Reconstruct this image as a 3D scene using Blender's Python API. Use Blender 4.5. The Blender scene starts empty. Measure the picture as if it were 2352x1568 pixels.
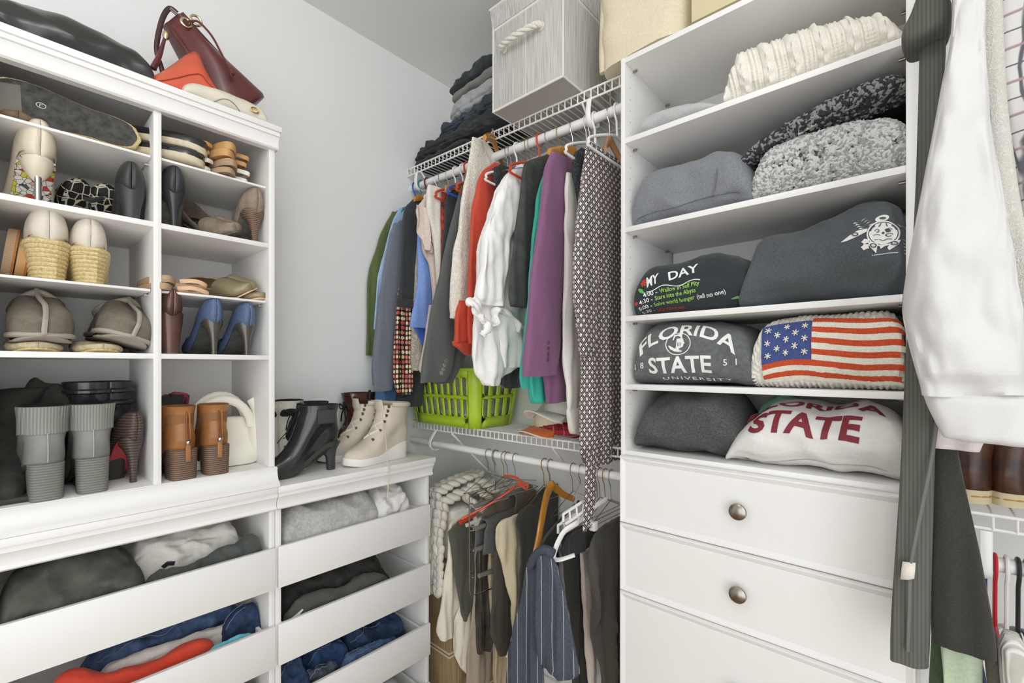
import bpy, bmesh, math, random
import numpy as np
from mathutils import Vector, Matrix, noise

# ---------------------------------------------------------------- camera, world, lights, exposure
S = 0.877                                    # layout unit worked out from image pixels -> metre; scales scene and camera together
def Z(z): return (z + 0.38) * S              # height worked out from image pixels -> metres above the floor
scn = bpy.context.scene
COL = scn.collection
CAM = Vector((1.96 * S, -1.705 * S, Z(1.18)))
FPX, CXP, HOR = 1045.0, 1176.0, 841.0
AZ = math.radians(41.64)
FW = Vector((-math.sin(AZ), math.cos(AZ), 0)); RT = Vector((math.cos(AZ), math.sin(AZ), 0)); UP = Vector((0, 0, 1))
cd = bpy.data.cameras.new('camera'); cam = bpy.data.objects.new('camera', cd); COL.objects.link(cam)
cam.location = CAM; cam.rotation_euler = (math.pi / 2, 0, AZ)
cd.sensor_width = 36; cd.lens = FPX / 2352 * 36; cd.shift_y = (HOR - 784) / 2352; cd.clip_start = 0.02
scn.camera = cam
w = bpy.data.worlds.new('world'); scn.world = w; w.use_nodes = True
w.node_tree.nodes['Background'].inputs[0].default_value = (0.955, 0.98, 1.0, 1)
w.node_tree.nodes['Background'].inputs[1].default_value = 2.7
def area(name, loc, size, power, col=(1, 0.97, 0.92)):
    l = bpy.data.lights.new(name, 'AREA'); l.shape = 'DISK'; l.size = size; l.energy = power; l.color = col
    o = bpy.data.objects.new(name, l); COL.objects.link(o); o.location = loc; return o
def bulb(name, loc, r, power, col=(1, 0.985, 0.965)):
    l = bpy.data.lights.new(name, 'POINT'); l.shadow_soft_size = r; l.energy = power; l.color = col
    o = bpy.data.objects.new(name, l); COL.objects.link(o); o.location = loc; return o
bulb('ceiling_lamp', (1.45, -1.45, 2.52), 0.13, 8)
vs = scn.view_settings
scn.display_settings.display_device = 'sRGB'
vs.view_transform = 'Standard'; vs.look = 'None'; vs.exposure = 0.15; vs.gamma = 1; vs.use_curve_mapping = False
scn.cycles.use_denoising = True
scn.cycles.max_bounces = 12; scn.cycles.diffuse_bounces = 10

# ---------------------------------------------------------------- helpers
def P(px, py, x=None, y=None, z=None):
    """the point of a real plane (x, y or z given in metres) that is sighted at a photo position"""
    d = FW + RT * ((px - CXP) / FPX) + UP * ((HOR - py) / FPX)
    t = (x - CAM.x) / d.x if x is not None else (y - CAM.y) / d.y if y is not None else (z - CAM.z) / d.z
    return CAM + d * t
def hexc(h):
    h = h.lstrip('#'); c = [int(h[i:i + 2], 16) / 255 for i in (0, 2, 4)]
    return tuple((v / 12.92 if v <= 0.04045 else ((v + 0.055) / 1.055) ** 2.4) for v in c)
MATS = {}
def mat(name, col, rough=0.6, metal=0.0, kind=None, scale=200., bump=0.15, var=0.1, col2=None, coat=0., spec=None, sheen=0., alpha=None, trans=0.):
    """procedural Principled material; kind: None, 'fabric', 'leather', 'wood', 'stripe', 'spots', 'check', 'lace', 'plaid', 'stack', ..."""
    if name in MATS: return MATS[name]
    m = bpy.data.materials.new(name); m.use_nodes = True; MATS[name] = m
    nt = m.node_tree; N = nt.nodes; L = nt.links; b = N['Principled BSDF']
    c = hexc(col); b.inputs['Base Color'].default_value = (*c, 1)
    b.inputs['Roughness'].default_value = rough; b.inputs['Metallic'].default_value = metal
    if coat: b.inputs['Coat Weight'].default_value = coat; b.inputs['Coat Roughness'].default_value = 0.15
    if spec is not None: b.inputs['Specular IOR Level'].default_value = spec
    if sheen: b.inputs['Sheen Weight'].default_value = sheen
    if trans: b.inputs['Transmission Weight'].default_value = trans
    tc = N.new('ShaderNodeTexCoord'); mp = N.new('ShaderNodeMapping'); L.new(tc.outputs['Object'], mp.inputs[0])
    V = mp.outputs[0]
    def node(t, **k):
        n = N.new('ShaderNode' + t)
        for a, v in k.items():
            if a in n.inputs: n.inputs[a].default_value = v
            else: setattr(n, a, v)
        return n
    def ramp(src, stops, interp='LINEAR'):
        r = N.new('ShaderNodeValToRGB'); r.color_ramp.interpolation = interp
        e = r.color_ramp.elements
        while len(e) < len(stops): e.new(0.5)
        for i, (p, cc) in enumerate(stops): e[i].position = p; e[i].color = (*cc, 1)
        L.new(src, r.inputs[0]); return r.outputs[0]
    def dobump(src, s, dist=0.002):
        bp = N.new('ShaderNodeBump'); bp.inputs['Strength'].default_value = s; bp.inputs['Distance'].default_value = dist
        L.new(src, bp.inputs['Height']); L.new(bp.outputs[0], b.inputs['Normal'])
    def shade(src, a=None, lo=None):
        d = tuple(v * (1 - var * 2.0) for v in c) if a is None else a
        h = tuple(min(1, v * (1 + var)) for v in c)
        L.new(ramp(src, [(0.3, d), (0.7, h)]), b.inputs['Base Color'])
    c2 = hexc(col2) if col2 and col2 != 'x' else tuple(v * 0.6 for v in c)
    if kind == 'fabric':
        n = node('TexNoise', Scale=scale, Detail=3.0); L.new(V, n.inputs[0]); shade(n.outputs[0]); dobump(n.outputs[0], bump)
    elif kind == 'leather':
        n = node('TexNoise', Scale=scale, Detail=4.0); L.new(V, n.inputs[0])
        n2 = node('TexNoise', Scale=14.0, Detail=3.0); L.new(V, n2.inputs[0]); shade(n2.outputs[0]); dobump(n.outputs[0], bump)
    elif kind == 'mottle':
        n = node('TexNoise', Scale=scale, Detail=5.0, Roughness=0.65); L.new(V, n.inputs[0])
        L.new(ramp(n.outputs[0], [(0.35, c2), (0.62, c)]), b.inputs['Base Color']); dobump(n.outputs[0], bump)
    elif kind == 'wood':
        mp.inputs['Scale'].default_value = (1, 1, 0.08) if col2 != 'x' else (0.08, 1, 1)
        n = node('TexNoise', Scale=scale, Detail=6.0, Roughness=0.6); L.new(V, n.inputs[0])
        L.new(ramp(n.outputs[0], [(0.3, tuple(v * 0.62 for v in c)), (0.7, c)]), b.inputs['Base Color']); dobump(n.outputs[0], bump)
    elif kind == 'lines':       # fine vertical streaks (woven box cloth)
        mp.inputs['Scale'].default_value = (1, 1, 0.02)
        n = node('TexNoise', Scale=scale, Detail=2.0); L.new(V, n.inputs[0])
        L.new(ramp(n.outputs[0], [(0.38, c2), (0.58, c)]), b.inputs['Base Color']); dobump(n.outputs[0], bump)
    elif kind == 'stack':       # horizontal stacked-leather heel lines
        wv = node('TexWave', Scale=scale, Distortion=1.2, bands_direction='Z'); wv.inputs['Detail Scale'].default_value = 3; L.new(V, wv.inputs[0])
        L.new(ramp(wv.outputs[0], [(0.3, c2), (0.6, c)]), b.inputs['Base Color']); dobump(wv.outputs[0], bump)
    elif kind == 'rib':
        wv = node('TexWave', Scale=scale, Distortion=0.3, bands_direction='Y'); L.new(V, wv.inputs[0])
        L.new(ramp(wv.outputs[0], [(0.2, c2), (0.7, c)]), b.inputs['Base Color']); dobump(wv.outputs[0], bump)
    elif kind == 'ribx':
        wv = node('TexWave', Scale=scale, Distortion=0.0, bands_direction='X'); L.new(V, wv.inputs[0])
        L.new(ramp(wv.outputs[0], [(0.2, c2), (0.7, c)]), b.inputs['Base Color']); dobump(wv.outputs[0], bump)
    elif kind == 'pin':         # pinstripes across y (stripes run down), uses uv
        L.new(tc.outputs['UV'], mp.inputs[0])
        wv = node('TexWave', Scale=scale, Distortion=0.0, bands_direction='X', wave_profile='SIN'); L.new(V, wv.inputs[0])
        n = node('TexNoise', Scale=160.0); L.new(tc.outputs['Object'], n.inputs[0])
        r = N.new('ShaderNodeMix'); r.data_type = 'RGBA'; 
        L.new(ramp(wv.outputs['Fac'], [(0.985, (0, 0, 0)), (0.997, (1, 1, 1))]), r.inputs[0])
        L.new(ramp(n.outputs[0], [(0.3, tuple(v * 0.7 for v in c)), (0.7, c)]), r.inputs[6]); r.inputs[7].default_value = (*c2, 1)
        L.new(r.outputs[2], b.inputs['Base Color']); dobump(n.outputs[0], bump)
    elif kind == 'spots':       # dots of several colours on a dark ground, grid in uv
        L.new(tc.outputs['UV'], mp.inputs[0])
        vo = node('TexVoronoi', Scale=scale, Randomness=0.12); L.new(V, vo.inputs['Vector'])
        cr = ramp(node_sep(N, L, vo.outputs['Color']), [(0.0, hexc('#d9806f')), (0.35, hexc('#e9c79a')), (0.6, hexc('#c9534a')), (0.8, hexc('#efdcb4'))], 'CONSTANT')
        r = N.new('ShaderNodeMix'); r.data_type = 'RGBA'; L.new(ramp(vo.outputs['Distance'], [(0.36, (1, 1, 1)), (0.42, (0, 0, 0))]), r.inputs[0])
        r.inputs[6].default_value = (*c, 1); L.new(cr, r.inputs[7]); L.new(r.outputs[2], b.inputs['Base Color'])
    elif kind == 'floral':      # small pale flowers on a diamond lattice, uv
        L.new(tc.outputs['UV'], mp.inputs[0]); mp.inputs['Rotation'].default_value = (0, 0, math.pi / 4)
        mp.inputs['Scale'].default_value = (scale, scale, scale)
        def cell(off):
            a = node('VectorMath', operation='ADD'); L.new(V, a.inputs[0]); a.inputs[1].default_value = (off, off, 0)
            f = node('VectorMath', operation='FRACTION'); L.new(a.outputs[0], f.inputs[0])
            s = node('VectorMath', operation='SUBTRACT'); L.new(f.outputs[0], s.inputs[0]); s.inputs[1].default_value = (0.5, 0.5, 0)
            ab = node('VectorMath', operation='ABSOLUTE'); L.new(s.outputs[0], ab.inputs[0])
            return s.outputs[0], ab.outputs[0]
        s0, a0 = cell(0.0)
        d = node('VectorMath', operation='SUBTRACT'); L.new(a0, d.inputs[0]); d.inputs[1].default_value = (0.14, 0.14, 0)
        ln = node('VectorMath', operation='LENGTH'); L.new(d.outputs[0], ln.inputs[0])
        ct = node('VectorMath', operation='LENGTH'); L.new(s0, ct.inputs[0])
        sx = N.new('ShaderNodeSeparateXYZ'); L.new(a0, sx.inputs[0])
        mx = node('Math', operation='MAXIMUM'); L.new(sx.outputs[0], mx.inputs[0]); L.new(sx.outputs[1], mx.inputs[1])
        m1 = N.new('ShaderNodeMix'); m1.data_type = 'RGBA'; m1.inputs[6].default_value = (*c, 1); m1.inputs[7].default_value = (*hexc('#f2e4d6'), 1)
        L.new(ramp(ln.outputs[1], [(0.115, (1, 1, 1)), (0.15, (0, 0, 0))]), m1.inputs[0])
        m2 = N.new('ShaderNodeMix'); m2.data_type = 'RGBA'; L.new(m1.outputs[2], m2.inputs[6]); m2.inputs[7].default_value = (*hexc('#d79a55'), 1)
        L.new(ramp(ct.outputs[1], [(0.07, (1, 1, 1)), (0.10, (0, 0, 0))]), m2.inputs[0])
        ch = node('TexChecker', Scale=9.0); L.new(V, ch.inputs[0])
        mm = node('Math', operation='MULTIPLY'); L.new(ramp(mx.outputs[0], [(0.455, (0, 0, 0)), (0.47, (1, 1, 1))]), mm.inputs[0]); L.new(ch.outputs[1], mm.inputs[1])
        m3 = N.new('ShaderNodeMix'); m3.data_type = 'RGBA'; L.new(mm.outputs[0], m3.inputs[0]); L.new(m2.outputs[2], m3.inputs[6]); m3.inputs[7].default_value = (*hexc('#e8ddd6'), 1)
        L.new(m3.outputs[2], b.inputs['Base Color'])
    elif kind in ('plaid', 'check'):   # window-pane lines in uv
        L.new(tc.outputs['UV'], mp.inputs[0])
        cur = (*c, 1); last = None
        for i, (dirn, sc, ccol, th) in enumerate([('Y', scale, col2 or '#444444', 0.965), ('X', scale, col2 or '#444444', 0.965), ('Y', scale * 0.5, '#b59aa0' if kind == 'plaid' else (col2 or '#444444'), 0.968), ('X', scale * 0.5, '#b07a80' if kind == 'plaid' else (col2 or '#444444'), 0.968)]):
            wv = node('TexWave', Scale=sc, Distortion=0.0, bands_direction=dirn, wave_profile='SIN'); L.new(V, wv.inputs[0])
            if i > 1: wv.inputs['Phase Offset'].default_value = 1.5
            r = N.new('ShaderNodeMix'); r.data_type = 'RGBA'
            L.new(ramp(wv.outputs['Fac'], [(th, (0, 0, 0)), (th + 0.03, (1, 1, 1))]), r.inputs[0])
            if last is None: r.inputs[6].default_value = cur
            else: L.new(last, r.inputs[6])
            r.inputs[7].default_value = (*hexc(ccol), 1); last = r.outputs[2]
        L.new(last, b.inputs['Base Color'])
    elif kind == 'lace':
        vo = node('TexVoronoi', Scale=scale, feature='DISTANCE_TO_EDGE'); n = node('TexNoise', Scale=30.0, Detail=4.0)
        L.new(V, n.inputs[0]); a = node('VectorMath', operation='MULTIPLY_ADD'); L.new(n.outputs[1], a.inputs[0]); a.inputs[1].default_value = (0.05, 0.05, 0.05); L.new(V, a.inputs[2])
        L.new(a.outputs[0], vo.inputs['Vector'])
        L.new(ramp(vo.outputs['Distance'], [(0.03, c), (0.16, c2)]), b.inputs['Base Color']); dobump(ramp(vo.outputs['Distance'], [(0.0, (1, 1, 1)), (0.2, (0, 0, 0))]), bump, 0.004)
    elif kind == 'web':         # pale spider-web lines on black
        mp.inputs['Scale'].default_value = (1, 1, 1)
        vo = node('TexVoronoi', Scale=scale, feature='DISTANCE_TO_EDGE'); L.new(V, vo.inputs['Vector'])
        L.new(ramp(vo.outputs['Distance'], [(0.035, c2), (0.06, c)]), b.inputs['Base Color'])
    elif kind == 'patch':       # many-coloured printed patches
        vo = node('TexVoronoi', Scale=scale); L.new(V, vo.inputs['Vector'])
        ve = node('TexVoronoi', Scale=scale, feature='DISTANCE_TO_EDGE'); L.new(V, ve.inputs['Vector'])
        cr = ramp(node_sep(N, L, vo.outputs['Color']), [(0.0, hexc('#e9e4dc')), (0.3, hexc('#c8423c')), (0.45, hexc('#e8dfd2')), (0.6, hexc('#d7d04a')), (0.72, hexc('#e4a9a2')), (0.85, hexc('#4a5a66'))], 'CONSTANT')
        r = N.new('ShaderNodeMix'); r.data_type = 'RGBA'; L.new(ramp(ve.outputs['Distance'], [(0.03, (1, 1, 1)), (0.05, (0, 0, 0))]), r.inputs[0])
        L.new(cr, r.inputs[6]); r.inputs[7].default_value = (0.03, 0.03, 0.03, 1); L.new(r.outputs[2], b.inputs['Base Color'])
    elif kind == 'bands':       # coloured horizontal bands (woven slippers)
        wv = node('TexNoise', Scale=scale, Detail=1.0); mp.inputs['Scale'].default_value = (1, 0.15, 0.15); L.new(V, wv.inputs[0])
        L.new(ramp(wv.outputs[0], [(0.0, hexc('#2b2440')), (0.42, hexc('#7d2a52')), (0.5, hexc('#b8324e')), (0.55, hexc('#4a3d75')), (0.62, hexc('#c4476a'))], 'CONSTANT'), b.inputs['Base Color'])
    if alpha is not None: b.inputs['Alpha'].default_value = alpha
    return m
def node_sep(N, L, src):
    s = N.new('ShaderNodeSeparateColor'); L.new(src, s.inputs[0]); return s.outputs[0]

class G:
    """collects verts/faces of one mesh"""
    def __init__(s): s.v = []; s.f = []
    def add(s, V, F):
        o = len(s.v); s.v += [tuple(p) for p in V]; s.f += [tuple(i + o for i in f) for f in F]; return s
    def box(s, x0, x1, y0, y1, z0, z1, bev=0.0):
        x0, x1 = sorted((x0, x1)); y0, y1 = sorted((y0, y1)); z0, z1 = sorted((z0, z1))
        if bev:
            bm = bmesh.new(); bmesh.ops.create_cube(bm, size=1)
            for v in bm.verts: v.co = Vector(((x0 + x1) / 2 + v.co.x * (x1 - x0), (y0 + y1) / 2 + v.co.y * (y1 - y0), (z0 + z1) / 2 + v.co.z * (z1 - z0)))
            bmesh.ops.bevel(bm, geom=bm.edges[:], offset=bev, segments=2, affect='EDGES', profile=0.5)
            bm.verts.index_update(); s.add([v.co for v in bm.verts], [[v.index for v in f.verts] for f in bm.faces]); bm.free(); return s
        V = [(x, y, z) for x in (x0, x1) for y in (y0, y1) for z in (z0, z1)]
        return s.add(V, [(0, 1, 3, 2), (4, 6, 7, 5), (0, 4, 5, 1), (2, 3, 7, 6), (0, 2, 6, 4), (1, 5, 7, 3)])
    def loft(s, rings, cap0=True, cap1=True, closed=False):
        n = len(rings[0]); V = [p for r in rings for p in r]; F = []; m = len(rings)
        for i in range(m if closed else m - 1):
            a, b = i * n, ((i + 1) % m) * n
            F += [(a + j, a + (j + 1) % n, b + (j + 1) % n, b + j) for j in range(n)]
        if not closed:
            if cap0: F.append(tuple(range(n - 1, -1, -1)))
            if cap1: F.append(tuple((m - 1) * n + j for j in range(n)))
        return s.add(V, F)
    def sheet(s, rows):
        n = len(rows[0]); m = len(rows)
        return s.add([p for r in rows for p in r], [(i * n + j, i * n + j + 1, (i + 1) * n + j + 1, (i + 1) * n + j) for i in range(m - 1) for j in range(n - 1)])
    def tube(s, pts, r, n=8, closed=False, flat=1.0, up=None):
        pts = [Vector(p) for p in pts]; m = len(pts); R = r if isinstance(r, (list, tuple)) else [r] * m
        T = []
        for i in range(m):
            a = pts[(i - 1) % m] if (closed or i) else pts[i]; b = pts[(i + 1) % m] if (closed or i < m - 1) else pts[i]
            t = b - a; T.append(t.normalized() if t.length > 1e-9 else Vector((0, 0, 1)))
        u = Vector(up) if up else (Vector((0, 0, 1)) if abs(T[0].z) < 0.9 else Vector((1, 0, 0)))
        u = (u - T[0] * u.dot(T[0])).normalized(); rings = []
        for i in range(m):
            u = u - T[i] * u.dot(T[i]); u = u.normalized() if u.length > 1e-6 else T[i].orthogonal().normalized()
            v = T[i].cross(u)
            rings.append([pts[i] + u * (math.cos(2 * math.pi * k / n) * R[i]) + v * (math.sin(2 * math.pi * k / n) * R[i] * flat) for k in range(n)])
        return s.loft(rings, closed=closed)
    def prism(s, prof, a0, a1, axis='y'):
        """2D outline swept straight between a0 and a1; axis y: outline is (x, z); axis x: (y, z); axis z: (x, y)"""
        f = {'y': lambda p, a: (p[0], a, p[1]), 'x': lambda p, a: (a, p[0], p[1]), 'z': lambda p, a: (p[0], p[1], a)}[axis]
        return s.loft([[f(p, a0) for p in prof], [f(p, a1) for p in prof]])
    def lathe(s, prof, c=(0, 0, 0), n=20, axis='z'):
        rings = []
        for r, h in prof:
            ring = []
            for k in range(n):
                a = 2 * math.pi * k / n; p = (r * math.cos(a), r * math.sin(a), h)
                if axis == 'y': p = (p[0], h, p[1])
                if axis == 'x': p = (h, p[0], p[1])
                ring.append((c[0] + p[0], c[1] + p[1], c[2] + p[2]))
            rings.append(ring)
        return s.loft(rings)
TM = {}
def _mesh(name, g, m, inv, sharp=35, uv=None, weld=False):
    me = bpy.data.meshes.new(name)
    A = np.array(g.v, dtype=np.float64)
    if inv is not None:
        M = np.array(inv); A = A @ M[:3, :3].T + M[:3, 3]
    me.from_pydata(A.tolist(), [], g.f); me.validate(clean_customdata=False)
    bm = bmesh.new(); bm.from_mesh(me)
    if weld: bmesh.ops.remove_doubles(bm, verts=bm.verts[:], dist=1e-5)
    bmesh.ops.recalc_face_normals(bm, faces=bm.faces[:]); bm.to_mesh(me); bm.free()
    me.shade_smooth(); me.set_sharp_from_angle(angle=math.radians(sharp))
    if uv is not None:
        lay = me.uv_layers.new(name='UVMap'); li = np.empty(len(me.loops), dtype=np.int32); me.loops.foreach_get('vertex_index', li)
        lay.data.foreach_set('uv', np.array(uv, dtype=np.float32)[li].ravel())
    if m: me.materials.append(m)
    return me
def thing(name, label, cat, loc=(0, 0, 0), rot=(0, 0, 0), group=None, kind=None):
    o = bpy.data.objects.new(name, None); COL.objects.link(o); o.empty_display_size = 0.05
    o.location = loc; o.rotation_euler = rot
    TM[o.name] = Matrix.Translation(loc) @ (rot.to_matrix().to_4x4() if hasattr(rot, 'to_matrix') else Matrix.Identity(4))
    tag(o, label, cat, group, kind); return o
def tag(o, label=None, cat=None, group=None, kind=None):
    if label: o['label'] = label
    if cat: o['category'] = cat
    if group: o['group'] = group
    if kind: o['kind'] = kind
    return o
def part(par, name, g, m, local=False, sharp=35, uv=None, label=None, kind=None, weld=False):
    """a mesh child; g in world metres, or in the parent's own frame when local"""
    from mathutils import Euler
    inv = None
    if not local:
        M = Matrix.Identity(4); p = par; chain = []
        while p: chain.append(p); p = p.parent
        for p in reversed(chain): M = M @ Matrix.Translation(p.location) @ p.rotation_euler.to_matrix().to_4x4()
        inv = M.inverted()
    o = bpy.data.objects.new(name, _mesh(name, g, m, inv, sharp, uv, weld)); COL.objects.link(o); o.parent = par
    if label: o['label'] = label
    if kind: o['kind'] = kind
    return o
def solo(name, label, cat, g, m, group=None, kind=None, sharp=35, uv=None):
    """a thing (or piece of the setting) that is one mesh; origin at its base"""
    A = np.array(g.v); c = (A.min(0) + A.max(0)) / 2; c[2] = A[:, 2].min()
    o = bpy.data.objects.new(name, _mesh(name, g, m, Matrix.Translation(-Vector(c)), sharp, uv)); COL.objects.link(o)
    o.location = c; tag(o, label, cat, group, kind); return o
def base_of(vs):
    A = np.array([tuple(v) for v in vs]); return Vector(((A[:, 0].min() + A[:, 0].max()) / 2, (A[:, 1].min() + A[:, 1].max()) / 2, A[:, 2].min()))
def smooth_path(pts, n=6, closed=False):
    """Catmull-Rom through points"""
    p = [Vector(q) for q in pts]; m = len(p); out = []
    for i in range(m if closed else m - 1):
        p0 = p[(i - 1) % m] if (closed or i) else p[0]; p1 = p[i]; p2 = p[(i + 1) % m]; p3 = p[(i + 2) % m] if (closed or i + 2 < m) else p[-1]
        for k in range(n):
            t = k / n
            out.append(0.5 * ((2 * p1) + (p2 - p0) * t + (2 * p0 - 5 * p1 + 4 * p2 - p3) * t * t + (3 * p1 - p0 - 3 * p2 + p3) * t ** 3))
    if not closed: out.append(p[-1])
    return out
def copy_tree(o, loc=None, rot=None, parent=None, **k):
    c = o.copy(); COL.objects.link(c); c.parent = parent
    if loc is not None: c.location = loc
    if rot is not None: c.rotation_euler = rot
    for ch in list(o.children): copy_tree(ch, parent=c)
    for a, v in k.items(): c[a] = v
    return c
rnd = random.Random(7)
LAM = mat('white_laminate', '#e9e8e6', 0.38, spec=0.4)
WIRE = mat('white_coated_wire', '#eeeeec', 0.35)
CHROME = mat('chrome', '#c9c9c9', 0.18, 1.0)
BRASS = mat('brass_wire', '#c9a44a', 0.3, 1.0)
NICKEL = mat('brushed_nickel', '#9b948a', 0.3, 1.0)

# ---------------------------------------------------------------- the room
WALL = mat('wall_paint', '#e8e9e9', 0.85, kind='fabric', scale=400., bump=0.05, var=0.008)
CEIL = mat('ceiling_paint', '#e6e6e4', 0.9, kind='fabric', scale=300., bump=0.05, var=0.008)
OAK = mat('oak_floor', '#a58a66', 0.45, kind='wood', col2='x', scale=60., bump=0.05)
CH = 2.74; RX = 2.75; FY = -3.1
solo('floor', None, None, G().box(-0.1, RX + 0.1, FY, 0.1, -0.12, -0.012), mat('subfloor', '#6b5640', 0.8), kind='structure')
fl = bpy.data.objects['floor']
for i in range(24):
    y1 = -i * 0.128
    g = G().box(0, RX, y1 - 0.126, y1, -0.012, 0, 0.0015); part(fl, 'plank', g, OAK)
solo('ceiling', None, None, G().box(-0.1, RX + 0.1, FY, 0.1, CH, CH + 0.1), CEIL, kind='structure')
solo('wall_left', None, None, G().box(-0.1, 0, FY, 0.1, 0, CH), WALL, kind='structure')
solo('unseen_wall_front', None, None, G().box(-0.1, 1.55, FY - 0.1, FY, 0, CH).box(1.55, 2.4, FY - 0.1, FY, 2.1, CH).box(2.4, RX, FY - 0.1, FY, 0, CH), WALL, kind='structure')  # unseen wall behind the camera, added with a door gap sized to limit fill light
solo('unseen_wall_right', None, None, G().box(RX, RX + 0.1, -1.25, 0.1, 0, CH), WALL, kind='structure')  # unseen stretch of wall, kept short to shade the clothes right of the tower
solo('wall_back', None, None, G().box(0, RX, 0, 0.1, 0, CH), WALL, kind='structure')
solo('baseboard_left', None, None, G().box(0, 0.014, -0.40, 0, 0, 0.1, 0.003), LAM, kind='structure')
solo('baseboard_back', None, None, G().box(0.015, 1.09, -0.014, 0, 0, 0.1, 0.003), LAM, kind='structure')

# ---------------------------------------------------------------- left drawer units with moulded tops
XF = 0.372 * S                                 # carcass front
YU = [(-1.738 * S, -1.101 * S), (-1.099 * S, -0.464 * S)]
DT = [0.583, 0.326, 0.069, -0.188]; DH = 0.136
TOPZ = 0.786
DRAWERS = []                                   # (unit, k, floor z of the drawer)
def crown(z_top, z_bot, x0, out):
    """outline of a cove moulding, x outwards"""
    h = z_top - z_bot
    return [(x0 - 0.012, z_top), (x0 + out, z_top), (x0 + out, z_top - h * 0.24), (x0 + out * 0.80, z_top - h * 0.27), (x0 + out * 0.62, z_top - h * 0.42), (x0 + out * 0.52, z_top - h * 0.60),
            (x0 + out * 0.50, z_top - h * 0.76), (x0 + out * 0.62, z_top - h * 0.84), (x0 + out * 0.66, z_top - h * 0.92), (x0 + out * 0.45, z_bot), (x0 - 0.012, z_bot)]
for ui, (ya, yb) in enumerate(YU):
    lab = ['white drawer unit under the shoe cabinet, drawers filled with dark clothes and denim', 'white drawer unit with ankle boots standing on its top'][ui]
    t = thing('drawer_unit', lab, 'drawer unit', (0.16, (ya + yb) / 2, 0))
    zt = Z(TOPZ); tk = 0.016
    for y0 in (ya, yb - tk): part(t, 'side_panel', G().box(0.006, XF, y0, y0 + tk, 0, zt - 0.02, 0.001), LAM)
    part(t, 'back_panel', G().box(0.004, 0.0075, ya + tk, yb - tk, 0.05, zt - 0.02), LAM)
    part(t, 'top_board', G().box(0.004, XF + 0.03 * S, ya - 0.002, yb + (0.012 if ui else -0.001), zt - 0.018, zt, 0.001), LAM)
    part(t, 'moulding', G().prism(crown(zt - 0.018, Z(0.706), XF, 0.022), ya, yb + (0.008 if ui else 0)), LAM)
    part(t, 'bottom_panel', G().box(0.008, XF, ya + tk, yb - tk, 0.03, 0.046), LAM)
    part(t, 'toe_kick', G().box(XF - 0.03, XF - 0.014, ya + tk, yb - tk, 0, 0.03), LAM)
    for k, zd in enumerate(DT):
        z1 = Z(zd); z0 = Z(zd - DH); zf = z0 + 0.012
        d = part(t, 'drawer', G().box(XF + 0.001, XF + 0.013, ya + 0.004, yb - 0.003, z0, z1, 0.0008), LAM)
        part(d, 'drawer_bottom', G().box(0.02, XF, ya + tk + 0.008, yb - tk - 0.008, zf - 0.005, zf), LAM)
        for yy in (ya + tk + 0.006, yb - tk - 0.016): part(d, 'drawer_side', G().box(0.02, XF, yy, yy + 0.010, zf, z1 - 0.018, 0.001), LAM)
        part(d, 'drawer_back', G().box(0.012, 0.02, ya + tk + 0.006, yb - tk - 0.006, zf, z1 - 0.018), LAM)
        DRAWERS.append((ui, k, zf, z1))

# ---------------------------------------------------------------- shoe cabinet standing on the first unit
ya, yb = YU[0]; zb = Z(TOPZ) + 0.001; zt = Z(1.965); HF = Z(0.850)           # HF floor of lowest bays
ymid = -1.4125 * S; tk = 0.016
t = HUT = thing('shoe_cabinet', 'white open shoe cabinet with crown moulding, bays full of shoes', 'cabinet', (0.16, (ya + yb) / 2, zb))
for y0 in (ya, yb - tk): part(t, 'side_panel', G().box(0.006, XF, y0, y0 + tk, HF, zt - 0.016, 0.001), LAM)
part(t, 'back_panel', G().box(0.004, 0.0075, ya + tk, yb - tk, HF, zt - 0.016), LAM)
part(t, 'top_board', G().box(0.004, XF + 0.026, ya - 0.004, yb + 0.010, zt - 0.016, zt, 0.0015), LAM)
part(t, 'crown_moulding', G().prism(crown(zt - 0.016, Z(1.893), XF, 0.021), ya - 0.004, yb + 0.006), LAM)
part(t, 'floor_board', G().box(0.006, XF + 0.002, ya, yb, HF - 0.016, HF, 0.001), LAM)
part(t, 'base_moulding', G().prism([(XF - 0.02, HF - 0.002), (XF + 0.006, HF - 0.002), (XF + 0.010, HF - 0.006), (XF + 0.008, HF - 0.011), (XF + 0.010, HF - 0.024), (XF + 0.017, HF - 0.038), (XF + 0.026, HF - 0.044), (XF + 0.028, HF - 0.046), (XF + 0.028, zb), (XF - 0.02, zb)], ya - 0.002, yb + 0.004), LAM)
part(t, 'divider', G().box(0.008, XF, ymid - tk / 2, ymid + tk / 2, HF, Z(1.893), 0.001), LAM)
FIX = [Z(1.583), Z(1.216)]
for z in FIX: part(t, 'fixed_shelf', G().box(0.008, XF - 0.0005, ya + tk, yb - tk, z - 0.013, z, 0.0008), LAM)
LZ = {}                                         # shelf tops: left bays then right bays
def adj(side, px, py, xs=XF - 0.012):
    z = P(px, py, x=xs).z; y0, y1 = (ya + tk, ymid - tk / 2) if side == 'L' else (ymid + tk / 2, yb - tk)
    s = part(HUT, 'adjustable_shelf', G().box(0.03, xs, y0 + 0.002, y1 - 0.004, z - 0.006, z, 0.0008), LAM)
    for yy in (y0, y1 - 0.009):
        for xx in (xs - 0.045, 0.09): part(s, 'shelf_pin', G().lathe([(0.0035, -0.003), (0.0035, 0.006)], (xx, yy + 0.003, z - 0.0095), 10, 'y'), CHROME)
    return z
zL1 = adj('L', 346, 356.4); zL3 = adj('L', 340, 663); zR1 = adj('R', 617, 430); zR3 = adj('R', 604, 690)
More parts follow.
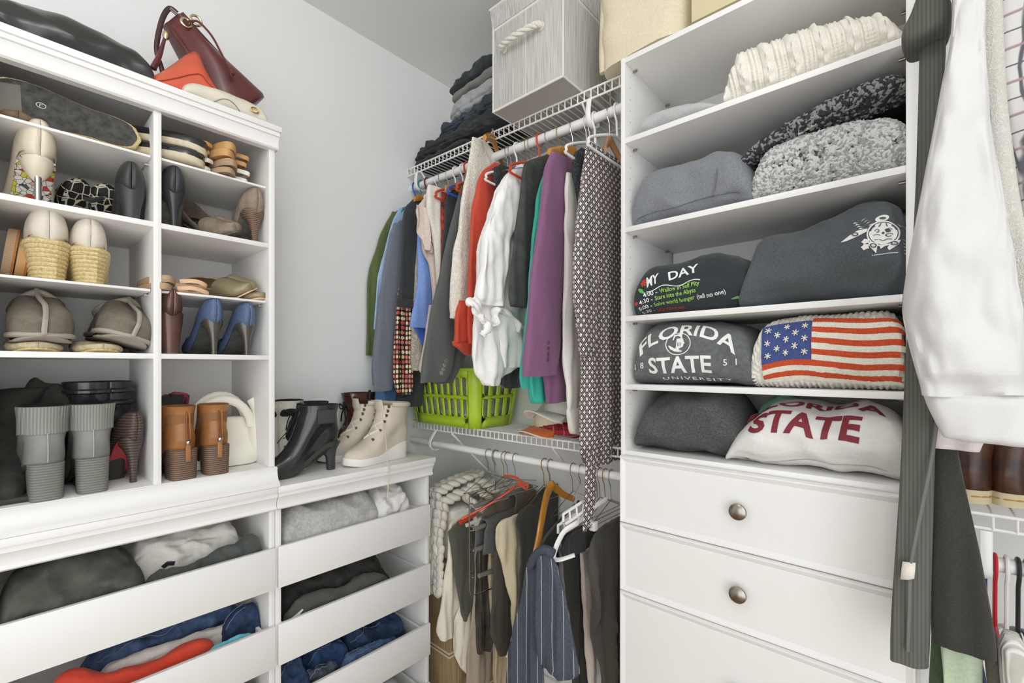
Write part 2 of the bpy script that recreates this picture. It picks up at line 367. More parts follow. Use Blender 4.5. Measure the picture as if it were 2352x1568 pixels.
# ---------------------------------------------------------------- shelf tower on the back wall
YF = -0.385 * S; TX0, TX1 = 1.2525 * S, 1.966 * S; tk = 0.0165
t = TOW = thing('shelf_tower', 'tall white tower of open shelves over drawers with round knobs', 'shelf unit', ((TX0 + TX1) / 2, YF / 2, 0))
for x0 in (TX0, TX1 - tk - 0.004):
    sp = part(t, 'side_panel', G().box(x0, x0 + tk + (0.004 if x0 > TX0 else -0.004), YF, -0.006, 0, Z(2.162), 0.001), LAM)
part(t, 'back_panel', G().box(TX0 + tk, TX1 - tk, -0.009, -0.005, Z(0.9), Z(2.15)), LAM)
TSH = [Z(2.162), Z(1.905), Z(1.622), Z(1.339), Z(1.123), Z(0.914)]
for i, z in enumerate(TSH):
    part(t, 'shelf', G().box(TX0 + tk - 0.004, TX1 - tk - 0.004, YF + 0.001, -0.009, z - 0.0145, z, 0.0008), LAM)
for i, z in enumerate(TSH[:5]):
    for xx, s in ((TX0 + tk - 0.004, 1), (TX1 - tk - 0.004, -1)):
        for yy in (YF + 0.05, -0.06):
            part(t, 'shelf_pin', G().lathe([(0.003, 0), (0.003, s * 0.012)], (xx, yy, z - 0.018), 8, 'x'), NICKEL)
hole = mat('dark_hole', '#55524d', 0.9)
for z in np.arange(TSH[5] + 0.03, TSH[0] - 0.03, 0.032 * 1.0):
    if min(abs(z - q) for q in TSH) > 0.022: part(t, 'peg_hole', G().lathe([(0.0014, 0.0), (0.0014, 0.0006)], (TX0 + tk - 0.0044, YF + 0.032, float(z)), 6, 'x'), hole)
DZT = [0.8985, 0.686, 0.4715, 0.152, -0.168]
for k in range(4):
    z1 = Z(DZT[k]); z0 = Z(DZT[k + 1] + 0.002); x0, x1 = TX0 + 0.003, TX1 - 0.004; y = YF - 0.0155
    g = G().box(x0, x1, y + 0.006, YF - 0.0005, z0, z1)
    b0 = 0.019
    ring = lambda i, yy: [(x0 + i, yy, z0 + i), (x1 - i, yy, z0 + i), (x1 - i, yy, z1 - i), (x0 + i, yy, z1 - i)]
    g.loft([ring(0.0, y + 0.006), ring(0.003, y), ring(0.006, y), ring(0.017, y + 0.005), ring(0.0175, y + 0.0045)], cap0=False, cap1=True)
    d = part(t, 'drawer', g, LAM, sharp=20)
    if k < 4:
        kx, kz = (x0 + x1) / 2, (z0 + z1) / 2 + (0.0 if k else 0.004); yk = y + 0.005
        part(d, 'knob', G().lathe([(0.0075, 0.001), (0.0065, -0.008), (0.008, -0.012), (0.0175, -0.015), (0.0195, -0.018), (0.0185, -0.0225), (0.013, -0.0265), (0.004, -0.0282)], (kx, yk, kz), 24, 'y'), NICKEL, label='brushed nickel round knob')

part(t, 'plinth', G().box(TX0 + 0.006, TX1 - 0.006, YF + 0.01, -0.02, 0, Z(-0.17)), LAM)
# ---------------------------------------------------------------- wire shelves and hanging rods
def wire_shelf(label, x0, x1, z, lip, dep, step, z1=None):
    z1 = z if z1 is None else z1
    zz = lambda x: z + (z1 - z) * (x - x0) / (x1 - x0)
    t = thing('wire_shelf', label, 'wire shelf', ((x0 + x1) / 2, -dep / 2, z))
    r = 0.0032
    for yy, dz in ((-dep, 0), (-dep, -lip), (-dep * 0.5, -0.006), (-0.012, -0.006)):
        part(t, 'rail_wire', G().tube([(x0, yy, zz(x0) + dz), (x1, yy, zz(x1) + dz)], r, 8), WIRE)
    n = int((x1 - x0) / step); proto = None
    for i in range(n + 1):
        x = x0 + 0.006 + i * step
        if x > x1: break
        if proto is None:
            pts = [(x, -0.008, zz(x)), (x, -dep * 0.5, zz(x)), (x, -dep + 0.004, zz(x) + 0.0005), (x, -dep - 0.003, zz(x) - 0.003), (x, -dep - 0.0032, zz(x) - lip + 0.002), (x, -dep, zz(x) - lip - 0.002)]
            proto = part(t, 'cross_wire', G().tube(pts, 0.0021, 6), WIRE); px0 = x
        else:
            c = proto.copy(); COL.objects.link(c); c.parent = t; c.location = (x - px0, 0, zz(x) - zz(px0))
    return t, zz
def brace(t, x, zs, dep, drop=0.26):
    part(t, 'support_brace', G().tube([(x, -dep - 0.002, zs - 0.03), (x, -0.006, zs - drop)], 0.0045, 8, flat=0.7), WIRE)
    part(t, 'brace_foot', G().box(x - 0.009, x + 0.009, -0.006, 0.0, zs - drop - 0.03, zs - drop + 0.012, 0.002), WIRE)
def rod(t, x0, x1, y, z0, z1, r, ends=True):
    o = part(t, 'hanging_rod', G().tube([(x0, y, z0), (x1, y, z1)], r, 18), WIRE)
    return o
def rod_bracket(t, x, yr, zr, zs, dep):
    """flat hook bracket carrying the rod under the shelf lip"""
    pts = smooth_path([(x, -dep, zs - 0.03), (x, yr - 0.030, zr + 0.012), (x, yr - 0.024, zr - 0.016), (x, yr, zr - 0.026), (x, yr + 0.024, zr - 0.014), (x, yr + 0.022, zr + 0.012)], 5)
    part(t, 'rod_bracket', G().tube(pts, 0.009, 10, flat=0.45, up=(1, 0, 0)), WIRE)
US, usz = wire_shelf('long white wire shelf above the crowded hanging shirts', 0.002, TX0 - 0.002, Z(2.19), 0.030, 0.312 * S, 0.0245, Z(2.160))
YR = -0.285 * S
UZ = lambda x: Z(2.102 - 0.036 * x / (1.2 * S))     # upper rod height
rod(US, 0.002, TX0 - 0.002, YR, UZ(0), UZ(1.2 * S), 0.0150)
for x in (0.10, 0.93): brace(US, x, usz(x), 0.312 * S, 0.30)
for x in (0.07, 0.955): rod_bracket(US, x, YR, UZ(x), usz(x), 0.312 * S)
LS, lsz = wire_shelf('lower white wire shelf holding the lime laundry basket', 0.002, TX0 - 0.002, Z(0.897), 0.026, 0.285 * S, 0.0225)
LRZ = Z(0.80)
rod(LS, 0.002, TX0 - 0.002, YR, LRZ, LRZ, 0.0135)
for x in (0.28, 0.80): brace(LS, x, lsz(x), 0.285 * S, 0.25)
for x in (0.17,): rod_bracket(LS, x, YR, LRZ, lsz(x), 0.285 * S)
RS, rsz = wire_shelf('white wire shelf carrying brown boots beside the tower', TX1 + 0.004, RX - 0.004, P(2300, 1186, y=-0.32 * S).z, 0.026, 0.32 * S, 0.030)
RRZ = P(2300, 1297, y=YR).z
rod(RS, TX1 + 0.004, RX - 0.004, YR, RRZ, RRZ, 0.0135)
rod_bracket(RS, P(2262, 1200, y=-0.3 * S).x, YR, RRZ, rsz(1.8), 0.32 * S)
URS, ursz = wire_shelf('upper white wire shelf right of the shelf tower', TX1 + 0.004, RX - 0.004, Z(2.16), 0.03, 0.312 * S, 0.0245)
rod(URS, TX1 + 0.004, RX - 0.004, YR, Z(2.06), Z(2.06), 0.015)
# ================================================================ hanging clothes
def fbm(x, y, z, s=1.0, o=3):
    v = 0; a = 1
    for i in range(o): v += a * noise.noise(Vector((x * s, y * s, z * s))); s *= 2.1; a *= 0.5
    return v
def drape_g(x, rows, th=0.010, amp=0.006, k=70., seed=0, n=44, nz=44, wr=0.0025, lean=0.0, puff=1.0, hemwave=0.0, plane='x'):
    """closed cloth body hanging in the upright plane x; rows (py, px of front edge, px of back edge) are sighted on that plane"""
    R = []
    for py, a, b in rows:
        kw = {plane: x}
        p = P(a, py, **kw); q = P(b, py, **kw); R.append((p.z, p.y if plane == 'x' else p.x, q.y if plane == 'x' else q.x))
    R.sort(key=lambda r: -r[0]); R = np.array(R)
    t = np.linspace(0, 1, len(R)); zs_t = np.linspace(0, 1, nz)
    # resample by arc of z
    zz = np.interp(zs_t, (R[0, 0] - R[:, 0]) / max(1e-6, R[0, 0] - R[-1, 0]), R[:, 0])
    yf = np.interp(-zz, -R[:, 0], R[:, 1]); yb = np.interp(-zz, -R[:, 0], R[:, 2])
    ker = np.array([1, 2, 3, 2, 1]) / 9.0
    sm = lambda a: np.convolve(np.pad(a, 2, mode='edge'), ker, 'valid')
    yf, yb = sm(yf), sm(yb)
    if plane == 'x': yb = np.minimum(yb, -0.022)
    rg = random.Random(seed); ph = [rg.uniform(0, 6.28) for _ in range(4)]; dr = rg.uniform(-4, 4)
    rings = []; uv = []
    for j in range(nz):
        v = j / (nz - 1); ym = (yf[j] + yb[j]) / 2; hw = abs(yb[j] - yf[j]) / 2; sg = 1 if yb[j] > yf[j] else -1
        tt = th * (0.55 + 0.45 * min(1, v * 6)) * (1 if v < 0.97 else 0.8); am = amp * min(1, 0.15 + v * 1.4)
        ring = []
        for i in range(n):
            a = 2 * math.pi * i / n; c, s_ = math.cos(a), math.sin(a)
            yr = hw * (abs(c) ** 0.75) * (1 if c > 0 else -1); y = ym + yr * sg * -1
            xo = tt * (abs(s_) ** 0.6) * (1 if s_ > 0 else -1) * puff
            z = zz[j]
            fold = am * (math.sin(k * y + ph[0] + dr * z) + 0.5 * math.sin(2.3 * k * y + ph[1] - dr * 1.7 * z) + 0.3 * math.sin(0.45 * k * y + ph[2]))
            w_ = wr * 1.5 * (fbm(y + seed, z * 0.6, xo * 4, 14.0) + 1.1 * (.3 - abs(noise.noise(Vector((y * 16 + seed + z * 5, z * 7, xo * 9))))))
            zz2 = z + (hemwave * math.sin(k * 0.7 * y + ph[3]) * v if hemwave else 0) + (0.006 * fbm(y * 1.0, seed * 3.1, 0, 9.0) if v == 1 else 0)
            dx = xo + fold + w_ + lean * (R[0, 0] - z)
            ring.append((x + dx, y, zz2) if plane == 'x' else (y, x + dx, zz2))
            uv.append((y + 1.3 * dx + (0.5 if s_ < 0 else 0.0), z))
        rings.append(ring)
    g = G().loft(rings); return g, uv
def drape(par, name, m, x, rows, label=None, **k):
    g, uv = drape_g(x, rows, **k); return part(par, name, g, m, uv=uv, label=label, sharp=80)
def garment(name, label, cat, m, xu, rows, group='clothes on the upper rod', body='body', **k):
    x = xu * S if k.get('plane', 'x') == 'x' else xu
    g, uv = drape_g(x, rows, **k)
    t = thing(name, label, cat, base_of(g.v), group=group)
    part(t, body, g, m, uv=uv, sharp=80); return t, x
def buttons(t, x, pts, r, m):
    for px, py in pts:
        p = P(px, py, x=x); c = (p.x, p.y, p.z)
        part(t, 'button', G().lathe([(r * 0.3, -0.002), (r, -0.002), (r, 0.0025), (r * 0.75, 0.0035), (r * 0.7, 0.002), (r * 0.1, 0.002)], c, 14, 'x'), m)
FAB = lambda name, col, **k: mat(name, col, k.pop('rough', 0.9), kind='fabric', scale=k.pop('scale', 260.), bump=k.pop('bump', 0.25), var=k.pop('var', 0.10), sheen=k.pop('sheen', 0.15), **k)

# -------- hangers
WOODH = mat('hanger_wood_orange', '#c9882e', 0.35, kind='wood', scale=40., bump=0.02, coat=0.3)
PALEH = mat('hanger_wood_pale', '#c4926a', 0.4, kind='wood', scale=40., bump=0.02)
PW = mat('plastic_white', '#e9e9e7', 0.3); PB = mat('plastic_blue', '#2f5fc4', 0.3); PR = mat('plastic_red', '#c8482c', 0.3)
PT = mat('plastic_teal', '#2c7f86', 0.3); PN = mat('plastic_navy', '#22306e', 0.3); PK = mat('plastic_black', '#2a2a2c', 0.3); PG = mat('plastic_grey', '#7d7e80', 0.35)
def hook_pts(x, yr, zr, zn, r=0.019, sgn=-1, n=9):
    pts = []
    for i in range(n + 1):
        a = math.radians(-35 + 235 * i / n); pts.append((x, yr - sgn * r * math.cos(a), zr + r * math.sin(a)))
    pts = pts[::-1][:-1] if False else pts
    # from the free end over the rod and down to the neck
    pts += [(x, yr + sgn * r * 0.9, zr - 0.014), (x, yr + sgn * 0.004, zr - 0.034), (x, yr, zn)]
    return pts
def hanger(kind, label, x, zr, m, yr=YR, hw=0.19, drop=0.065, rise=0.062, tw=0.0, group='hangers on the upper rod', rr=0.016, hookm=None, sgn=-1):
    zn = zr - rise
    t = thing('clothes_hanger', label, 'hanger', (x, yr, zn), group=group); t.rotation_euler = (0, 0, tw)
    L = lambda p: (p[0] - x, p[1] - yr, p[2] - zn)
    hp = [L(p) for p in hook_pts(x, yr, zr, zn, rr + 0.0035, sgn)]
    if kind == 'wire':
        part(t, 'hook', G().tube(hp, 0.0014, 6), hookm or m, local=True)
        part(t, 'frame', G().tube([(0, 0, 0), (0, -hw, -drop), (0, -hw + 0.012, -drop - 0.012), (0, hw - 0.012, -drop - 0.012), (0, hw, -drop)], 0.0014, 6, closed=True), m, local=True)
    elif kind == 'plastic':
        part(t, 'hook', G().tube(hp, 0.0034, 8), hookm or m, local=True)
        pts = smooth_path([(0, 0, 0), (0, -hw * 0.5, -drop * 0.38), (0, -hw, -drop), (0, -hw - 0.006, -drop - 0.016), (0, -hw + 0.014, -drop - 0.028), (0, hw - 0.014, -drop - 0.028), (0, hw + 0.006, -drop - 0.016), (0, hw, -drop), (0, hw * 0.5, -drop * 0.38)], 4, True)
        part(t, 'frame', G().tube(pts, 0.0042, 8, closed=True), m, local=True)
    else:
        part(t, 'hook', G().tube(hp, 0.0019, 8), hookm or CHROME, local=True)
        rings = []
        for i in range(17):
            s = -1 + i / 8; y = s * hw; z = -drop * abs(s) ** 1.25; hh = 0.017 * (1 - 0.55 * abs(s)) + 0.003; xx = 0.012 * s * s
            rings.append([(xx + 0.0075 * math.cos(a), y, z + hh * math.sin(a)) for a in [2 * math.pi * q / 10 for q in range(10)]])
        part(t, 'arm', G().loft(rings), m, local=True)
    return t

SLATE = FAB('slate_wool', '#757b87', scale=420., var=0.16); CHAR = FAB('charcoal_wool', '#5a5d5c', scale=420., var=0.14)
OLIVE = FAB('olive_cotton', '#5d6a3e'); LBLUE = FAB('light_blue_cotton', '#a6c4e6'); PERI = FAB('periwinkle', '#7f9fe0', rough=0.7)
BLACKC = FAB('black_cotton', '#34383b', var=0.15); BLUSH = FAB('blush', '#dccac0', rough=0.7); CREAM = FAB('cream_knit', '#e6e1d6')
DENIM = mat('denim_blue', '#5f86b8', 0.9, kind='mottle', scale=30., col2='#4a6c9c', bump=0.1)
DENDK = mat('denim_dark', '#2c4263', 0.9, kind='mottle', scale=40., col2='#1b2a44', bump=0.2)
DENMD = mat('denim_mid', '#52698a', 0.9, kind='mottle', scale=30., col2='#33466a', bump=0.2)
REDF = mat('red_floral', '#c64032', 0.8, kind='mottle', scale=45., col2='#2a2020', bump=0.05)
LACE = mat('cream_lace', '#f3f0e8', 0.85, kind='lace', scale=95., col2='#d9d6c8', bump=0.5)
LACEB = mat('beige_lace', '#c9c2b4', 0.85, kind='lace', scale=60., col2='#a9a294', bump=0.6)
RUST = FAB('red_orange_crepe', '#c8472f', rough=0.75, var=0.06); WHITE = FAB('white_cotton', '#f0efed', var=0.012, scale=420.)
CORD = mat('black_corduroy', '#4a4d4a', 0.95, kind='mottle', scale=25., col2='#383b38', bump=0.1); TEAL = FAB('teal_crepe', '#2fae98', rough=0.6, var=0.05)
PURP = FAB('plum_wool', '#84587b', scale=420., var=0.12); PEARL = FAB('pearl_satin', '#e2ded6', rough=0.5, var=0.03)
DLACE = mat('charcoal_lace', '#4c5156', 0.8, kind='lace', scale=110., col2='#22262a', bump=0.8)
TWEED = mat('tweed_cream_black', '#e2dccb', 0.95, kind='check', scale=28., col2='#3a3833'); VELV = FAB('black_velvet', '#26282a', sheen=0.4)
DOTS = mat('dotted_print', '#221e20', 0.7, kind='spots', scale=52.); NAVYF = mat('navy_flower_print', '#27293a', 0.7, kind='floral', scale=56.)
BTN = mat('horn_button', '#8a8784', 0.35); BTNP = mat('plum_button', '#5d4a58', 0.3)
DKR = FAB('brown_black_wool', '#3a3833', var=0.12)

garment('shirt', 'olive green shirt hanging nearest the grey wall', 'shirt', OLIVE, 0.035, [(486, 903, 950), (510, 888, 960), (532, 875, 960), (578, 861, 960), (640, 844, 955), (717, 842, 950), (770, 842, 945), (817, 840, 905)], amp=0.007, th=0.013, seed=1)
garment('shirt', 'light blue shirt between the olive shirt and slate jacket', 'shirt', LBLUE, 0.083, [(478, 918, 975), (505, 901, 975), (555, 889, 975), (638, 868, 965), (700, 860, 960), (755, 856, 940)], amp=0.006, th=0.012, seed=2)
garment('jeans', 'faded blue jeans, only the hem showing under the slate jacket', 'jeans', DENIM, 0.105, [(600, 905, 980), (800, 875, 950), (900, 864, 925), (930, 862, 925)], amp=0.005, th=0.014, seed=3)
t, x = garment('blazer', 'slate grey wool jacket with a long plain sleeve', 'jacket', SLATE, 0.135, [(506, 924, 975), (519, 900, 975), (532, 896, 975), (640, 877, 975), (747, 864, 960), (835, 855, 945), (885, 856, 930)], amp=0.003, th=0.012, seed=4)
drape(t, 'sleeve', SLATE, x + 0.017, [(512, 906, 930), (540, 896, 938), (640, 878, 930), (747, 865, 918), (835, 856, 908), (897, 859, 901)], amp=0.002, th=0.012, seed=41, k=40)
garment('skirt', 'black skirt, hem showing behind the dotted dress', 'skirt', BLACKC, 0.175, [(700, 930, 1000), (880, 912, 975), (925, 908, 968), (935, 925, 966)], amp=0.006, th=0.014, seed=5)
garment('dress', 'black dress printed with coral and cream dots', 'dress', DOTS, 0.21, [(520, 940, 1000), (690, 911, 960), (776, 904, 950), (873, 901, 949), (896, 906, 946), (906, 915, 940)], amp=0.008, th=0.014, seed=6, k=90)
t, x = garment('cardigan', 'black cardigan with ribbed cuff above the dotted dress', 'cardigan', BLACKC, 0.238, [(458, 950, 985), (473, 931, 985), (500, 927, 980), (601, 920, 966), (660, 915, 958), (688, 912, 954)], amp=0.004, th=0.015, seed=7)
drape(t, 'cuff', BLACKC, x + 0.003, [(684, 913, 955), (692, 912, 953), (704, 913, 952)], amp=0.001, th=0.016, nz=10)
garment('lace_top', 'beige lace top, scalloped hem under the periwinkle blouse', 'top', LACEB, 0.262, [(560, 958, 1010), (752, 947, 990), (820, 945, 975), (849, 947, 970)], amp=0.004, th=0.010, seed=8, hemwave=0.003)
t, x = garment('blouse', 'periwinkle blue blouse with a wide short sleeve', 'blouse', PERI, 0.295, [(470, 985, 1010), (519, 960, 1008), (638, 960, 1003), (659, 960, 1000), (700, 951, 996), (747, 942, 988), (750, 943, 986)], amp=0.003, th=0.012, seed=9)
drape(t, 'lining', mat('blue_lining', '#4a6fc8', 0.7), x - 0.012, [(730, 950, 988), (752, 948, 984), (775, 962, 982), (791, 969, 976)], amp=0.003, th=0.006, nz=16)
garment('dress', 'blush dress, pale pink hem strip beside the charcoal blazer', 'dress', BLUSH, 0.318, [(700, 985, 1010), (790, 975, 1000), (850, 962, 985), (856, 966, 980)], amp=0.004, th=0.010, seed=10)
t, x = garment('blouse', 'blush pink blouse with a ruffled front', 'blouse', BLUSH, 0.345, [(440, 985, 1030), (480, 954, 1030), (515, 960, 1030), (544, 967, 1030), (583, 969, 1025), (592, 985, 1022), (640, 991, 1020), (700, 997, 1015)], amp=0.006, th=0.014, seed=11, k=60)
drape(t, 'ruffle', BLUSH, x + 0.026, [(470, 956, 985), (500, 955, 980), (545, 968, 990), (575, 975, 996)], amp=0.012, th=0.005, seed=12, k=120)
garment('camisole', 'cream knit camisole folded over a white plastic hanger', 'camisole', CREAM, 0.395, [(424, 985, 1018), (430, 981, 1022), (487, 981, 1025), (516, 990, 1025), (560, 996, 1025), (650, 1004, 1020)], amp=0.005, th=0.013, seed=13)
garment('blouse', 'red floral blouse, a thin strip left of the black blazer', 'blouse', REDF, 0.43, [(440, 1013, 1060), (520, 1014, 1060), (600, 1013, 1055), (690, 1002, 1040)], amp=0.003, th=0.008, seed=14)
garment('blazer', 'black blazer with sharp shoulder left of the charcoal blazer', 'jacket', BLACKC, 0.46, [(436, 1044, 1090), (444, 1024, 1095), (544, 1020, 1095), (640, 1012, 1090), (760, 1000, 1080)], amp=0.003, th=0.012, seed=15)
t, x = garment('blazer', 'charcoal wool blazer with four buttons on its sleeve', 'jacket', CHAR, 0.505, [(432, 1060, 1110), (464, 1052, 1115), (528, 1034, 1115), (640, 1010, 1115), (764, 988, 1095), (830, 1000, 1060), (881, 1000, 1038)], amp=0.003, th=0.014, seed=16)
drape(t, 'sleeve', CHAR, x + 0.026, [(440, 1057, 1085), (464, 1050, 1084), (528, 1034, 1080), (578, 1020, 1072), (640, 1008, 1062), (688, 996, 1056), (764, 983, 1048), (820, 972, 1040), (866, 965, 1032), (878, 966, 1020)], amp=0.002, th=0.014, seed=17, k=40)
buttons(t, x + 0.041, [(1024, 828), (1020.5, 838), (1017, 848), (1013.5, 857)], 0.0075, BTN)
t, x = garment('lace_top', 'cream lace and satin top slung high beside an orange wooden hanger', 'top', LACE, 0.605, [(315, 1085, 1106), (322, 1084, 1112), (383, 1075, 1135), (441, 1063, 1125), (521, 1050, 1115), (578, 1040, 1110), (638, 1037, 1105), (700, 1034, 1085), (729, 1035, 1068)], amp=0.004, th=0.012, seed=18, wr=0.004, hemwave=0.003)
drape(t, 'satin_side', mat('ivory_satin', '#e4e2da', 0.45), x - 0.012, [(318, 1098, 1112), (326, 1100, 1130), (350, 1095, 1150), (380, 1090, 1158), (430, 1085, 1150), (560, 1080, 1130)], amp=0.004, th=0.008, seed=19, k=40)
t, x = garment('blouse', 'red-orange blouse with a gathered cuff behind the lace top', 'blouse', RUST, 0.675, [(376, 1140, 1175), (383, 1113, 1180), (408, 1099, 1175), (487, 1084, 1165), (555, 1079, 1155), (638, 1077, 1150), (673, 1075, 1145), (740, 1073, 1140), (790, 1076, 1120)], amp=0.004, th=0.014, seed=20)
drape(t, 'sleeve', RUST, x - 0.035, [(690, 1055, 1095), (732, 1043, 1092), (770, 1043, 1090), (785, 1041, 1086)], amp=0.005, th=0.016, seed=21, nz=20)
drape(t, 'cuff', RUST, x - 0.035, [(783, 1041, 1087), (792, 1040, 1086), (806, 1060, 1083), (816, 1074, 1080)], amp=0.004, th=0.013, seed=22, nz=12)
garment('top', 'charcoal crochet top on a white hanger beside the red-orange blouse', 'top', DLACE, 0.725, [(378, 1150, 1185), (386, 1131, 1190), (410, 1133, 1190), (440, 1140, 1190), (500, 1150, 1190)], amp=0.002, th=0.012, seed=23)
t, x = garment('shirt', 'crumpled white cotton shirt with its sleeve knotted', 'shirt', WHITE, 0.785, [(346, 1262, 1280), (367, 1213, 1285), (390, 1172, 1285), (407, 1157, 1285), (447, 1136, 1280), (501, 1119, 1275), (584, 1102, 1265), (640, 1098, 1255), (700, 1094, 1245), (776, 1088, 1235), (820, 1086, 1222), (864, 1096, 1150), (885, 1115, 1140)], amp=0.007, th=0.018, seed=24, wr=0.0075, n=84, nz=84)
drape(t, 'sleeve', WHITE, x + 0.03, [(400, 1165, 1195), (447, 1140, 1190), (540, 1113, 1172), (640, 1098, 1158), (680, 1093, 1150), (700, 1090, 1146)], amp=0.004, th=0.018, seed=25, wr=0.007, n=60, nz=70)
def knot(par, name, m, pts, r, seed, x):
    rg = random.Random(seed); g = G()
    for q in range(3):
        path = []
        for (px, py) in pts:
            p = P(px + rg.uniform(-6, 6), py + rg.uniform(-5, 5), x=x + rg.uniform(-0.006, 0.012)); path.append(p)
        path = smooth_path(path, 5); m_ = len(path)
        g.tube(path, [r * (0.75 + 0.35 * math.sin(i * 0.9 + q) + 0.2 * rg.random()) for i in range(m_)], 10, flat=0.6)
    return part(par, name, g, m, sharp=80)
knot(t, 'knotted_cuff', WHITE, [(1075, 695), (1090, 690), (1098, 715), (1112, 730), (1124, 745), (1118, 762), (1108, 768)], 0.011, 3, x + 0.055)
knot(t, 'tied_waist', WHITE, [(1140, 745), (1135, 722), (1150, 712), (1170, 725), (1188, 745), (1196, 760)], 0.013, 5, x + 0.035)
drape(t, 'shirt_tail', WHITE, x + 0.022, [(720, 1140, 1200), (760, 1146, 1202), (810, 1150, 1200), (845, 1158, 1192)], amp=0.006, th=0.008, seed=26, wr=0.005)
garment('jacket', 'cream and black checked tweed jacket, frayed corner under the white shirt', 'jacket', TWEED, 0.755, [(780, 1155, 1190), (810, 1142, 1185), (842, 1118, 1175), (858, 1150, 1163)], amp=0.002, th=0.008, seed=27)
garment('top', 'black velvet top, hem hanging over the lime basket', 'top', VELV, 0.765, [(800, 1170, 1215), (850, 1148, 1205), (882, 1142, 1197), (890, 1160, 1194)], amp=0.004, th=0.012, seed=28)
t, x = garment('blazer', 'black corduroy blazer between the white shirt and teal blouse', 'jacket', CORD, 0.885, [(352, 1268, 1290), (369, 1205, 1292), (395, 1199, 1292), (501, 1190, 1290), (584, 1180, 1285), (640, 1174, 1270), (698, 1172, 1225), (703, 1180, 1212)], amp=0.005, th=0.016, seed=29)
t, x = garment('blouse', 'bright teal blouse with teal sleeve hanging below the plum blazer', 'blouse', TEAL, 0.94, [(376, 1262, 1300), (386, 1253, 1302), (442, 1234, 1302), (501, 1230, 1302), (584, 1219, 1300), (680, 1211, 1295), (767, 1203, 1285), (887, 1193, 1262), (893, 1200, 1240)], amp=0.004, th=0.012, seed=30)
drape(t, 'sleeve', TEAL, x + 0.010, [(780, 1222, 1262), (860, 1214, 1256), (910, 1219, 1252), (927, 1226, 1250)], amp=0.003, th=0.014, seed=31, nz=24)
t, x = garment('blazer', 'plum purple wool blazer with four buttons on its sleeve', 'jacket', PURP, 1.0, [(352, 1285, 1310), (364, 1262, 1318), (407, 1256, 1320), (478, 1246, 1320), (629, 1235, 1318), (760, 1240, 1315), (880, 1252, 1308), (926, 1256, 1303)], amp=0.003, th=0.014, seed=32)
drape(t, 'sleeve', PURP, x + 0.027, [(350, 1270, 1290), (362, 1259, 1300), (407, 1251, 1300), (478, 1242, 1300), (572, 1229, 1298), (660, 1219, 1292), (732, 1214, 1286), (800, 1207, 1282), (857, 1202, 1277), (863, 1206, 1275)], amp=0.002, th=0.017, seed=33, k=36)
buttons(t, x + 0.045, [(1258, 787), (1258, 800.5), (1257.5, 813.5), (1257, 826)], 0.0066, BTNP)
t, x = garment('shirt', 'pearl white shirt sleeve with buttoned cuff beside the plum blazer', 'shirt', PEARL, 1.062, [(396, 1303, 1345), (430, 1297, 1348), (537, 1298, 1348), (629, 1298, 1348), (732, 1293, 1352), (836, 1295, 1352), (939, 1303, 1348), (950, 1304, 1346)], amp=0.004, th=0.012, seed=34)
drape(t, 'cuff', PEARL, x + 0.002, [(938, 1303, 1348), (950, 1304, 1347), (990, 1310, 1343), (997, 1314, 1340)], amp=0.001, th=0.013, nz=14)
garment('lace_top', 'dark sequinned lace top on an orange wooden hanger', 'top', DLACE, 1.098, [(340, 1335, 1372), (352, 1318, 1378), (420, 1318, 1378), (480, 1328, 1378), (520, 1336, 1375)], amp=0.004, th=0.012, seed=35, wr=0.006)
t, x = garment('dress', 'long navy dress with small white flower lattice print', 'dress', NAVYF, 1.155, [(326, 1352, 1420), (336, 1347, 1450), (362, 1343, 1452), (466, 1331, 1455), (584, 1320, 1455), (663, 1317, 1455), (700, 1320, 1455), (800, 1338, 1455), (853, 1341, 1455), (1008, 1339, 1455), (1052, 1338, 1452), (1076, 1352, 1440)], amp=0.006, th=0.014, seed=36, k=80, n=56)
drape(t, 'sleeve', NAVYF, x + 0.028, [(345, 1347, 1372), (466, 1332, 1372), (584, 1319, 1370), (663, 1317, 1368), (740, 1324, 1366), (800, 1332, 1364), (820, 1334, 1360)], amp=0.003, th=0.016, seed=37, k=40)
drape(t, 'tie_belt', NAVYF, x + 0.022, [(1040, 1346, 1368), (1100, 1344, 1368), (1160, 1342, 1366), (1200, 1341, 1360), (1222, 1340, 1348)], amp=0.002, th=0.003, seed=38, k=30)

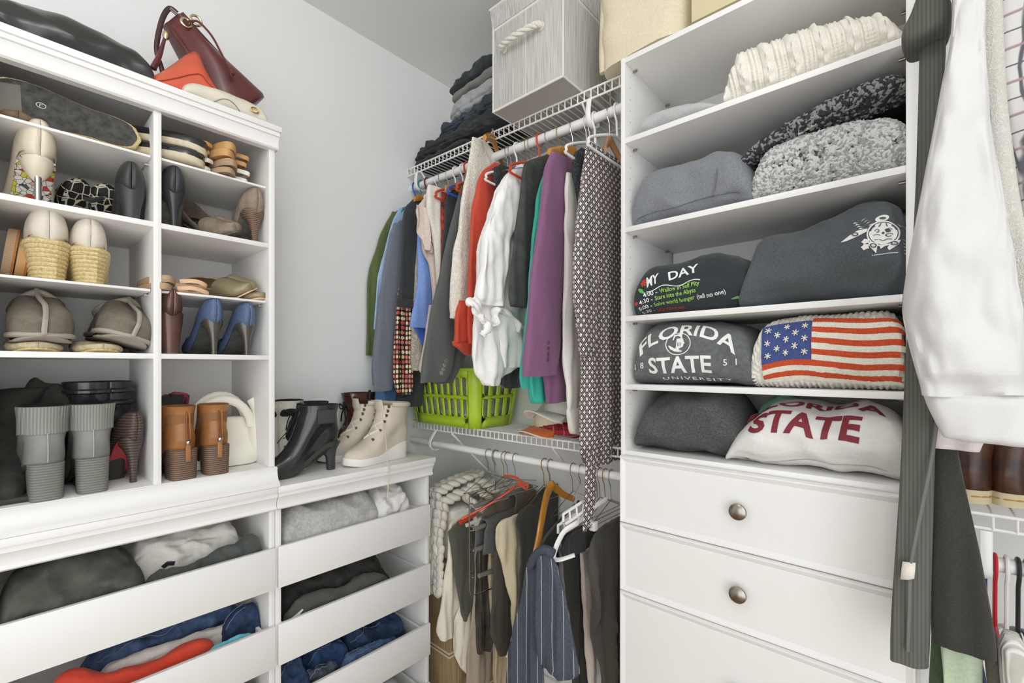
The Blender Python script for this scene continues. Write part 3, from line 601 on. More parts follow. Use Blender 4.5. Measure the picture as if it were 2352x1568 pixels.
# hangers on the upper rod, hooks over the rod (x in unscaled layout units, material, kind)
HG = [(0.037, 'plastic', PB, 'blue plastic hanger carrying the olive green shirt'), (0.086, 'plastic', PT, 'teal plastic hanger over the light blue shirt'), (0.136, 'plastic', mat('plastic_maroon', '#7c2b2e', 0.3), 'maroon plastic hanger over the slate jacket'),
      (0.212, 'wire', CHROME, 'silver wire hanger over the dotted dress'), (0.243, 'wood', WOODH, 'orange wooden hanger under the black cardigan shoulder'), (0.296, 'wire', CHROME, 'silver wire hanger over the periwinkle blouse'), (0.347, 'plastic', PW, 'white plastic hanger over the blush blouse'),
      (0.397, 'plastic', PW, 'white plastic hanger through the cream camisole'), (0.425, 'plastic', PR, 'red plastic hanger beside the cream camisole'), (0.462, 'wood', WOODH, 'orange wooden hanger under the black blazer'), (0.507, 'plastic', PB, 'blue plastic hanger above the charcoal blazer'),
      (0.560, 'plastic', PR, 'red plastic hanger just left of the cream lace top'), (0.677, 'wire', CHROME, 'silver wire hanger over the red-orange blouse'), (0.695, 'wire', CHROME, 'thin steel hanger beside the red-orange blouse'), (0.727, 'plastic', PW, 'white plastic hanger under the crochet top'), (0.783, 'wire', BRASS, 'brass wire hanger over the crumpled white shirt'),
      (0.800, 'wire', CHROME, 'silver wire hanger just left of the tall red hook'), (0.845, 'plastic', PR, 'red plastic hanger with tall hook above the white shirt'), (0.886, 'wire', CHROME, 'silver wire hanger over the corduroy blazer'), (0.942, 'wire', BRASS, 'twisted brass hanger over the teal blouse'),
      (1.003, 'wood', WOODH, 'orange wooden hanger tip poking from the plum blazer'), (1.062, 'wire', PW, 'white plastic hanger over the pearl white shirt'), (1.075, 'wire', PW, 'white plastic hanger left of the pale wooden hanger'), (1.098, 'plastic', PW, 'white plastic hanger over the dark lace top'), (1.157, 'wood', PALEH, 'pale wooden hanger over the navy dress'), (1.185, 'plastic', PW, 'white plastic hanger beside the shelf tower')]
for xu, kd, m, lab in HG:
    hanger(kd, lab, xu * S, UZ(xu * S), m, tw=rnd.uniform(-0.02, 0.02), rise=0.082, hw=.05 if m is PALEH else .10 if xu < .2 else .08 if m is PW and kd == 'wire' else 0.135 if kd == 'wire' else .15, drop=0.055)
# the slung wooden hanger of the lace top, hooked on the shelf lip
xh = 0.63 * S; zh = usz(xh) - 0.005
hanger('wood', 'orange wooden hanger hooked on the shelf lip beside the cream lace top', xh, zh, WOODH, yr=-0.33 * S, hw=0.15, drop=0.07, rise=0.03, tw=0.5, rr=0.004)
# ================================================================ shoes
def s01(t): t = max(0., min(1., t)); return t * t * (3 - 2 * t)
TOES = {'point': ([0, .015, .05, .10, .2, .35, .5, .65, .78, .88, .95, .985, 1], [.0, .011, .020, .0255, .0275, .0265, .031, .037, .034, .025, .014, .007, .0]),
        'round': ([0, .015, .05, .10, .2, .35, .5, .65, .78, .88, .95, .985, 1], [.0, .013, .023, .028, .031, .030, .034, .040, .040, .035, .025, .014, .0])}
LINE = mat('shoe_lining', '#8d7f6d', 0.8); DARKIN = mat('dark_lining', '#262422', 0.9)
def sole_z(s, H): return H * (1 - s01((s - 0.10) / 0.56)) + 0.010 * max(0, s - 0.85) / 0.15
def rim(par, pts, r, m, name='topline'): return part(par, name, G().tube(pts, r, 6), m, local=True)
def solid(o, th, off=0):
    md = o.modifiers.new('thick', 'SOLIDIFY'); md.thickness = th; md.offset = off; return o
def low_shoe(name, label, loc, rz, mu, ms, mh=None, L=.235, H=.085, cup=.056, vamp=.046, toe='point', heel='stiletto', throat=.60, group='shoes in the shoe cabinet', wf=1.0, lin=LINE, tilt=(0, 0), side=.42, cat='shoe', rimm=None, plat=0.0, hs=1.0, taper=0.55, sq=(.72, .75)):
    """pump, flat or slipper as one shell with topline, sole and heel; toe along +x of its own frame"""
    t = thing(name, label, cat, loc, group=group); t.rotation_euler = (tilt[0], tilt[1], rz)
    ns, na = 44, 25; ss = [0.5 - 0.5 * math.cos(math.pi * i / (ns - 1)) for i in range(ns)]; ss = [0.35 * a + 0.65 * i / (ns - 1) for i, a in enumerate(ss)]
    T = TOES[toe]; rows = []; sole = []; top = [[], []]
    for s in ss:
        w_ = float(np.interp(s, *T)) * wf; z0 = sole_z(s, H) + plat
        op = 1 - s01((s - throat + 0.05) / 0.12)
        amx = math.pi * (1 - op * (1 - (0.60 + 0.16 * (1 - s01(s / 0.2)) - 0.10 * s01((s - 0.2) / 0.2) * (1 if side < 0.5 else 0))))
        h = float(np.interp(s, [0, .12, .3, throat - .04, throat + .1, .85, 1], [cup * 1.25, cup * 1.3, cup * 1.35 * side / 0.42 * 0.9, vamp * 1.25, vamp, vamp * .72, vamp * .35]))
        row = []
        for i in range(na):
            a = -amx + 2 * amx * i / (na - 1); sn, cs = math.sin(a), math.cos(a)
            flare = 1.0 - 0.12 * (1 - cs) / 2 if s > throat else 1.0 - (0.03 + taper * (1 - s01(s / .45))) * ((1 - cs) / 2) ** 1.5
            row.append((s * L - (0.010 * s01(1 - s / .12) * (1 - abs((1 - cs) / 2 * 2 - 1)) if s < .12 else 0), w_ * flare * (abs(sn) ** sq[0]) * (1 if sn > 0 else -1), z0 + h * 0.5 * (1 - (abs(cs) ** sq[1]) * (1 if cs > 0 else -1))))
        rows.append(row)
        if op > 0.02: top[0].append(row[0]); top[1].append(row[-1])
        m_ = 9
        if s > (.075 if heel in ('stiletto', 'cone', 'block', 'spike') else 0): sole.append([(s * L, w_ * 0.90 * (2 * q / (m_ - 1) - 1), z0 - 0.0012 + (0.0 if s > .5 else 0.0)) for q in range(m_)])
    up = part(t, 'upper', G().sheet(rows), mu, local=True, sharp=70); solid(up, 0.0022, 1)
    rim(t, top[0][::-1] + top[1], 0.0016, rimm or mu)
    ins = [[(s * L, float(np.interp(s, *T)) * wf * 0.86 * (2 * q / 6 - 1), sole_z(s, H) + plat + 0.004 + 0.004 * abs(2 * q / 6 - 1)) for q in range(7)] for s in ss if s < throat + 0.12]
    part(t, 'insole', G().sheet(ins), lin, local=True)
    so = part(t, 'sole', G().sheet(sole), ms, local=True); solid(so, 0.004, -1 if False else 1)
    mh = mh or mu; g = G()
    if heel in ('stiletto', 'cone', 'block', 'spike'):
        prof = {'stiletto': [(0, .036, .034, .0250), (.10, .031, .029, .0225), (.22, .025, .020, .0165), (.38, .0195, .0125, .0115), (.6, .0165, .0085, .0085), (.85, .0155, .0068, .0068), (1, .0155, .0072, .0072)],
                'spike': [(0, .034, .028, .0210), (.12, .030, .022, .0170), (.30, .025, .010, .0090), (.45, .0235, .0055, .0055), (1, .0235, .0055, .0055)],
                'cone': [(0, .036, .034, .0265), (.15, .032, .030, .0245), (.5, .026, .022, .0195), (.85, .023, .0175, .0165), (1, .023, .0175, .0165)],
                'block': [(0, .036, .035, .028), (.2, .033, .032, .0275), (1, .030, .028, .027)]}[heel]
        rings = []
        for f, cx, hl, hw in prof:
            z = (H + plat - 0.001) * (1 - f); n = 18
            rings.append([(cx + hl * (abs(math.cos(a)) ** .8) * (1 if math.cos(a) > 0 else -1), hw * hs * (abs(math.sin(a)) ** .8) * (1 if math.sin(a) > 0 else -1), z + (0.012 if f == 0 else 0.003 if f < .16 else 0) * (1 - (math.cos(a) + 1) * .5) - (0.010 * (math.cos(a) + 1) * .5 if f == 0 else 0.004 * (math.cos(a) + 1) * .5 if f < .16 else 0)) for a in [2 * math.pi * q / n for q in range(n)]])
        g.loft(rings); part(t, 'heel', g, mh, local=True)
        if heel == 'spike':
            cov = []
            for f, cx, hl, hw in ((-.02, .034, .036, .0270), (.12, .031, .031, .0245), (.26, .027, .021, .0180), (.36, .025, .011, .0105), (.40, .024, .006, .006)):
                cov.append([(cx + hl * math.cos(a), hw * math.sin(a), H * (1 - f) - .006 * (math.cos(a) + 1)) for a in [2 * math.pi * q / 20 for q in range(20)]])
            part(t, 'heel_cover', G().loft(cov), mu, local=True)
    elif heel == 'wedge':
        rings = []
        for i in range(16):
            s = 0.012 + 0.66 * i / 15; w_ = float(np.interp(s, *T)) * wf; z1 = sole_z(s, H) + plat + 0.002
            rings.append([(s * L, -w_ * .60, 0), (s * L, w_ * .60, 0), (s * L, w_ * .76, z1 * .5), (s * L, w_ * .98, z1), (s * L, -w_ * .98, z1), (s * L, -w_ * .76, z1 * .5)])
        g.loft(rings); part(t, 'wedge_heel', g, mh, local=True, sharp=60)
    if plat and heel != 'wedge' or plat > 0.012:
        rings = []
        for i in range(18):
            s = 0.003 + 0.994 * i / 17; w_ = float(np.interp(s, *T)) * wf * 1.02 + .001; z1 = sole_z(s, H) + plat; z0 = sole_z(s, H)
            rings.append([(s * L, -w_, z0), (s * L, w_, z0), (s * L, w_, z1), (s * L, -w_, z1)])
        part(t, 'platform', G().loft(rings), ms, local=True)
    return t
def rope_wrap(t, L, H, wf, m, toe='round', n=9):
    """braided rope courses round a wedge"""
    T = TOES[toe]
    for k in range(n):
        f = (k + 0.5) / n; pts = []
        for sd in (1, -1):
            rngs = np.linspace(0.60, 0.012, 12) if sd == 1 else np.linspace(0.012, 0.60, 12)
            for s in rngs:
                w_ = float(np.interp(s, *T)) * wf * (0.62 + 0.10 * f + 0.28 * f * f); zz = (sole_z(s, H)) * f * (1 - .10 * s / .6)
                if zz < 0.003: continue
                pts.append((s * L - 0.002, sd * (w_ + 0.001), zz))
        if len(pts) > 4: part(t, 'rope_course', G().tube(pts, 0.5 * H / n * 1.15, 7), m, local=True)
def boot(name, label, loc, rz, mu, ms, mh=None, L=.25, H=.07, sh=.13, heel='block', toe='round', plat=.006, wf=1.0, lin=DARKIN, group='shoes in the shoe cabinet', topw=.040, topf=.115, flare=0.0, lean=0.0, soleth=0.008, notch=0.0, hl=.62, fh=1.0):
    """ankle boot built of level slices that are lifted over the heel; toe along +x"""
    t = thing(name, label, 'boot', loc, group=group); t.rotation_euler = (0, 0, rz)
    A_ = .115 * fh
    lift = lambda x: H * (1 - s01((x / L - .12) / .52)) + plat + 0.008 * max(0, x / L - .85) / .15
    def liftz(x, z):
        b_ = s01((z - .05 * fh) / (A_ - .05 * fh)); return lift(x) * (1 - b_) + (H + plat) * b_
    T = TOES[toe]; n = 40; rings = []; zs = list(np.linspace(0, A_, 15)) + list(np.linspace(A_ + .008, A_ + sh, 12))
    fr = lambda z: float(np.interp(z, [0, .012 * fh, .03 * fh, .045 * fh, .06 * fh, .08 * fh, .10 * fh, .13 * fh, A_ + max(sh, .02)], [L, L * 1.0, L * .95, L * .83, L * .70, L * .57, L * .50, L * .47, topf]))
    bk = lambda z: float(np.interp(z, [0, .015 * fh, .04 * fh, .07 * fh, A_, A_ + sh], [0.004, 0.0, -.004, .002, .006, -.002 - flare]))
    wd = lambda z: float(np.interp(z, [0, .02 * fh, .045 * fh, .07 * fh, A_, A_ + sh], [1.0, 1.05, 1.0, .93, .93, 1.0]))
    for z in zs:
        a0, a1 = bk(z), fr(z); bl = s01((z - .045 * fh) / (.06 * fh)); ring = []
        for i in range(n):
            a = 2 * math.pi * i / n; s = 0.5 - 0.5 * math.cos(a); sd = 1 if math.sin(a) >= 0 else -1
            foot = float(np.interp(a0 + (a1 - a0) * s if True else s, [q * L for q in T[0]], T[1])) if bl < 1 else 0
            sf = (a1 - a0) / L
            foot = float(np.interp(s if sf > .98 else s * (1 - bl) + s * bl, *T)) * (1.0)
            ell = topw * float(np.interp(z, [.05 * fh, A_, A_ + sh], [.94, .92, 1.0])) * math.sqrt(max(0, 1 - (2 * s - 1) ** 2)) ** .9
            y = sd * (foot * (1 - bl) * wd(z) + ell * bl) * wf
            x = a0 + (a1 - a0) * s
            zz = z + liftz(x, z) - (notch * max(0, 1 - abs(s - .5) / .3) if z > A_ + sh * .95 else 0)
            ring.append((x + lean * max(0, z - .87 * A_), y, zz))
        rings.append(ring)
    top = rings[-1]; c = np.mean(np.array(top), axis=0)
    inn = lambda f, dz: [(c[0] + (p[0] - c[0]) * f, c[1] + (p[1] - c[1]) * f, p[2] - dz) for p in top]
    part(t, 'upper', G().loft(rings, cap1=False), mu, local=True, sharp=60)
    part(t, 'lining', G().loft([top, inn(.93, -.001), inn(.90, .012), inn(.86, .05)], cap0=False), lin, local=True)
    r0 = rings[0]; c0 = np.mean(np.array(r0), axis=0)
    sc = lambda f, dz: [(c0[0] + (p[0] - c0[0]) * f, c0[1] + (p[1] - c0[1]) * f, p[2] + dz) for p in r0]
    part(t, 'sole', G().loft([sc(1.03, .003), sc(1.035, -plat * .3), sc(1.03, -soleth)]), ms, local=True)
    mh = mh or ms
    if heel != 'none' and H > 0.012:
        prof = {'block': [(0, .034, .0405, .0285), (1, .031, .034, .0262)], 'flare': [(0, .034, .0415, .0310), (1, .033, .037, .029)], 'slim': [(0, .033, .039, .0265), (.15, .030, .024, .019), (.5, .024, .014, .0135), (1, .023, .0125, .0125)]}[heel]
        rg = []
        for f, cx, hl_, hw in prof:
            z = (H + plat - soleth + .002) * (1 - f) + (0 if f < 1 else -plat * 0)
            rg.append([(cx + hl_ * (abs(math.cos(a)) ** .55) * (1 if math.cos(a) > 0 else -1), hw * wf * (abs(math.sin(a)) ** .55) * (1 if math.sin(a) > 0 else -1), z + (0.010 if f == 0 else 0)) for a in [2 * math.pi * q / 24 for q in range(24)]])
        part(t, 'heel', G().loft(rg), mh, local=True)
    elif heel == 'none' and H > 0.012:
        rg = []
        for i in range(14):
            s = .01 + .62 * i / 13; w_ = float(np.interp(s, *T)) * wf * 1.03; z1 = lift(s * L) - soleth + .002
            rg.append([(s * L, -w_, 0), (s * L, w_, 0), (s * L, w_, z1), (s * L, -w_, z1)])
        part(t, 'wedge_heel', G().loft(rg), mh, local=True)
    t['top_z'] = A_ + sh + H + plat
    info = dict(fr=fr, bk=bk, lift=liftz, topw=topw * wf, sh=sh, H=H, plat=plat, L=L, A=A_)
    del t['top_z']
    return t, info
def laces(t, I, m, me, n=7, z0=.055, z1=None, half=.016, r=.0022, bow=True, hooks=False, long_end=None, er=.0042):
    """eyelets, criss-cross laces and a bow down a boot front"""
    z1 = z1 or I['A'] + I['sh'] - .008; Q = []
    for i in range(n):
        z = z0 + (z1 - z0) * i / (n - 1); x = I['fr'](z); zz = z + I['lift'](x, z)
        w_ = half * (0.75 + 0.35 * i / (n - 1)); Q.append(((x - .010, w_, zz + .004), (x - .010, -w_, zz + .004)))
    for a, b in Q:
        for p in (a, b):
            sg = 1 if p[1] > 0 else -1; q = (p[0] - .004, p[1] + sg * .005, p[2])
            part(t, 'eyelet', G().lathe([(er * .45, .002), (er, .002), (er, -.004), (er * .45, -.004)], q, 10, 'x'), me, local=True)
    for i in range(n - 1):
        a, b = Q[i]; c, d = Q[i + 1]
        for p, q in ((a, d), (b, c)):
            mid = ((p[0] + q[0]) / 2 + .006, 0, (p[2] + q[2]) / 2 + .002)
            part(t, 'lace', G().tube(smooth_path([p, mid, q], 4), r, 6, flat=.5), m, local=True)
    if bow:
        p = Q[-3][0]; c = (p[0] + .016, 0, p[2])
        for sg in (1, -1):
            part(t, 'lace_bow', G().tube(smooth_path([c, (c[0] + .006, sg * .022, c[2] + .012), (c[0], sg * .030, c[2] - .004), (c[0] + .004, sg * .012, c[2] - .006), c], 4), r * 1.2, 6, flat=.5), m, local=True)
            part(t, 'lace_end', G().tube(smooth_path([c, (c[0] + .004, sg * .010, c[2] - .025), (c[0] + .004, sg * .016, c[2] - .055)], 4), r, 6, flat=.5), m, local=True)
    return Q
def yat(px, x): return P(px, 841, x=x).y       # depth along the left wall of a sighting on plane x
PI = math.pi
# materials
BEIGEP = mat('beige_patent', '#ddd2bd', 0.35, kind='leather', scale=300., bump=0.02, var=0.03, coat=0.3)
BLKL = mat('black_leather', '#383a3a', 0.38, kind='leather', scale=350., bump=0.08, var=0.15); BLKS = mat('black_shiny_leather', '#26282a', 0.25, kind='leather', scale=200., bump=0.1, var=0.2, coat=0.4)
GREYL = mat('grey_leather', '#8b8d88', 0.55, kind='leather', scale=300., bump=0.1, var=0.12); GREYR = mat('grey_ribbed_knit', '#93958f', 0.9, kind='rib', scale=60., col2='#7d7f79', bump=0.2)
GSTACK = mat('grey_stack', '#7b7c76', 0.6, kind='stack', scale=55., col2='#666761', bump=0.2); BSTACK = mat('brown_stack', '#7d6350', 0.6, kind='stack', scale=60., col2='#4f3d30', bump=0.3)
TAUPE = mat('taupe_suede', '#9c8d7b', 0.95, kind='mottle', scale=28., col2='#7d6f5e', bump=0.1); SOLEG = mat('worn_sole_grey', '#6d6a60', 0.8, kind='mottle', scale=60., col2='#4e4c46', bump=0.1)
ROPE = mat('jute_rope', '#e0cf9f', 0.95, kind='mottle', scale=220., col2='#bfa772', bump=0.5); IVORY = mat('ivory_canvas', '#ddd5c8', 0.8, kind='fabric', scale=300., bump=0.1, var=0.015)
SUEDEB = mat('grey_brown_suede', '#857d70', 0.95, kind='mottle', scale=18., col2='#6a6256', bump=0.15); TRIM = mat('suede_trim', '#a49c92', 0.8)
BRONZE = mat('bronze_leather', '#6d4f47', 0.3, 0.35, kind='leather', scale=160., bump=0.2, var=0.2); NAVYL = mat('blue_denim_leather', '#5a6b8e', 0.55, kind='fabric', scale=300., bump=0.1, var=0.15)
HORN = mat('tortoise_heel', '#4b453e', 0.2, coat=0.5); TANL = mat('cognac_leather', '#a8713f', 0.45, kind='leather', scale=250., bump=0.06, var=0.18)
BRWN = mat('brown_strappy_leather', '#5a4a42', 0.4, kind='stack', scale=45., col2='#3d322c', bump=0.5); REDS = mat('red_sole', '#c2474b', 0.35)
WEB = mat('web_print', '#161514', 0.6, kind='web', scale=48., col2='#d8d2b8'); PRINT = mat('comic_print_sole', '#dddddd', 0.5, kind='patch', scale=105.)
TANS = mat('tan_sandal', '#c79a62', 0.6, kind='leather', scale=250., bump=0.05, var=0.1); CORK = mat('cork_stack', '#bfa284', 0.8, kind='stack', scale=110., col2='#9d8166', bump=0.1); PALES = mat('pale_sole', '#d8cdb6', 0.6, kind='mottle', scale=20., col2='#c4b698', bump=0.05)
OLIV = mat('olive_gold_leather', '#8f8568', 0.45, 0.2, kind='leather', scale=200., bump=0.1, var=0.15); PEACH = mat('peach_binding', '#dcb795', 0.6)
WLEA = mat('white_leather', '#e6e4d8', 0.45, kind='leather', scale=200., bump=0.05, var=0.03); OXB = mat('oxblood_patent', '#4d2a26', 0.15, kind='leather', scale=60., bump=0.1, var=0.25, coat=0.8)
BEIGES = mat('beige_nubuck', '#cfc5b6', 0.9, kind='leather', scale=300., bump=0.08, var=0.04); WSOLE = mat('white_rubber', '#e8e5df', 0.6); LACEW = mat('cream_lace_cord', '#e0d8c4', 0.8); LACEK = mat('black_lace_cord', '#1b1c1c', 0.8)
BANDS = mat('woven_bands', '#bb3333', 0.9, kind='bands', scale=90.); DARKR = mat('dark_rubber', '#35342f', 0.7); WEBIN = mat('web_insole', '#b69a78', 0.8)
f0 = FIX[0]; f1 = FIX[1]
# ---- bays of the left column
# top bay: espadrille lying on its side, sole towards the room
def espadrille_side():
    L = .262; p = P(326, 352, x=0.285); y1 = p.y; y0 = y1 - L
    t = thing('espadrille', 'espadrille lying on its side, worn black sole with size mark showing', 'shoe', (0.27, (y0 + y1) / 2, zL1), group='shoes in the shoe cabinet')
    T = TOES['round']; zc = zL1 + .047; f = lambda s: float(np.interp(1 - s, *T)) * 1.14
    def outl(sc, x, tw=0.): return [(x + .0, y0 + L / 2 + (s - .5) * L * sc, zc + sd * f(s) * sc + 0.010 * (0.5 - s)) for sd, ss in ((1, np.linspace(.004, .996, 26)), (-1, np.linspace(.996, .004, 26))) for s in ss]
    part(t, 'rope_sole', G().loft([outl(.97, .268), outl(1.0, .272), outl(1.0, .284), outl(.97, .288)]), ROPE, sharp=50)
    part(t, 'outsole', G().loft([outl(.93, .286), outl(.93, .2905)]), mat('black_rubber_worn', '#4b4b46', 0.75, kind='mottle', scale=55., col2='#2a2a27', bump=0.15), sharp=50)
    part(t, 'heel_patch', G().add([(.2912, y0 + .010, zc - .030), (.2912, y0 + .060, zc - .034), (.2912, y0 + .057, zc + .034), (.2912, y0 + .012, zc + .024)], [(0, 1, 2, 3)]), mat('sole_patch_grey', '#6d6c64', 0.8))
    # upper behind the sole
    rows = [[(.272 - .055 * math.sin(PI * a / 10) * (0.9 if s > .5 else .75), y0 + s * L, zc + f(s) * .96 * math.cos(PI * a / 10)) for a in range(11)] for s in np.linspace(.01, .99, 20)]
    part(t, 'upper', G().sheet(rows), mat('brown_weave', '#8d7a5a', 0.9, kind='mottle', scale=150., col2='#6a5a40', bump=0.3), sharp=60)
    cc = (.2915, y0 + .088, zc + .004)
    part(t, 'size_ring', G().tube([(cc[0], cc[1] + .0075 * math.cos(a), cc[2] + .0055 * math.sin(a)) for a in np.linspace(0, 2 * PI, 17)[:-1]], .0006, 5, closed=True), WSOLE)
    part(t, 'size_mark', G().tube([(cc[0], cc[1] - .002, cc[2] - .003), (cc[0], cc[1] - .002, cc[2] + .003), (cc[0], cc[1] + .003, cc[2] + .002)], .0006, 5), WSOLE)
espadrille_side()
low_shoe('flat_shoe', 'brown flat shoe mostly hidden behind the upturned espadrille', (.10, yat(40, .2), zL1), 0, mat('brown_flat', '#6f5b45', 0.7), SOLEG, H=.008, cup=.045, heel='none', toe='round', L=.2, throat=.62, vamp=.03)
# second bay
bp = low_shoe('high_heel', 'beige patent pump with colourful printed sole and silver spike heel', (.300, yat(92, .30), f0 + .001), PI + .10, BEIGEP, PRINT, CHROME, L=.235, H=.100, cup=.070, toe='round', wf=1.12, heel='spike')
for i, px in enumerate((142, 230)):
    low_shoe('web_flat', ['black flat with white spider-web print beside the beige pump', 'black spider-web flat with ankle strap beside the black pump'][i], (.10, yat(px, .12), f0 + .006), .35 - .3 * i, WEB, WEB, L=.13, H=.004, cup=.03, heel='none', toe='round', throat=.60, vamp=.030, wf=.72, lin=WEBIN, tilt=(0, -.75))
o = low_shoe('high_heel', 'black leather pump with cone heel, left of the divider', (.305, yat(302, .305), f0 + .001), PI - .12, BLKL, BLKL, BLKL, L=.23, H=.075, cup=.055, toe='round', heel='cone', lin=WEBIN)
tb = thing('ankle_strap', 'loose black ankle strap lying by the web flats', 'strap', (.2, yat(225, .2), f0 + .05), group='shoes in the shoe cabinet')
part(tb, 'strap_band', G().tube(smooth_path([(.22, yat(193, .22), f0 + .050), (.21, yat(215, .21), f0 + .054), (.20, yat(238, .2), f0 + .068)], 5), .005, 8, flat=.3), BLKL); part(tb, 'buckle', G().tube([(.2, yat(240, .2) + .006 * math.cos(a), f0 + .066 + .005 * math.sin(a)) for a in np.linspace(0, 6.28, 9)[:-1]], .0011, 5, closed=True), CHROME)
# third bay
for i, (px, xx) in enumerate(((8, .25), (40, .26))):
    t = thing('sandal', ['tan sandal standing on edge at the far left of its shelf', 'tan sandal with orange welt leaning beside the rope wedges'][i], 'sandal', (.2, yat(px, xx), zL3), group='shoes in the shoe cabinet')
    T = TOES['round']; yy = yat(px, xx); hgt = .115 - .018 * i; lean = .20
    ol = lambda sc, dy: [(.06 + .20 * s, yy + dy + lean * (hgt * .5 + sd * float(np.interp(s, *T)) * hgt / .078 * sc) * .6, zL3 + .003 + hgt * .5 + sd * float(np.interp(s, *T)) * hgt / .0802 * sc) for sd, q in ((1, np.linspace(.99, .01, 18)), (-1, np.linspace(.01, .99, 18))) for s in q]
    part(t, 'sole', G().loft([ol(.98, -.006), ol(1.0, .002), ol(.98, .008)]), CORK if i == 0 else TANS, sharp=50); part(t, 'welt', G().loft([ol(1.01, .008), ol(1.01, .012)]), mat('orange_welt', '#a8672e', 0.6), sharp=50)
    part(t, 'strap', G().tube(smooth_path([(.22, yy + .012, zL3 + .03), (.20, yy + .035, zL3 + .05), (.17, yy + .03, zL3 + .08)], 5), .006, 8, flat=.3), GREYL)
for i, (px, r_) in enumerate(((113, PI + .02), (208, PI - .02))):
    H_ = .088 - .004 * i
    t = low_shoe('espadrille_wedge', ['ivory espadrille rope wedge next to the tan sandals', 'ivory espadrille rope wedge nearer the cabinet divider'][i], (.295, yat(px, .295), zL3 + .001), r_, IVORY, ROPE, ROPE, L=.24, H=H_, cup=.062 - .004 * i, toe='round', heel='wedge', wf=1.22 if i == 0 else 1.12)
    rope_wrap(t, .24, H_, 1.22 if i == 0 else 1.12, ROPE)
# fourth bay: flats below, slippers on top
for i, px in enumerate((62, 205)):
    low_shoe('espadrille_flat', ['pale espadrille flat squashed under the first suede slipper', 'pale espadrille flat under the tilted suede slipper'][i], (.07, yat(px, .2), f1 + .001), .06, mat('pale_espadrille', '#cfc2a6', 0.9, kind='mottle', scale=120., col2='#b3a380', bump=.3), ROPE, L=.24, H=.008, cup=.022, vamp=.024, heel='none', toe='round', wf=1.15)
for i, (px, rz, tl, dz) in enumerate(((86, .02, 0.0, .026), (243, .12, .30, .030))):
    t = low_shoe('slipper', ['grey-brown suede slipper with front seam lying level', 'grey-brown suede slipper with front seam, tipped to one side'][i], (.075, yat(px, .2), f1 + dz), rz, SUEDEB, TRIM, L=.25, H=.004, cup=.06, vamp=.092, toe='round', heel='none', throat=.50, wf=1.36, tilt=(-tl, 0), lin=mat('fleece_lining', '#a89c8a', 1.0), side=.8, sq=(.45, .85))
    T = TOES['round']
    part(t, 'welt', G().tube([(s * .25, sd * float(np.interp(s, *T)) * 1.27, .010) for sd, q in ((1, np.linspace(.01, .995, 18)), (-1, np.linspace(.995, .01, 18))) for s in q], .0062, 6, closed=True), TRIM, local=True)
    sp = []
    for s in np.linspace(.48, 1.0, 14):
        h = float(np.interp(s, [.46, .6, .85, 1], [.092 * 1.25, .092, .092 * .72, .092 * .35])); sp.append((s * .25 + .003 + .004 * s, .004 * math.sin(s * 9), .004 + h + .0045))
    part(t, 'front_seam', G().tube(sp + [(.2575, 0, .022), (.257, 0, .010)], .0036, 6, flat=1.4), TRIM, local=True)
    part(t, 'fur_collar', G().tube(smooth_path([(.11, -.034, .09), (.13, 0, .112), (.11, .034, .09), (.05, .040, .068), (.0, 0, .066), (.05, -.04, .068)], 5, True), .008, 8, closed=True), mat('fleece_lining', '#a89c8a'), local=True)
# bottom bay
p = P(106, 1150, z=HF)
for i, (px, py, rz) in enumerate(((108, 1146, PI + .06), (212, 1128, PI - .02))):
    p = P(px, py, z=HF); t, I = boot('ankle_boot', ['grey ankle boot with ribbed shaft standing nearest the cabinet edge', 'grey ankle boot with ribbed shaft, second from the left'][i], (min(p.x + .020, XF - .006), p.y, HF + .001), rz, GREYL, DARKR, GSTACK, L=.25, H=.068, sh=.040, heel='block', plat=.006, topw=.041, topf=.112, wf=1.04, fh=.76)
    # ribbed elastic panel round the shaft
    rg = []
    for z in np.linspace(.068, .1265, 6):
        a0, a1 = I['bk'](z), I['fr'](z); ring = []
        for q in range(72):
            a = 2 * PI * q / 72; s_ = .5 - .5 * math.cos(a); rr = .0006 * math.cos(q * PI); e = .041 * 1.04 * float(np.interp(z, [.038, .0874, .1274], [.94, .92, 1.0])) * abs(math.sin(a)) ** .9 
            ring.append((a0 - .0018 + (a1 - a0 + .003) * s_, (1 if math.sin(a) >= 0 else -1) * (e + .0010 + rr), z + I['lift'](a0 + (a1 - a0) * s_, z)))
        rg.append(ring)
    part(t, 'ribbed_panel', G().loft(rg, False, False), GREYR, local=True, sharp=20)
    part(t, 'back_seam', G().tube([(-.004, 0, .082), (-.0075, 0, .10), (-.006, 0, .12), (-.001, 0, .144)], .0012, 5), mat('pale_stitch', '#a9aaa4', .7), local=True)
p = P(50, 1120, z=HF)
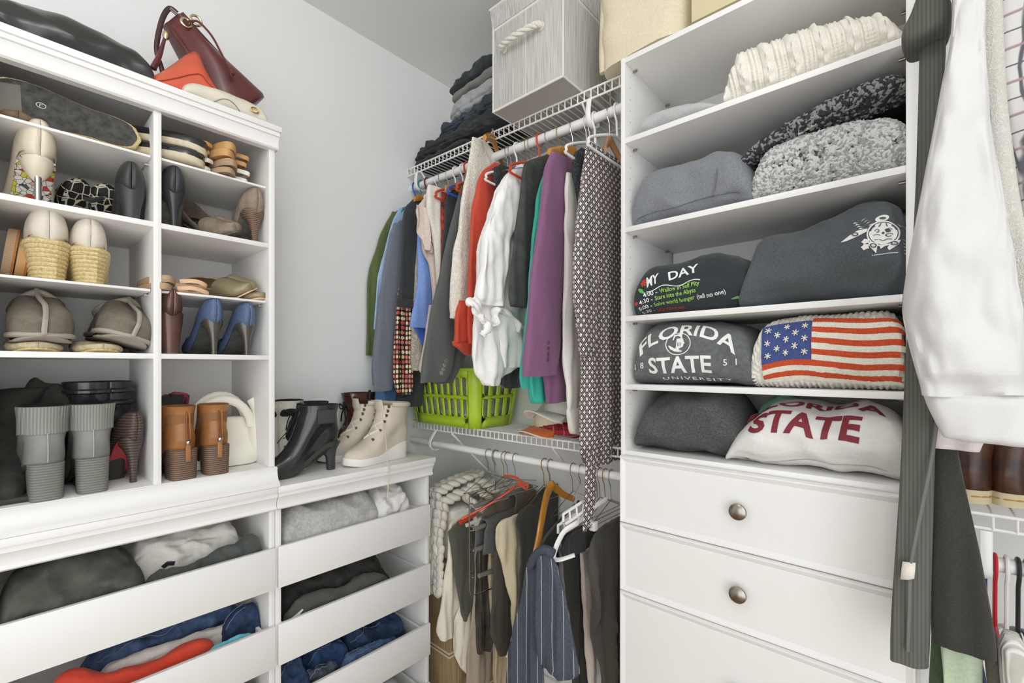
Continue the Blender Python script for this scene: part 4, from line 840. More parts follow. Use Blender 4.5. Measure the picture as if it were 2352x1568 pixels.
def slouch_boot():
    y = yat(62, .2); t = thing('tall_boot', 'black suede boot with slouched folded-over shaft at far left', 'boot', (.16, y, HF), group='shoes in the shoe cabinet')
    m = mat('black_suede', '#3b3a36', .95, kind='mottle', scale=30., col2='#2a2926', bump=.15)
    rings = []
    for z, xf, xb, w_, dy in ((0, .305, .09, .038, 0), (.02, .31, .085, .040, 0), (.04, .29, .085, .040, 0), (.065, .25, .09, .040, 0), (.1, .21, .09, .042, .0), (.14, .20, .08, .047, .004), (.18, .20, .075, .052, .008), (.205, .205, .07, .056, .015), (.222, .20, .07, .052, .03), (.226, .19, .08, .04, .05)):
        rings.append([((xf + xb) / 2 + (xf - xb) / 2 * math.cos(a), y - .03 + dy + w_ * math.sin(a) + .004 * math.sin(5 * a + z * 60), HF + .012 + z) for a in [2 * PI * q / 32 for q in range(32)]])
    part(t, 'upper', G().loft(rings), m, sharp=80)
    fold = smooth_path([(.15, y + .00, HF + .222), (.16, y + .025, HF + .214), (.17, y + .05, HF + .198), (.175, y + .068, HF + .176)], 5)
    part(t, 'folded_shaft', G().tube(fold, [.040 + .004 * math.sin(i * 1.1) for i in range(len(fold))], 16, flat=.55), m, sharp=80)
    part(t, 'sole', G().box(.09, .305, y - .066, y + .006, HF + .001, HF + .014, .005), DARKR)
slouch_boot()
for i, px in enumerate((205, 262)):
    t, I = boot('ankle_boot', ['shiny black ankle boot behind the grey boots, left of its pair', 'shiny black ankle boot behind the grey boots, right of its pair'][i], (.215 - .03 * i, yat(px, .21), HF + .001), PI, BLKS, DARKR, DARKR, L=.20, H=.07, sh=.075, heel='block', topw=.046, topf=.115, fh=.85)
    for z in (.12, .15): part(t, 'collar_band', G().tube([(.058 + .062 * math.cos(a), .047 * math.sin(a), z + .076) for a in np.linspace(0, 2 * PI, 25)[:-1]], .006, 6, closed=True), BLKS, local=True)
p = P(315, 1106, z=HF)
t = low_shoe('high_heel', 'brown strappy stiletto with a red sole in the bottom bay', (p.x + .012, p.y - .004, HF + .001), PI + .22, BRWN, REDS, BRWN, L=.235, H=.105, cup=.062, toe='point')
part(t, 'laced_seam', G().tube([(-.006 + .004 * (k % 2), .003 * (-1) ** k, .167 - .0065 * k) if k < 9 else (.002 + .0012 * (k - 9), .002 * (-1) ** k, .167 - .0065 * k) for k in range(17)], .0018, 5), BRWN, local=True)
# ---- right column
def flat_stack():
    for i, (dz, dy, rr) in enumerate(((0.0, .0, 0.30), (.026, .022, .12))):
        low_shoe('ballet_flat', ['pale-soled black flat at the bottom of the pair, upside down', 'black patent flat lying upside down on its pair'][i], (.33, yat(352 + 30 * i, .3), zR1 + .050 + dz), PI - .9 + rr * .4, BLKS, PALES, L=.225, H=.006, cup=.030, vamp=.034, heel='none', toe='round', tilt=(PI, 0), rimm=BLKL)
def ballet_pair():
    T = TOES['round']
    for i, (ppx, ppy, dz) in enumerate(((470, 400, .004), (476, 374, .036))):
        c1 = P(ppx, ppy, x=.315); c0 = Vector((.19, c1.y - .19, 0)); d = Vector((c1.x - c0.x, c1.y - c0.y, 0)); Lg = .23; d.normalize(); nrm = Vector((-d.y, d.x, 0))
        t = thing('ballet_flat', ['black patent flat with pale sole, lower of the two stacked', 'black patent flat with pale sole, upper of the two stacked'][i], 'shoe', (c1.x, c1.y, zR1 + dz), group='shoes in the shoe cabinet')
        org = Vector((c1.x, c1.y, 0)) - d * Lg
        def ol(sc, z, tlt=.13): return [tuple(org + d * (s * Lg) + nrm * (sd * float(np.interp(s, *T)) * sc)) [:2] + (z + (0.040 if i else .030) * (1 - s) * 0.55,) for sd, q in ((1, np.linspace(.01, .99, 20)), (-1, np.linspace(.99, .01, 20))) for s in q]
        zb_ = zR1 + dz
        part(t, 'sole', G().loft([ol(.80, zb_), ol(.98, zb_ + .006), ol(1.04, zb_ + .016)]), PALES, sharp=60)
        part(t, 'upper', G().loft([ol(1.04, zb_ + .016), ol(1.03, zb_ + .024), ol(.90, zb_ + .034), ol(.6, zb_ + .036)]), BLKS, sharp=70)
ballet_pair()
def heel_down_sandals():
    lab = ['tan strappy sandal on top of the sandal pile', 'tan sandal second from the top of the sandal pile', 'white-strapped sandal third down in the pile', 'white-strapped sandal at the bottom of the pile']
    spec = [(516, 358, .020, TANS, TANS, 30), (510, 374, .019, TANS, TANS, 28), (518, 391, .018, CORK, WLEA, 32), (512, 403, .014, CORK, WLEA, 30)]
    zz = zR1 + .002
    tops = [zz + .066, zz + .046, zz + .0235, zz + .002]
    for i, (px, py, h, ms, mstr, wpx) in enumerate(spec):
        y = yat(px + 8, .31); z0 = tops[i]; t = thing('sandal', lab[i], 'sandal', (.28, y, z0), group='shoes in the shoe cabinet')
        ol = lambda sc: [(.315 + .018 * math.cos(a) * sc - .10 * (1 - math.cos(a)) , y + (.034 + .003 * (i % 2)) * math.sin(a) * sc) for a in [2 * PI * q / 28 for q in range(28)]]
        part(t, 'heel_sole', G().loft([[(a, b, z0) for a, b in ol(.95)], [(a, b, z0 + .003) for a, b in ol(1)], [(a, b, z0 + h - .004) for a, b in ol(1)], [(a, b, z0 + h) for a, b in ol(.96)]]), ms, sharp=50)
        part(t, 'strap', G().tube(smooth_path([(.28, y + .030, z0 + h * .6), (.29, y + .056, z0 + h * .3), (.24, y + .062, z0 + .004 + h * .5), (.16, y + .034, z0 + h * .6)], 6), .006, 8, flat=.3), mstr)
        part(t, 'toe_strap', G().tube(smooth_path([(.29, y - .034, z0 + h * .5), (.30, y - .055, z0 + h * .35), (.24, y - .072, z0 + h * .4), (.17, y - .034, z0 + h * .5)], 6), .006, 8, flat=.4), mstr)
heel_down_sandals()
low_shoe('high_heel', 'black satin pump with slim heel right beside the divider', (.30, yat(402, .30), f0 + .001), PI - .06, mat('charcoal_satin', '#3c3f42', .45, kind='leather', scale=200., bump=.05, var=.12), SOLEG, mat('charcoal_gloss', '#34363a', .25), L=.235, H=.092, cup=.058, toe='point', wf=1.06)
low_shoe('high_heel', 'taupe suede pump tipped over with its toe to the front', (.085, yat(452, .17), f0 + .018), .30, TAUPE, SOLEG, BSTACK, L=.225, H=.060, cup=.060, vamp=.050, toe='round', tilt=(.38, 0), lin=DARKIN)
low_shoe('high_heel', 'taupe suede pump with brown stacked heel at the cabinet side', (.308, yat(590, .308), f0 + .001), PI + .02, TAUPE, SOLEG, BSTACK, L=.24, H=.088, cup=.060, toe='round', heel='stiletto', hs=1.15)
# third bay right: strappy sandals and olive flats
for i in range(2):
    z0 = zR3 + .001 + .019 * i; y = yat(372 + 6 * i, .3); t = thing('sandal', ['nude strappy sandal flat on the shelf beside the divider', 'nude strappy sandal lying on top of its pair'][i], 'sandal', (.26, y, z0), group='shoes in the shoe cabinet')
    ol = lambda sc: [(.30 + .032 * math.cos(a) * sc - .10 * (1 - math.cos(a)), y + .034 * math.sin(a) * sc) for a in [2 * PI * q / 28 for q in range(28)]]
    part(t, 'sole', G().loft([[(a, b, z0) for a, b in ol(.96)], [(a, b, z0 + .003) for a, b in ol(1)], [(a, b, z0 + .015) for a, b in ol(1)], [(a, b, z0 + .017) for a, b in ol(.95)]]), CORK, sharp=50)
    part(t, 'strap', G().tube(smooth_path([(.30, y + .032, z0 + .010), (.315, y + .065, z0 + .012), (.30, y + .100 - .01 * i, z0 + .004), (.22, y + .075, z0 + .012), (.20, y + .034, z0 + .014)], 6), .0055, 8, flat=.35), PEACH)
t = low_shoe('flat_shoe', 'olive gold flat lying on its side with peach edging', (.09, yat(474, .18), zR3 + .024), .40, OLIV, PEACH, L=.225, H=.006, cup=.044, vamp=.046, heel='none', toe='round', throat=.58, wf=1.10, tilt=(.50, .0), rimm=PEACH, lin=PEACH)
t = low_shoe('flat_shoe', 'olive gold flat standing level at the right of its bay', (.09, yat(540, .2), zR3 + .002), .22, OLIV, PEACH, L=.215, H=.004, cup=.030, vamp=.034, heel='none', toe='round', throat=.6, wf=1.08, rimm=PEACH, lin=PEACH)
# fourth bay right: pumps
t = low_shoe('high_heel', 'bronze metallic pump with thick heel in the row of three', (.31, yat(397, .31), f1 + .001), PI + .02, BRONZE, DARKIN, BRONZE, L=.235, H=.098, cup=.058, toe='round', heel='cone', hs=1.12)
for i, px in enumerate((496, 572)):
    t = low_shoe('high_heel', ['blue pump with tortoise heel in the middle of the row of three', 'blue pump with tortoise heel nearest the cabinet side'][i], (.31, yat(px, .31), f1 + .001), PI + .02, NAVYL, mat('dark_sole_green', '#4a4d48', .7, kind='mottle', scale=40., col2='#3a3c38'), HORN, L=.23, H=.086 - .003 * i, cup=.056, toe='point')
    part(t, 'heel_seam', G().tube([(-.007, 0, .138), (-.0075, 0, .118), (-.004, 0, .098)], .0009, 5), mat('pale_blue_stitch', '#8fa0bd', .8), local=True)
# bottom bay right: woven slippers, white bag, cognac boots
for i, (px, rz) in enumerate(((385, .12), (405, -.05))):
    y = yat(px, .14); t = thing('woven_slipper', ['purple and red woven slipper leaning on the divider', 'red and purple woven slipper leaning right of its pair'][i], 'slipper', (.13, y, HF + .03), group='shoes in the shoe cabinet')
    path = smooth_path([(.16, y - .030, HF + .002), (.145, y - .018, HF + .055), (.135, y - .004, HF + .125), (.13, y + .008, HF + .185 + .006 * i), (.13, y + .012, HF + .208 + .006 * i)], 6)
    n_ = len(path); part(t, 'body', G().tube(path, [.019 * (1 - .25 * (k / n_ - .3) ** 2) * math.sqrt(max(.05, 1 - max(0, (k - n_ + 5) / 5.2) ** 2)) for k in range(n_)], 14, flat=1.35), BANDS, sharp=70)
    part(t, 'sole', G().tube([(p_.x + .012, p_.y - .010, p_.z) for p_ in path[2:-2]], .012, 8, flat=1.6), DARKR)
def white_bag():
    y = yat(492, .17); t = thing('handbag', 'white leather shoulder bag with arched handles behind the cognac boots', 'bag', (.15, y, HF), group='shoes in the shoe cabinet')
    rings = []
    for f in np.linspace(0, 1, 14):
        z = HF + .003 + .135 * f; hw = .105 * (1 - .28 * f) + (-.012 if f == 0 else 0); hx = .045 * (1 - .55 * f); cx = .20 - .02 * f
        rings.append([(cx + hx * (abs(math.cos(a)) ** .6) * (1 if math.cos(a) > 0 else -1) + .003 * math.sin(4 * a + f * 5), y + .012 + hw * (abs(math.sin(a)) ** .7) * (1 if math.sin(a) > 0 else -1), z) for a in [2 * PI * q / 36 for q in range(36)]])
    part(t, 'body', G().loft(rings), WLEA, sharp=80)
    for k, (dx, h) in enumerate(((.025, .098), (-.012, .112))):
        ar = [(.19 + dx, y + .012 + .072 * math.cos(a), HF + .108 + h * .85 * math.sin(a)) for a in np.linspace(PI, 0, 17)]
        part(t, 'handle', G().tube(ar, .012, 10, flat=.45, up=(0, 0, 1)), WLEA, sharp=70)
    part(t, 'side_flap', G().tube(smooth_path([(.20, y + .088, HF + .19), (.21, y + .106, HF + .15), (.215, y + .10, HF + .08), (.225, y + .116, HF + .012)], 5), [.012 + .0016 * i for i in range(16)], 10, flat=.5), WLEA, sharp=70)
white_bag()
for i, (px, py, rz) in enumerate(((425, 1100, PI + .10), (499, 1088, PI - .04))):
    p = P(px, py, z=HF); t, I = boot('ankle_boot', ['cognac brown zip ankle boot nearer the cabinet divider', 'cognac brown zip ankle boot at the right of its pair'][i], (p.x + .006, p.y, HF + .001), rz, TANL, DARKR, BSTACK, L=.24, H=.066, sh=.030, heel='flare', plat=.006, topw=.036, topf=.098, wf=1.0, fh=.72, lin=mat('tan_lining', '#8a5f3a', .8))
    part(t, 'zip_flap', G().tube([(-.002 + .0006 * k, -.010, .100 + .0052 * k) for k in range(17)], .004, 6, flat=.5), TANL, local=True); part(t, 'zip', G().tube([(-.005 + .0006 * k, -.002, .100 + .0052 * k) for k in range(17)], .0022, 6), mat('brown_zip', '#7a4a2a', .6), local=True)
    part(t, 'zip_puller', G().lathe([(.001, .006), (.005, .004), (.0055, -.003), (.003, -.007)], (-.011, -.002, .094), 10, 'z'), CHROME, local=True)
    part(t, 'zip_tab', G().box(-.0125, -.0095, -.0075, .0035, .046, .088, .001), TANL, local=True)
# ---- boots on the second unit's top
TZ = Z(TOPZ)
def on_top(px, py): return P(px, py, z=TZ)
def black_bootie(label, px, py, rz, mu=BLKS, **k):
    p = on_top(px, py); t, I = boot('ankle_boot', label, (p.x, p.y, TZ + .001), rz, mu, DARKR, BLKL, group='boots on the second drawer unit', **k); return t, I, p
t, I, p = black_bootie('shiny black heeled ankle boot with strap, in front on the drawer unit', 775, 1075, PI * 1.5 + .18 + PI * 0 - .25, L=.262, H=.078, sh=.032, heel='slim', plat=.016, topw=.047, topf=.125, toe='round', soleth=.014, fh=.80)
part(t, 'gore_strap', G().box(.030, .085, .044, .0490, .160, .204, .001), mat('black_elastic', '#3d3f3d', .9, kind='rib', scale=60., col2='#2e302e'), local=True)
part(t, 'gore_strap', G().box(.030, .085, -.0490, -.044, .160, .204, .001), mat('black_elastic', '#3d3f3d'), local=True)
part(t, 'front_seam', G().tube([(.118, -.036, .215), (.126, -.033, .18), (.146, -.032, .14), (.180, -.036, .10)], .0014, 5), BLKL, local=True)
t, I, p = black_bootie('shiny black heeled ankle boot half hidden behind its pair', 752, 1058, PI * 1.5 - .07, L=.262, H=.078, sh=.032, heel='slim', plat=.016, topw=.047, topf=.125, toe='round', soleth=.014, fh=.80)
for i, (px, py, rz) in enumerate(((672, 1045, -.55), (716, 1030, -.75))):
    p = on_top(px, py); p.x = .10 + .03 * i; y = yat(px, .2) if i == 0 else yat(px, .16)
    t, I = boot('combat_boot', ['white combat boot with black laces against the cabinet side', 'white combat boot with black laces behind the black booties'][i], (.012, y - .02, TZ + .001), -.30, WLEA, WSOLE, L=.215, H=.010, sh=.085, heel='none', plat=.016, topw=.046, topf=.12, soleth=.016, group='boots on the second drawer unit')
    laces(t, I, LACEK, PK, n=8, r=.0034, er=.0055, half=.019)
p = on_top(835, 1012)
for i, (px, rz, xx) in enumerate(((822, -.75, .03), (852, -.75, .0))):
    t, I = boot('combat_boot', ['oxblood patent combat boot with black laces, in front of its pair', 'oxblood patent combat boot with black laces, against the wall'][i], (.062 - .020 * i, yat(px + 4, .06) + .040 + .075 * i, TZ + .001), rz - .72, OXB, DARKR, L=.215, H=.012, sh=.095 - .004 * i, heel='none', plat=.018, topw=.046, topf=.12, soleth=.018, group='boots on the second drawer unit')
    laces(t, I, LACEK, CHROME, n=7, r=.0036, er=.0058, half=.020)
    part(t, 'pull_loop', G().tube(smooth_path([(.004, -.006, .22), (-.004, -.004, .245), (-.004, .004, .245), (.004, .006, .22)], 4), .003, 6, flat=.4), LACEK, local=True)
BB = []
for i, (px, py, rz) in enumerate(((942, 1048, -PI / 2 + .12), (880, 1034, -PI / 2 + .0))):
    p = on_top(942, 1048) + Vector((-.105 * i, -.022 * i, 0))
    t, I = boot('hiking_boot', ['beige nubuck lace-up wedge boot at the front corner, lace hanging down', 'beige nubuck lace-up wedge boot behind its pair'][i], (p.x - .035, p.y, TZ + .001), rz, BEIGES, WSOLE, WSOLE, L=.268, H=.036, sh=.040, heel='none', plat=.022, topw=.048, topf=.120, soleth=.022, wf=1.08, fh=.90, group='boots on the second drawer unit', lin=mat('beige_lining', '#b9ae9e', .9))
    Q = laces(t, I, LACEW, mat('pewter_hook', '#8d8478', .35, .8), n=6, r=.0042, bow=False, half=.026, er=.0062); BB.append((t, I, Q))
    part(t, 'padded_collar', G().tube([(.062 + .064 * math.cos(a), .050 * 1.08 * math.sin(a), .143 + .060 + (.004 * math.cos(a))) for a in np.linspace(PI * .30, PI * 1.70, 24)], .009, 8, flat=1.0), BEIGES, local=True)
    part(t, 'tongue', G().tube([(.112, 0, .165), (.124, 0, .195), (.127, 0, .222)], [.022, .026, .020], 10, flat=.3, up=(0, 1, 0)), BEIGES, local=True)
# the loose lace over the edge of the top
p0 = P(884, 975, z=TZ + .16); p1 = P(888, 1030, x=XF + .012); pe = P(891, 1060, x=XF + .034)
e0 = Vector((XF + .0295 * S + .003, pe.y, TZ + .004)); path = smooth_path([P(882, 972, x=.285), P(886, 1010, x=.325), P(890, 1058, x=XF + .0285 * S + .003), P(893, 1075, x=XF + .034), P(892, 1110, x=XF + .034), P(890, 1150, x=XF + .032)], 8)
lo = part(BB[0][0], 'loose_lace', G().tube(path, .0034, 6, flat=.45), LACEW)
# ================================================================ folded clothes
class Fold:
    """a folded garment: rounded stack with a real thickness; u runs along the front, a is the arc (metres) up the front and over the top"""
    def __init__(s, o, ax, ay, W, depth, prof, p=3.2, wr=.004, ws=9., layers=0, seed=0, nu=64, nv=56, endp=5., slope=0., fn=None, belly=0., sag=0.):
        o, ax, ay = Vector(o), Vector(ax), Vector(ay)             # left front bottom corner, along the front, into the shelf
        s.W = W; pu = np.array([q[0] for q in prof]); ph = np.array([q[1] for q in prof]); s.grid = np.zeros((nu, nv, 3)); s.nu, s.nv = nu, nv
        hm = np.interp(np.linspace(0, 1, 41), pu, ph); ker = np.hanning(7); ker /= ker.sum(); hm = np.convolve(np.pad(hm, 3, mode='edge'), ker, 'valid')
        for i in range(nu):
            u = 0.5 - 0.5 * math.cos(math.pi * i / (nu - 1)); u = .25 * u + .75 * i / (nu - 1)
            h = float(np.interp(u, np.linspace(0, 1, 41), hm)); e = max(.02, 1 - abs(2 * u - 1) ** endp * .985) ** .5
            hh = h * (.35 + .65 * e); d = depth / 2 * (.80 + .20 * e); zc = hh / 2
            for j in range(nv):
                ph_ = -math.pi / 2 + math.pi * 1.5 * j / (nv - 1); c, sn = math.cos(ph_), math.sin(ph_)
                yy = depth / 2 - d * (abs(c) ** (2 / p)) * (1 if c > 0 else -1); zz = zc + hh / 2 * (abs(sn) ** (2 / p)) * (1 if sn > 0 else -1)
                yy -= belly * max(0, 1 - ((zz / max(hh, 1e-4)) - .4) ** 2 * 4) * e if c > 0 else 0
                yy += slope * zz
                x = (u - .5) * W * (.97 + .03 * e) + W / 2
                n_ = wr * (fbm(x + seed * 1.7, yy * .8, zz * 1.2 + seed, ws, 3) + 1.5 * (.28 - abs(noise.noise(Vector((x * ws * .9 + seed * 3.3, yy * ws * .7, zz * ws * 1.6 + x * ws * .5))))) + .7 * (.25 - abs(noise.noise(Vector((x * ws * 1.5 + seed * 7.1 + (zz - yy) * ws * 1.2, (zz - yy) * ws * 3.2, seed * 1.3)))))) * e
                if layers: n_ += -.0060 * max(0, 1 - abs(((zz / max(hh, 1e-4)) * layers + .25 * noise.noise(Vector((x * 9, seed, 0)))) % 1 - .5) * 8) * (1 if c > .2 else 0)
                if fn: n_ += fn(x, j / (nv - 1), hh, zz, yy)
                nv_ = (-(abs(c) ** (2 - 2 / p)) * (1 if c > 0 else -1), (abs(sn) ** (2 - 2 / p)) * (1 if sn > 0 else -1)); ln = math.hypot(*nv_) or 1
                p_ = o + ax * x + ay * (yy + n_ * nv_[0] / ln) + Vector((0, 0, max(.0005, zz + n_ * nv_[1] / ln)))
                s.grid[i, j] = p_
        s.us = np.array([.25 * (0.5 - 0.5 * math.cos(math.pi * i / (nu - 1))) + .75 * i / (nu - 1) for i in range(nu)])
        dl = np.linalg.norm(np.diff(s.grid, axis=1), axis=2); s.arc = np.concatenate([np.zeros((nu, 1)), np.cumsum(dl, axis=1)], axis=1)
        j0 = int(nv * .20); s.arc -= s.arc[:, j0:j0 + 1]
    def g(s):
        return G().loft([[tuple(s.grid[i, j]) for j in range(s.nv)] for i in range(s.nu)])
    def at(s, x, a, off=.0012):
        u = min(.999, max(.001, x / s.W)); i = int(np.searchsorted(s.us, u)) - 1; i = max(0, min(s.nu - 2, i)); fu = (u - s.us[i]) / (s.us[i + 1] - s.us[i])
        ar = s.arc[i] * (1 - fu) + s.arc[i + 1] * fu; j = int(np.searchsorted(ar, a)) - 1; j = max(0, min(s.nv - 2, j)); fv = (a - ar[j]) / max(1e-9, ar[j + 1] - ar[j]); fv = max(0, min(1, fv))
        A, B, C, D = s.grid[i, j], s.grid[i + 1, j], s.grid[i, j + 1], s.grid[i + 1, j + 1]
        p = (A * (1 - fu) + B * fu) * (1 - fv) + (C * (1 - fu) + D * fu) * fv; n = np.cross(B - A, C - A); n = n / (np.linalg.norm(n) + 1e-12)
        return tuple(p + n * off)
def folded(name, label, cat, m, F, group=None):
    g = F.g(); t = thing(name, label, cat, base_of(g.v), group=group); part(t, 'body', g, m, sharp=80, uv=[(v[0] + v[1], v[2]) for v in g.v]); return t
def fold_px(pl, lo, hi, base, prof, yf, depth, **k):
    """on the tower: left/right sightings and the sighted top line on the plane y=yf"""
    x0 = P(lo, 841, y=yf).x; x1 = P(hi, 841, y=yf).x; W = x1 - x0; pr = []
    for px, py in prof:
        q = P(px, py, y=yf + .02); pr.append(((q.x - x0) / W, max(.02, q.z - base)))
    return Fold((x0, yf, base), (1, 0, 0), (0, 1, 0), W, depth, pr, **k)
_tc = {}
def text2d(body, size, bold=0., shear=0., step=.006, spacing=1.0):
    key = (body, size, bold, shear, spacing)
    if key in _tc: return _tc[key]
    cu = bpy.data.curves.new('t', 'FONT'); cu.body = body; cu.size = size; cu.offset = bold * size; cu.shear = shear; cu.space_character = spacing; cu.align_x = 'LEFT'; cu.resolution_u = 3
    ob = bpy.data.objects.new('t', cu); COL.objects.link(ob); dg = bpy.context.evaluated_depsgraph_get(); me = bpy.data.meshes.new_from_object(ob.evaluated_get(dg))
    bpy.data.objects.remove(ob); bpy.data.curves.remove(cu)
    bm = bmesh.new(); bm.from_mesh(me); bpy.data.meshes.remove(me); bmesh.ops.remove_doubles(bm, verts=bm.verts, dist=1e-6); bmesh.ops.triangulate(bm, faces=bm.faces[:])
    for _ in range(5):
        es = [e for e in bm.edges if e.calc_length() > step]
        if not es: break
        bmesh.ops.subdivide_edges(bm, edges=es, cuts=1); bmesh.ops.triangulate(bm, faces=bm.faces[:])
    bm.verts.index_update(); V = [(v.co.x, v.co.y) for v in bm.verts]; Fc = [[v.index for v in f.verts] for f in bm.faces]; bm.free()
    _tc[key] = (V, Fc); return V, Fc
def print_on(par, F, name, V, Fc, m, fx, off=.0014):
    """lay a flat print on the cloth; fx maps print (x, y) to (along, arc)"""
    g = G().add([F.at(*fx(x, y), off) for x, y in V], Fc); o = part(par, name, g, m); return o
def words(par, F, body, x, a, size, m, bold=.0, shear=0., width=None, rot=0., warp=None, name='lettering', off=.0014, tall=1.0, spacing=1.0):
    V, Fc = text2d(body, size, bold, shear, spacing=spacing); xs = [v[0] for v in V]; mn, mx = min(xs), max(xs); k = (width / (mx - mn)) if width else 1.; cr, sr = math.cos(rot), math.sin(rot)
    def fx(px, py):
        qx, qy = (px - mn) * k, py * tall
        if warp: qx, qy = warp(qx, qy)
        return x + qx * cr - qy * sr, a + qx * sr + qy * cr
    return print_on(par, F, name, V, Fc, m, fx, off)
def disc(n=28, r0=0., r1=1., sx=1., sy=1.):
    V = [(math.cos(2 * PI * i / n) * r * sx, math.sin(2 * PI * i / n) * r * sy) for r in (r0, r1) for i in range(n)]
    return V, [(i, (i + 1) % n, n + (i + 1) % n, n + i) for i in range(n)]
def strip2d(pts, w):
    """ribbon along a 2D polyline"""
    V = []; n = len(pts)
    for i, (x, y) in enumerate(pts):
        a = pts[max(0, i - 1)]; b = pts[min(n - 1, i + 1)]; dx, dy = b[0] - a[0], b[1] - a[1]; l = math.hypot(dx, dy) or 1; ww = w[i] if isinstance(w, (list, tuple)) else w
        V += [(x - dy / l * ww / 2, y + dx / l * ww / 2), (x + dy / l * ww / 2, y - dx / l * ww / 2)]
    return V, [(2 * i, 2 * i + 1, 2 * i + 3, 2 * i + 2) for i in range(n - 1)]
INK = mat('white_print', '#e9e9e6', .7); INKR = mat('maroon_print', '#7a2430', .7); INKG = mat('green_print', '#9ac85a', .7); INKO = mat('red_print', '#c8402f', .7)
yT = YF + .012
# shelf 1
GTEE = FAB('light_grey_jersey', '#b4b5b6', var=.05)
F = fold_px(0, 1452, 1655, TSH[1], [(1455, 285), (1500, 255), (1560, 232), (1610, 228), (1650, 232)], yT, .22, wr=.006, p=2.4, seed=1)
folded('folded_shirt', 'light grey jersey shirt crumpled at the left of the top shelf', 't-shirt', GTEE, F, 'folded clothes on the shelf tower')
KNIT = mat('cream_wool', '#e6e2d8', .95, kind='fabric', scale=300., bump=.3, var=.04)
def cable(x, v, hh, zz, yy):
    q = x + .18 * (zz + yy); c = (q / .052) % 1.0; a = (zz * 1.0 - yy * .8)
    rib = .0016 * math.cos(q * 2 * PI / .0085)
    if c < .45: return .0042 * abs(math.sin(PI * c / .45)) + .0034 * math.sin(a * 2 * PI / .034 + (PI if c < .22 else 0)) * math.sin(PI * c / .45)
    if c < .55 or c > .92: return -.003
    return rib + .0012 * math.cos(a * 2 * PI / .009)
F = fold_px(0, 1652, 2090, TSH[1], [(1650, 185), (1690, 100), (1760, 78), (1850, 42), (1950, 22), (2030, 14), (2085, 60)], yT, .27, wr=.006, p=2.6, seed=2, nu=300, nv=150, fn=cable, endp=8)
folded('sweater', 'cream cable-knit sweater bundled on the top shelf', 'sweater', KNIT, F, 'folded clothes on the shelf tower')
# shelf 2
GSW = FAB('heather_grey', '#7f8288', scale=350., var=.12)
F = fold_px(0, 1444, 1732, TSH[2], [(1445, 440), (1475, 385), (1520, 368), (1581, 356), (1640, 330), (1690, 330), (1729, 372)], yT, .25, wr=.009, p=3., seed=3, endp=7)
t = folded('sweater', 'heather grey sweater with a ribbed pocket seam, folded', 'sweater', GSW, F, 'folded clothes on the shelf tower')
V, Fc = strip2d([(0, 0), (.008, .02), (.012, .04), (.014, .062)], .0035); print_on(t, F, 'pocket_welt', V, Fc, FAB('grey_rib', '#6d7076'), lambda x, y: (F.W * .70 + x, .015 + y), .003)
V, Fc = strip2d([(F.W * q, .006 + .010 * q) for q in np.linspace(.04, .9, 24)], .0018); print_on(t, F, 'hem_seam', V, Fc, FAB('grey_seam', '#5d6066'), lambda x, y: (x, y), .0016)
def fluffy(name, label, cat, F, mbase, tufts, n, size, seed, group, vmin=.12):
    t = folded(name, label, cat, mbase, F, group); rg = random.Random(seed)
    gs = [G() for _ in tufts]
    for _ in range(n):
        i = rg.randrange(1, F.nu - 1); j = rg.randrange(int(F.nv * vmin), int(F.nv * .9)); p = Vector(F.grid[i, j]); nrm = Vector(np.cross(F.grid[i + 1, j] - F.grid[i - 1, j], F.grid[i, min(F.nv - 1, j + 1)] - F.grid[i, j - 1])).normalized()
        p += (Vector(F.grid[i + 1, j]) - p) * rg.random() + (Vector(F.grid[i, j + 1]) - p) * rg.random()
        a = Vector((rg.uniform(-1, 1), rg.uniform(-1, 1), rg.uniform(-1, 1))); a = (a - nrm * a.dot(nrm) * .8).normalized(); b = nrm.cross(a).normalized(); s_ = size * rg.uniform(.6, 1.3)
        q = p + nrm * s_ * .35; k = 0 if len(gs) == 1 else (0 if rg.random() < .62 else 1)
        V_ = []; bend = rg.uniform(-.5, .5)
        for ci, (cx_, rr_) in enumerate(((-.85, .16), (-.45, .40), (.1, .46), (.55, .36), (.9, .14))):
            for w_ in range(5): an = 2 * PI * w_ / 5; V_.append(q + a * (cx_ * s_) + b * (s_ * (rr_ * math.cos(an) + bend * cx_ * cx_)) + nrm * (s_ * (rr_ * math.sin(an) - .25 * cx_ * cx_)))
        gs[k].add(V_, [(c_ * 5 + w_, c_ * 5 + (w_ + 1) % 5, (c_ + 1) * 5 + (w_ + 1) % 5, (c_ + 1) * 5 + w_) for c_ in range(4) for w_ in range(5)])
    for k, (nm, mm) in enumerate(tufts): part(t, nm, gs[k], mm, sharp=180, kind='stuff')
    return t
FL_L = mat('fleece_light', '#c9c9c7', 1.); FL_M = mat('fleece_mid', '#9c9d9c', 1.); FL_D = mat('fleece_dark', '#4c4e4f', 1.); FL_K = mat('fleece_black', '#33363a', 1.); FL_G = mat('fleece_grey', '#8b8d8e', 1.)
F = fold_px(0, 1722, 2092, TSH[2], [(1724, 395), (1760, 330), (1850, 292), (1950, 262), (2085, 248)], yT, .28, wr=.004, p=2.8, seed=4, endp=9)
fluffy('throw_blanket', 'pale grey shaggy fleece blanket folded under a darker one', 'blanket', F, FL_D, [('light_tufts', FL_L), ('mid_tufts', FL_M)], 8600, .0070, 4, 'folded clothes on the shelf tower'); FLt = F
zb_ = TSH[2] + .150
q0 = P(1725, 330, y=yT).z
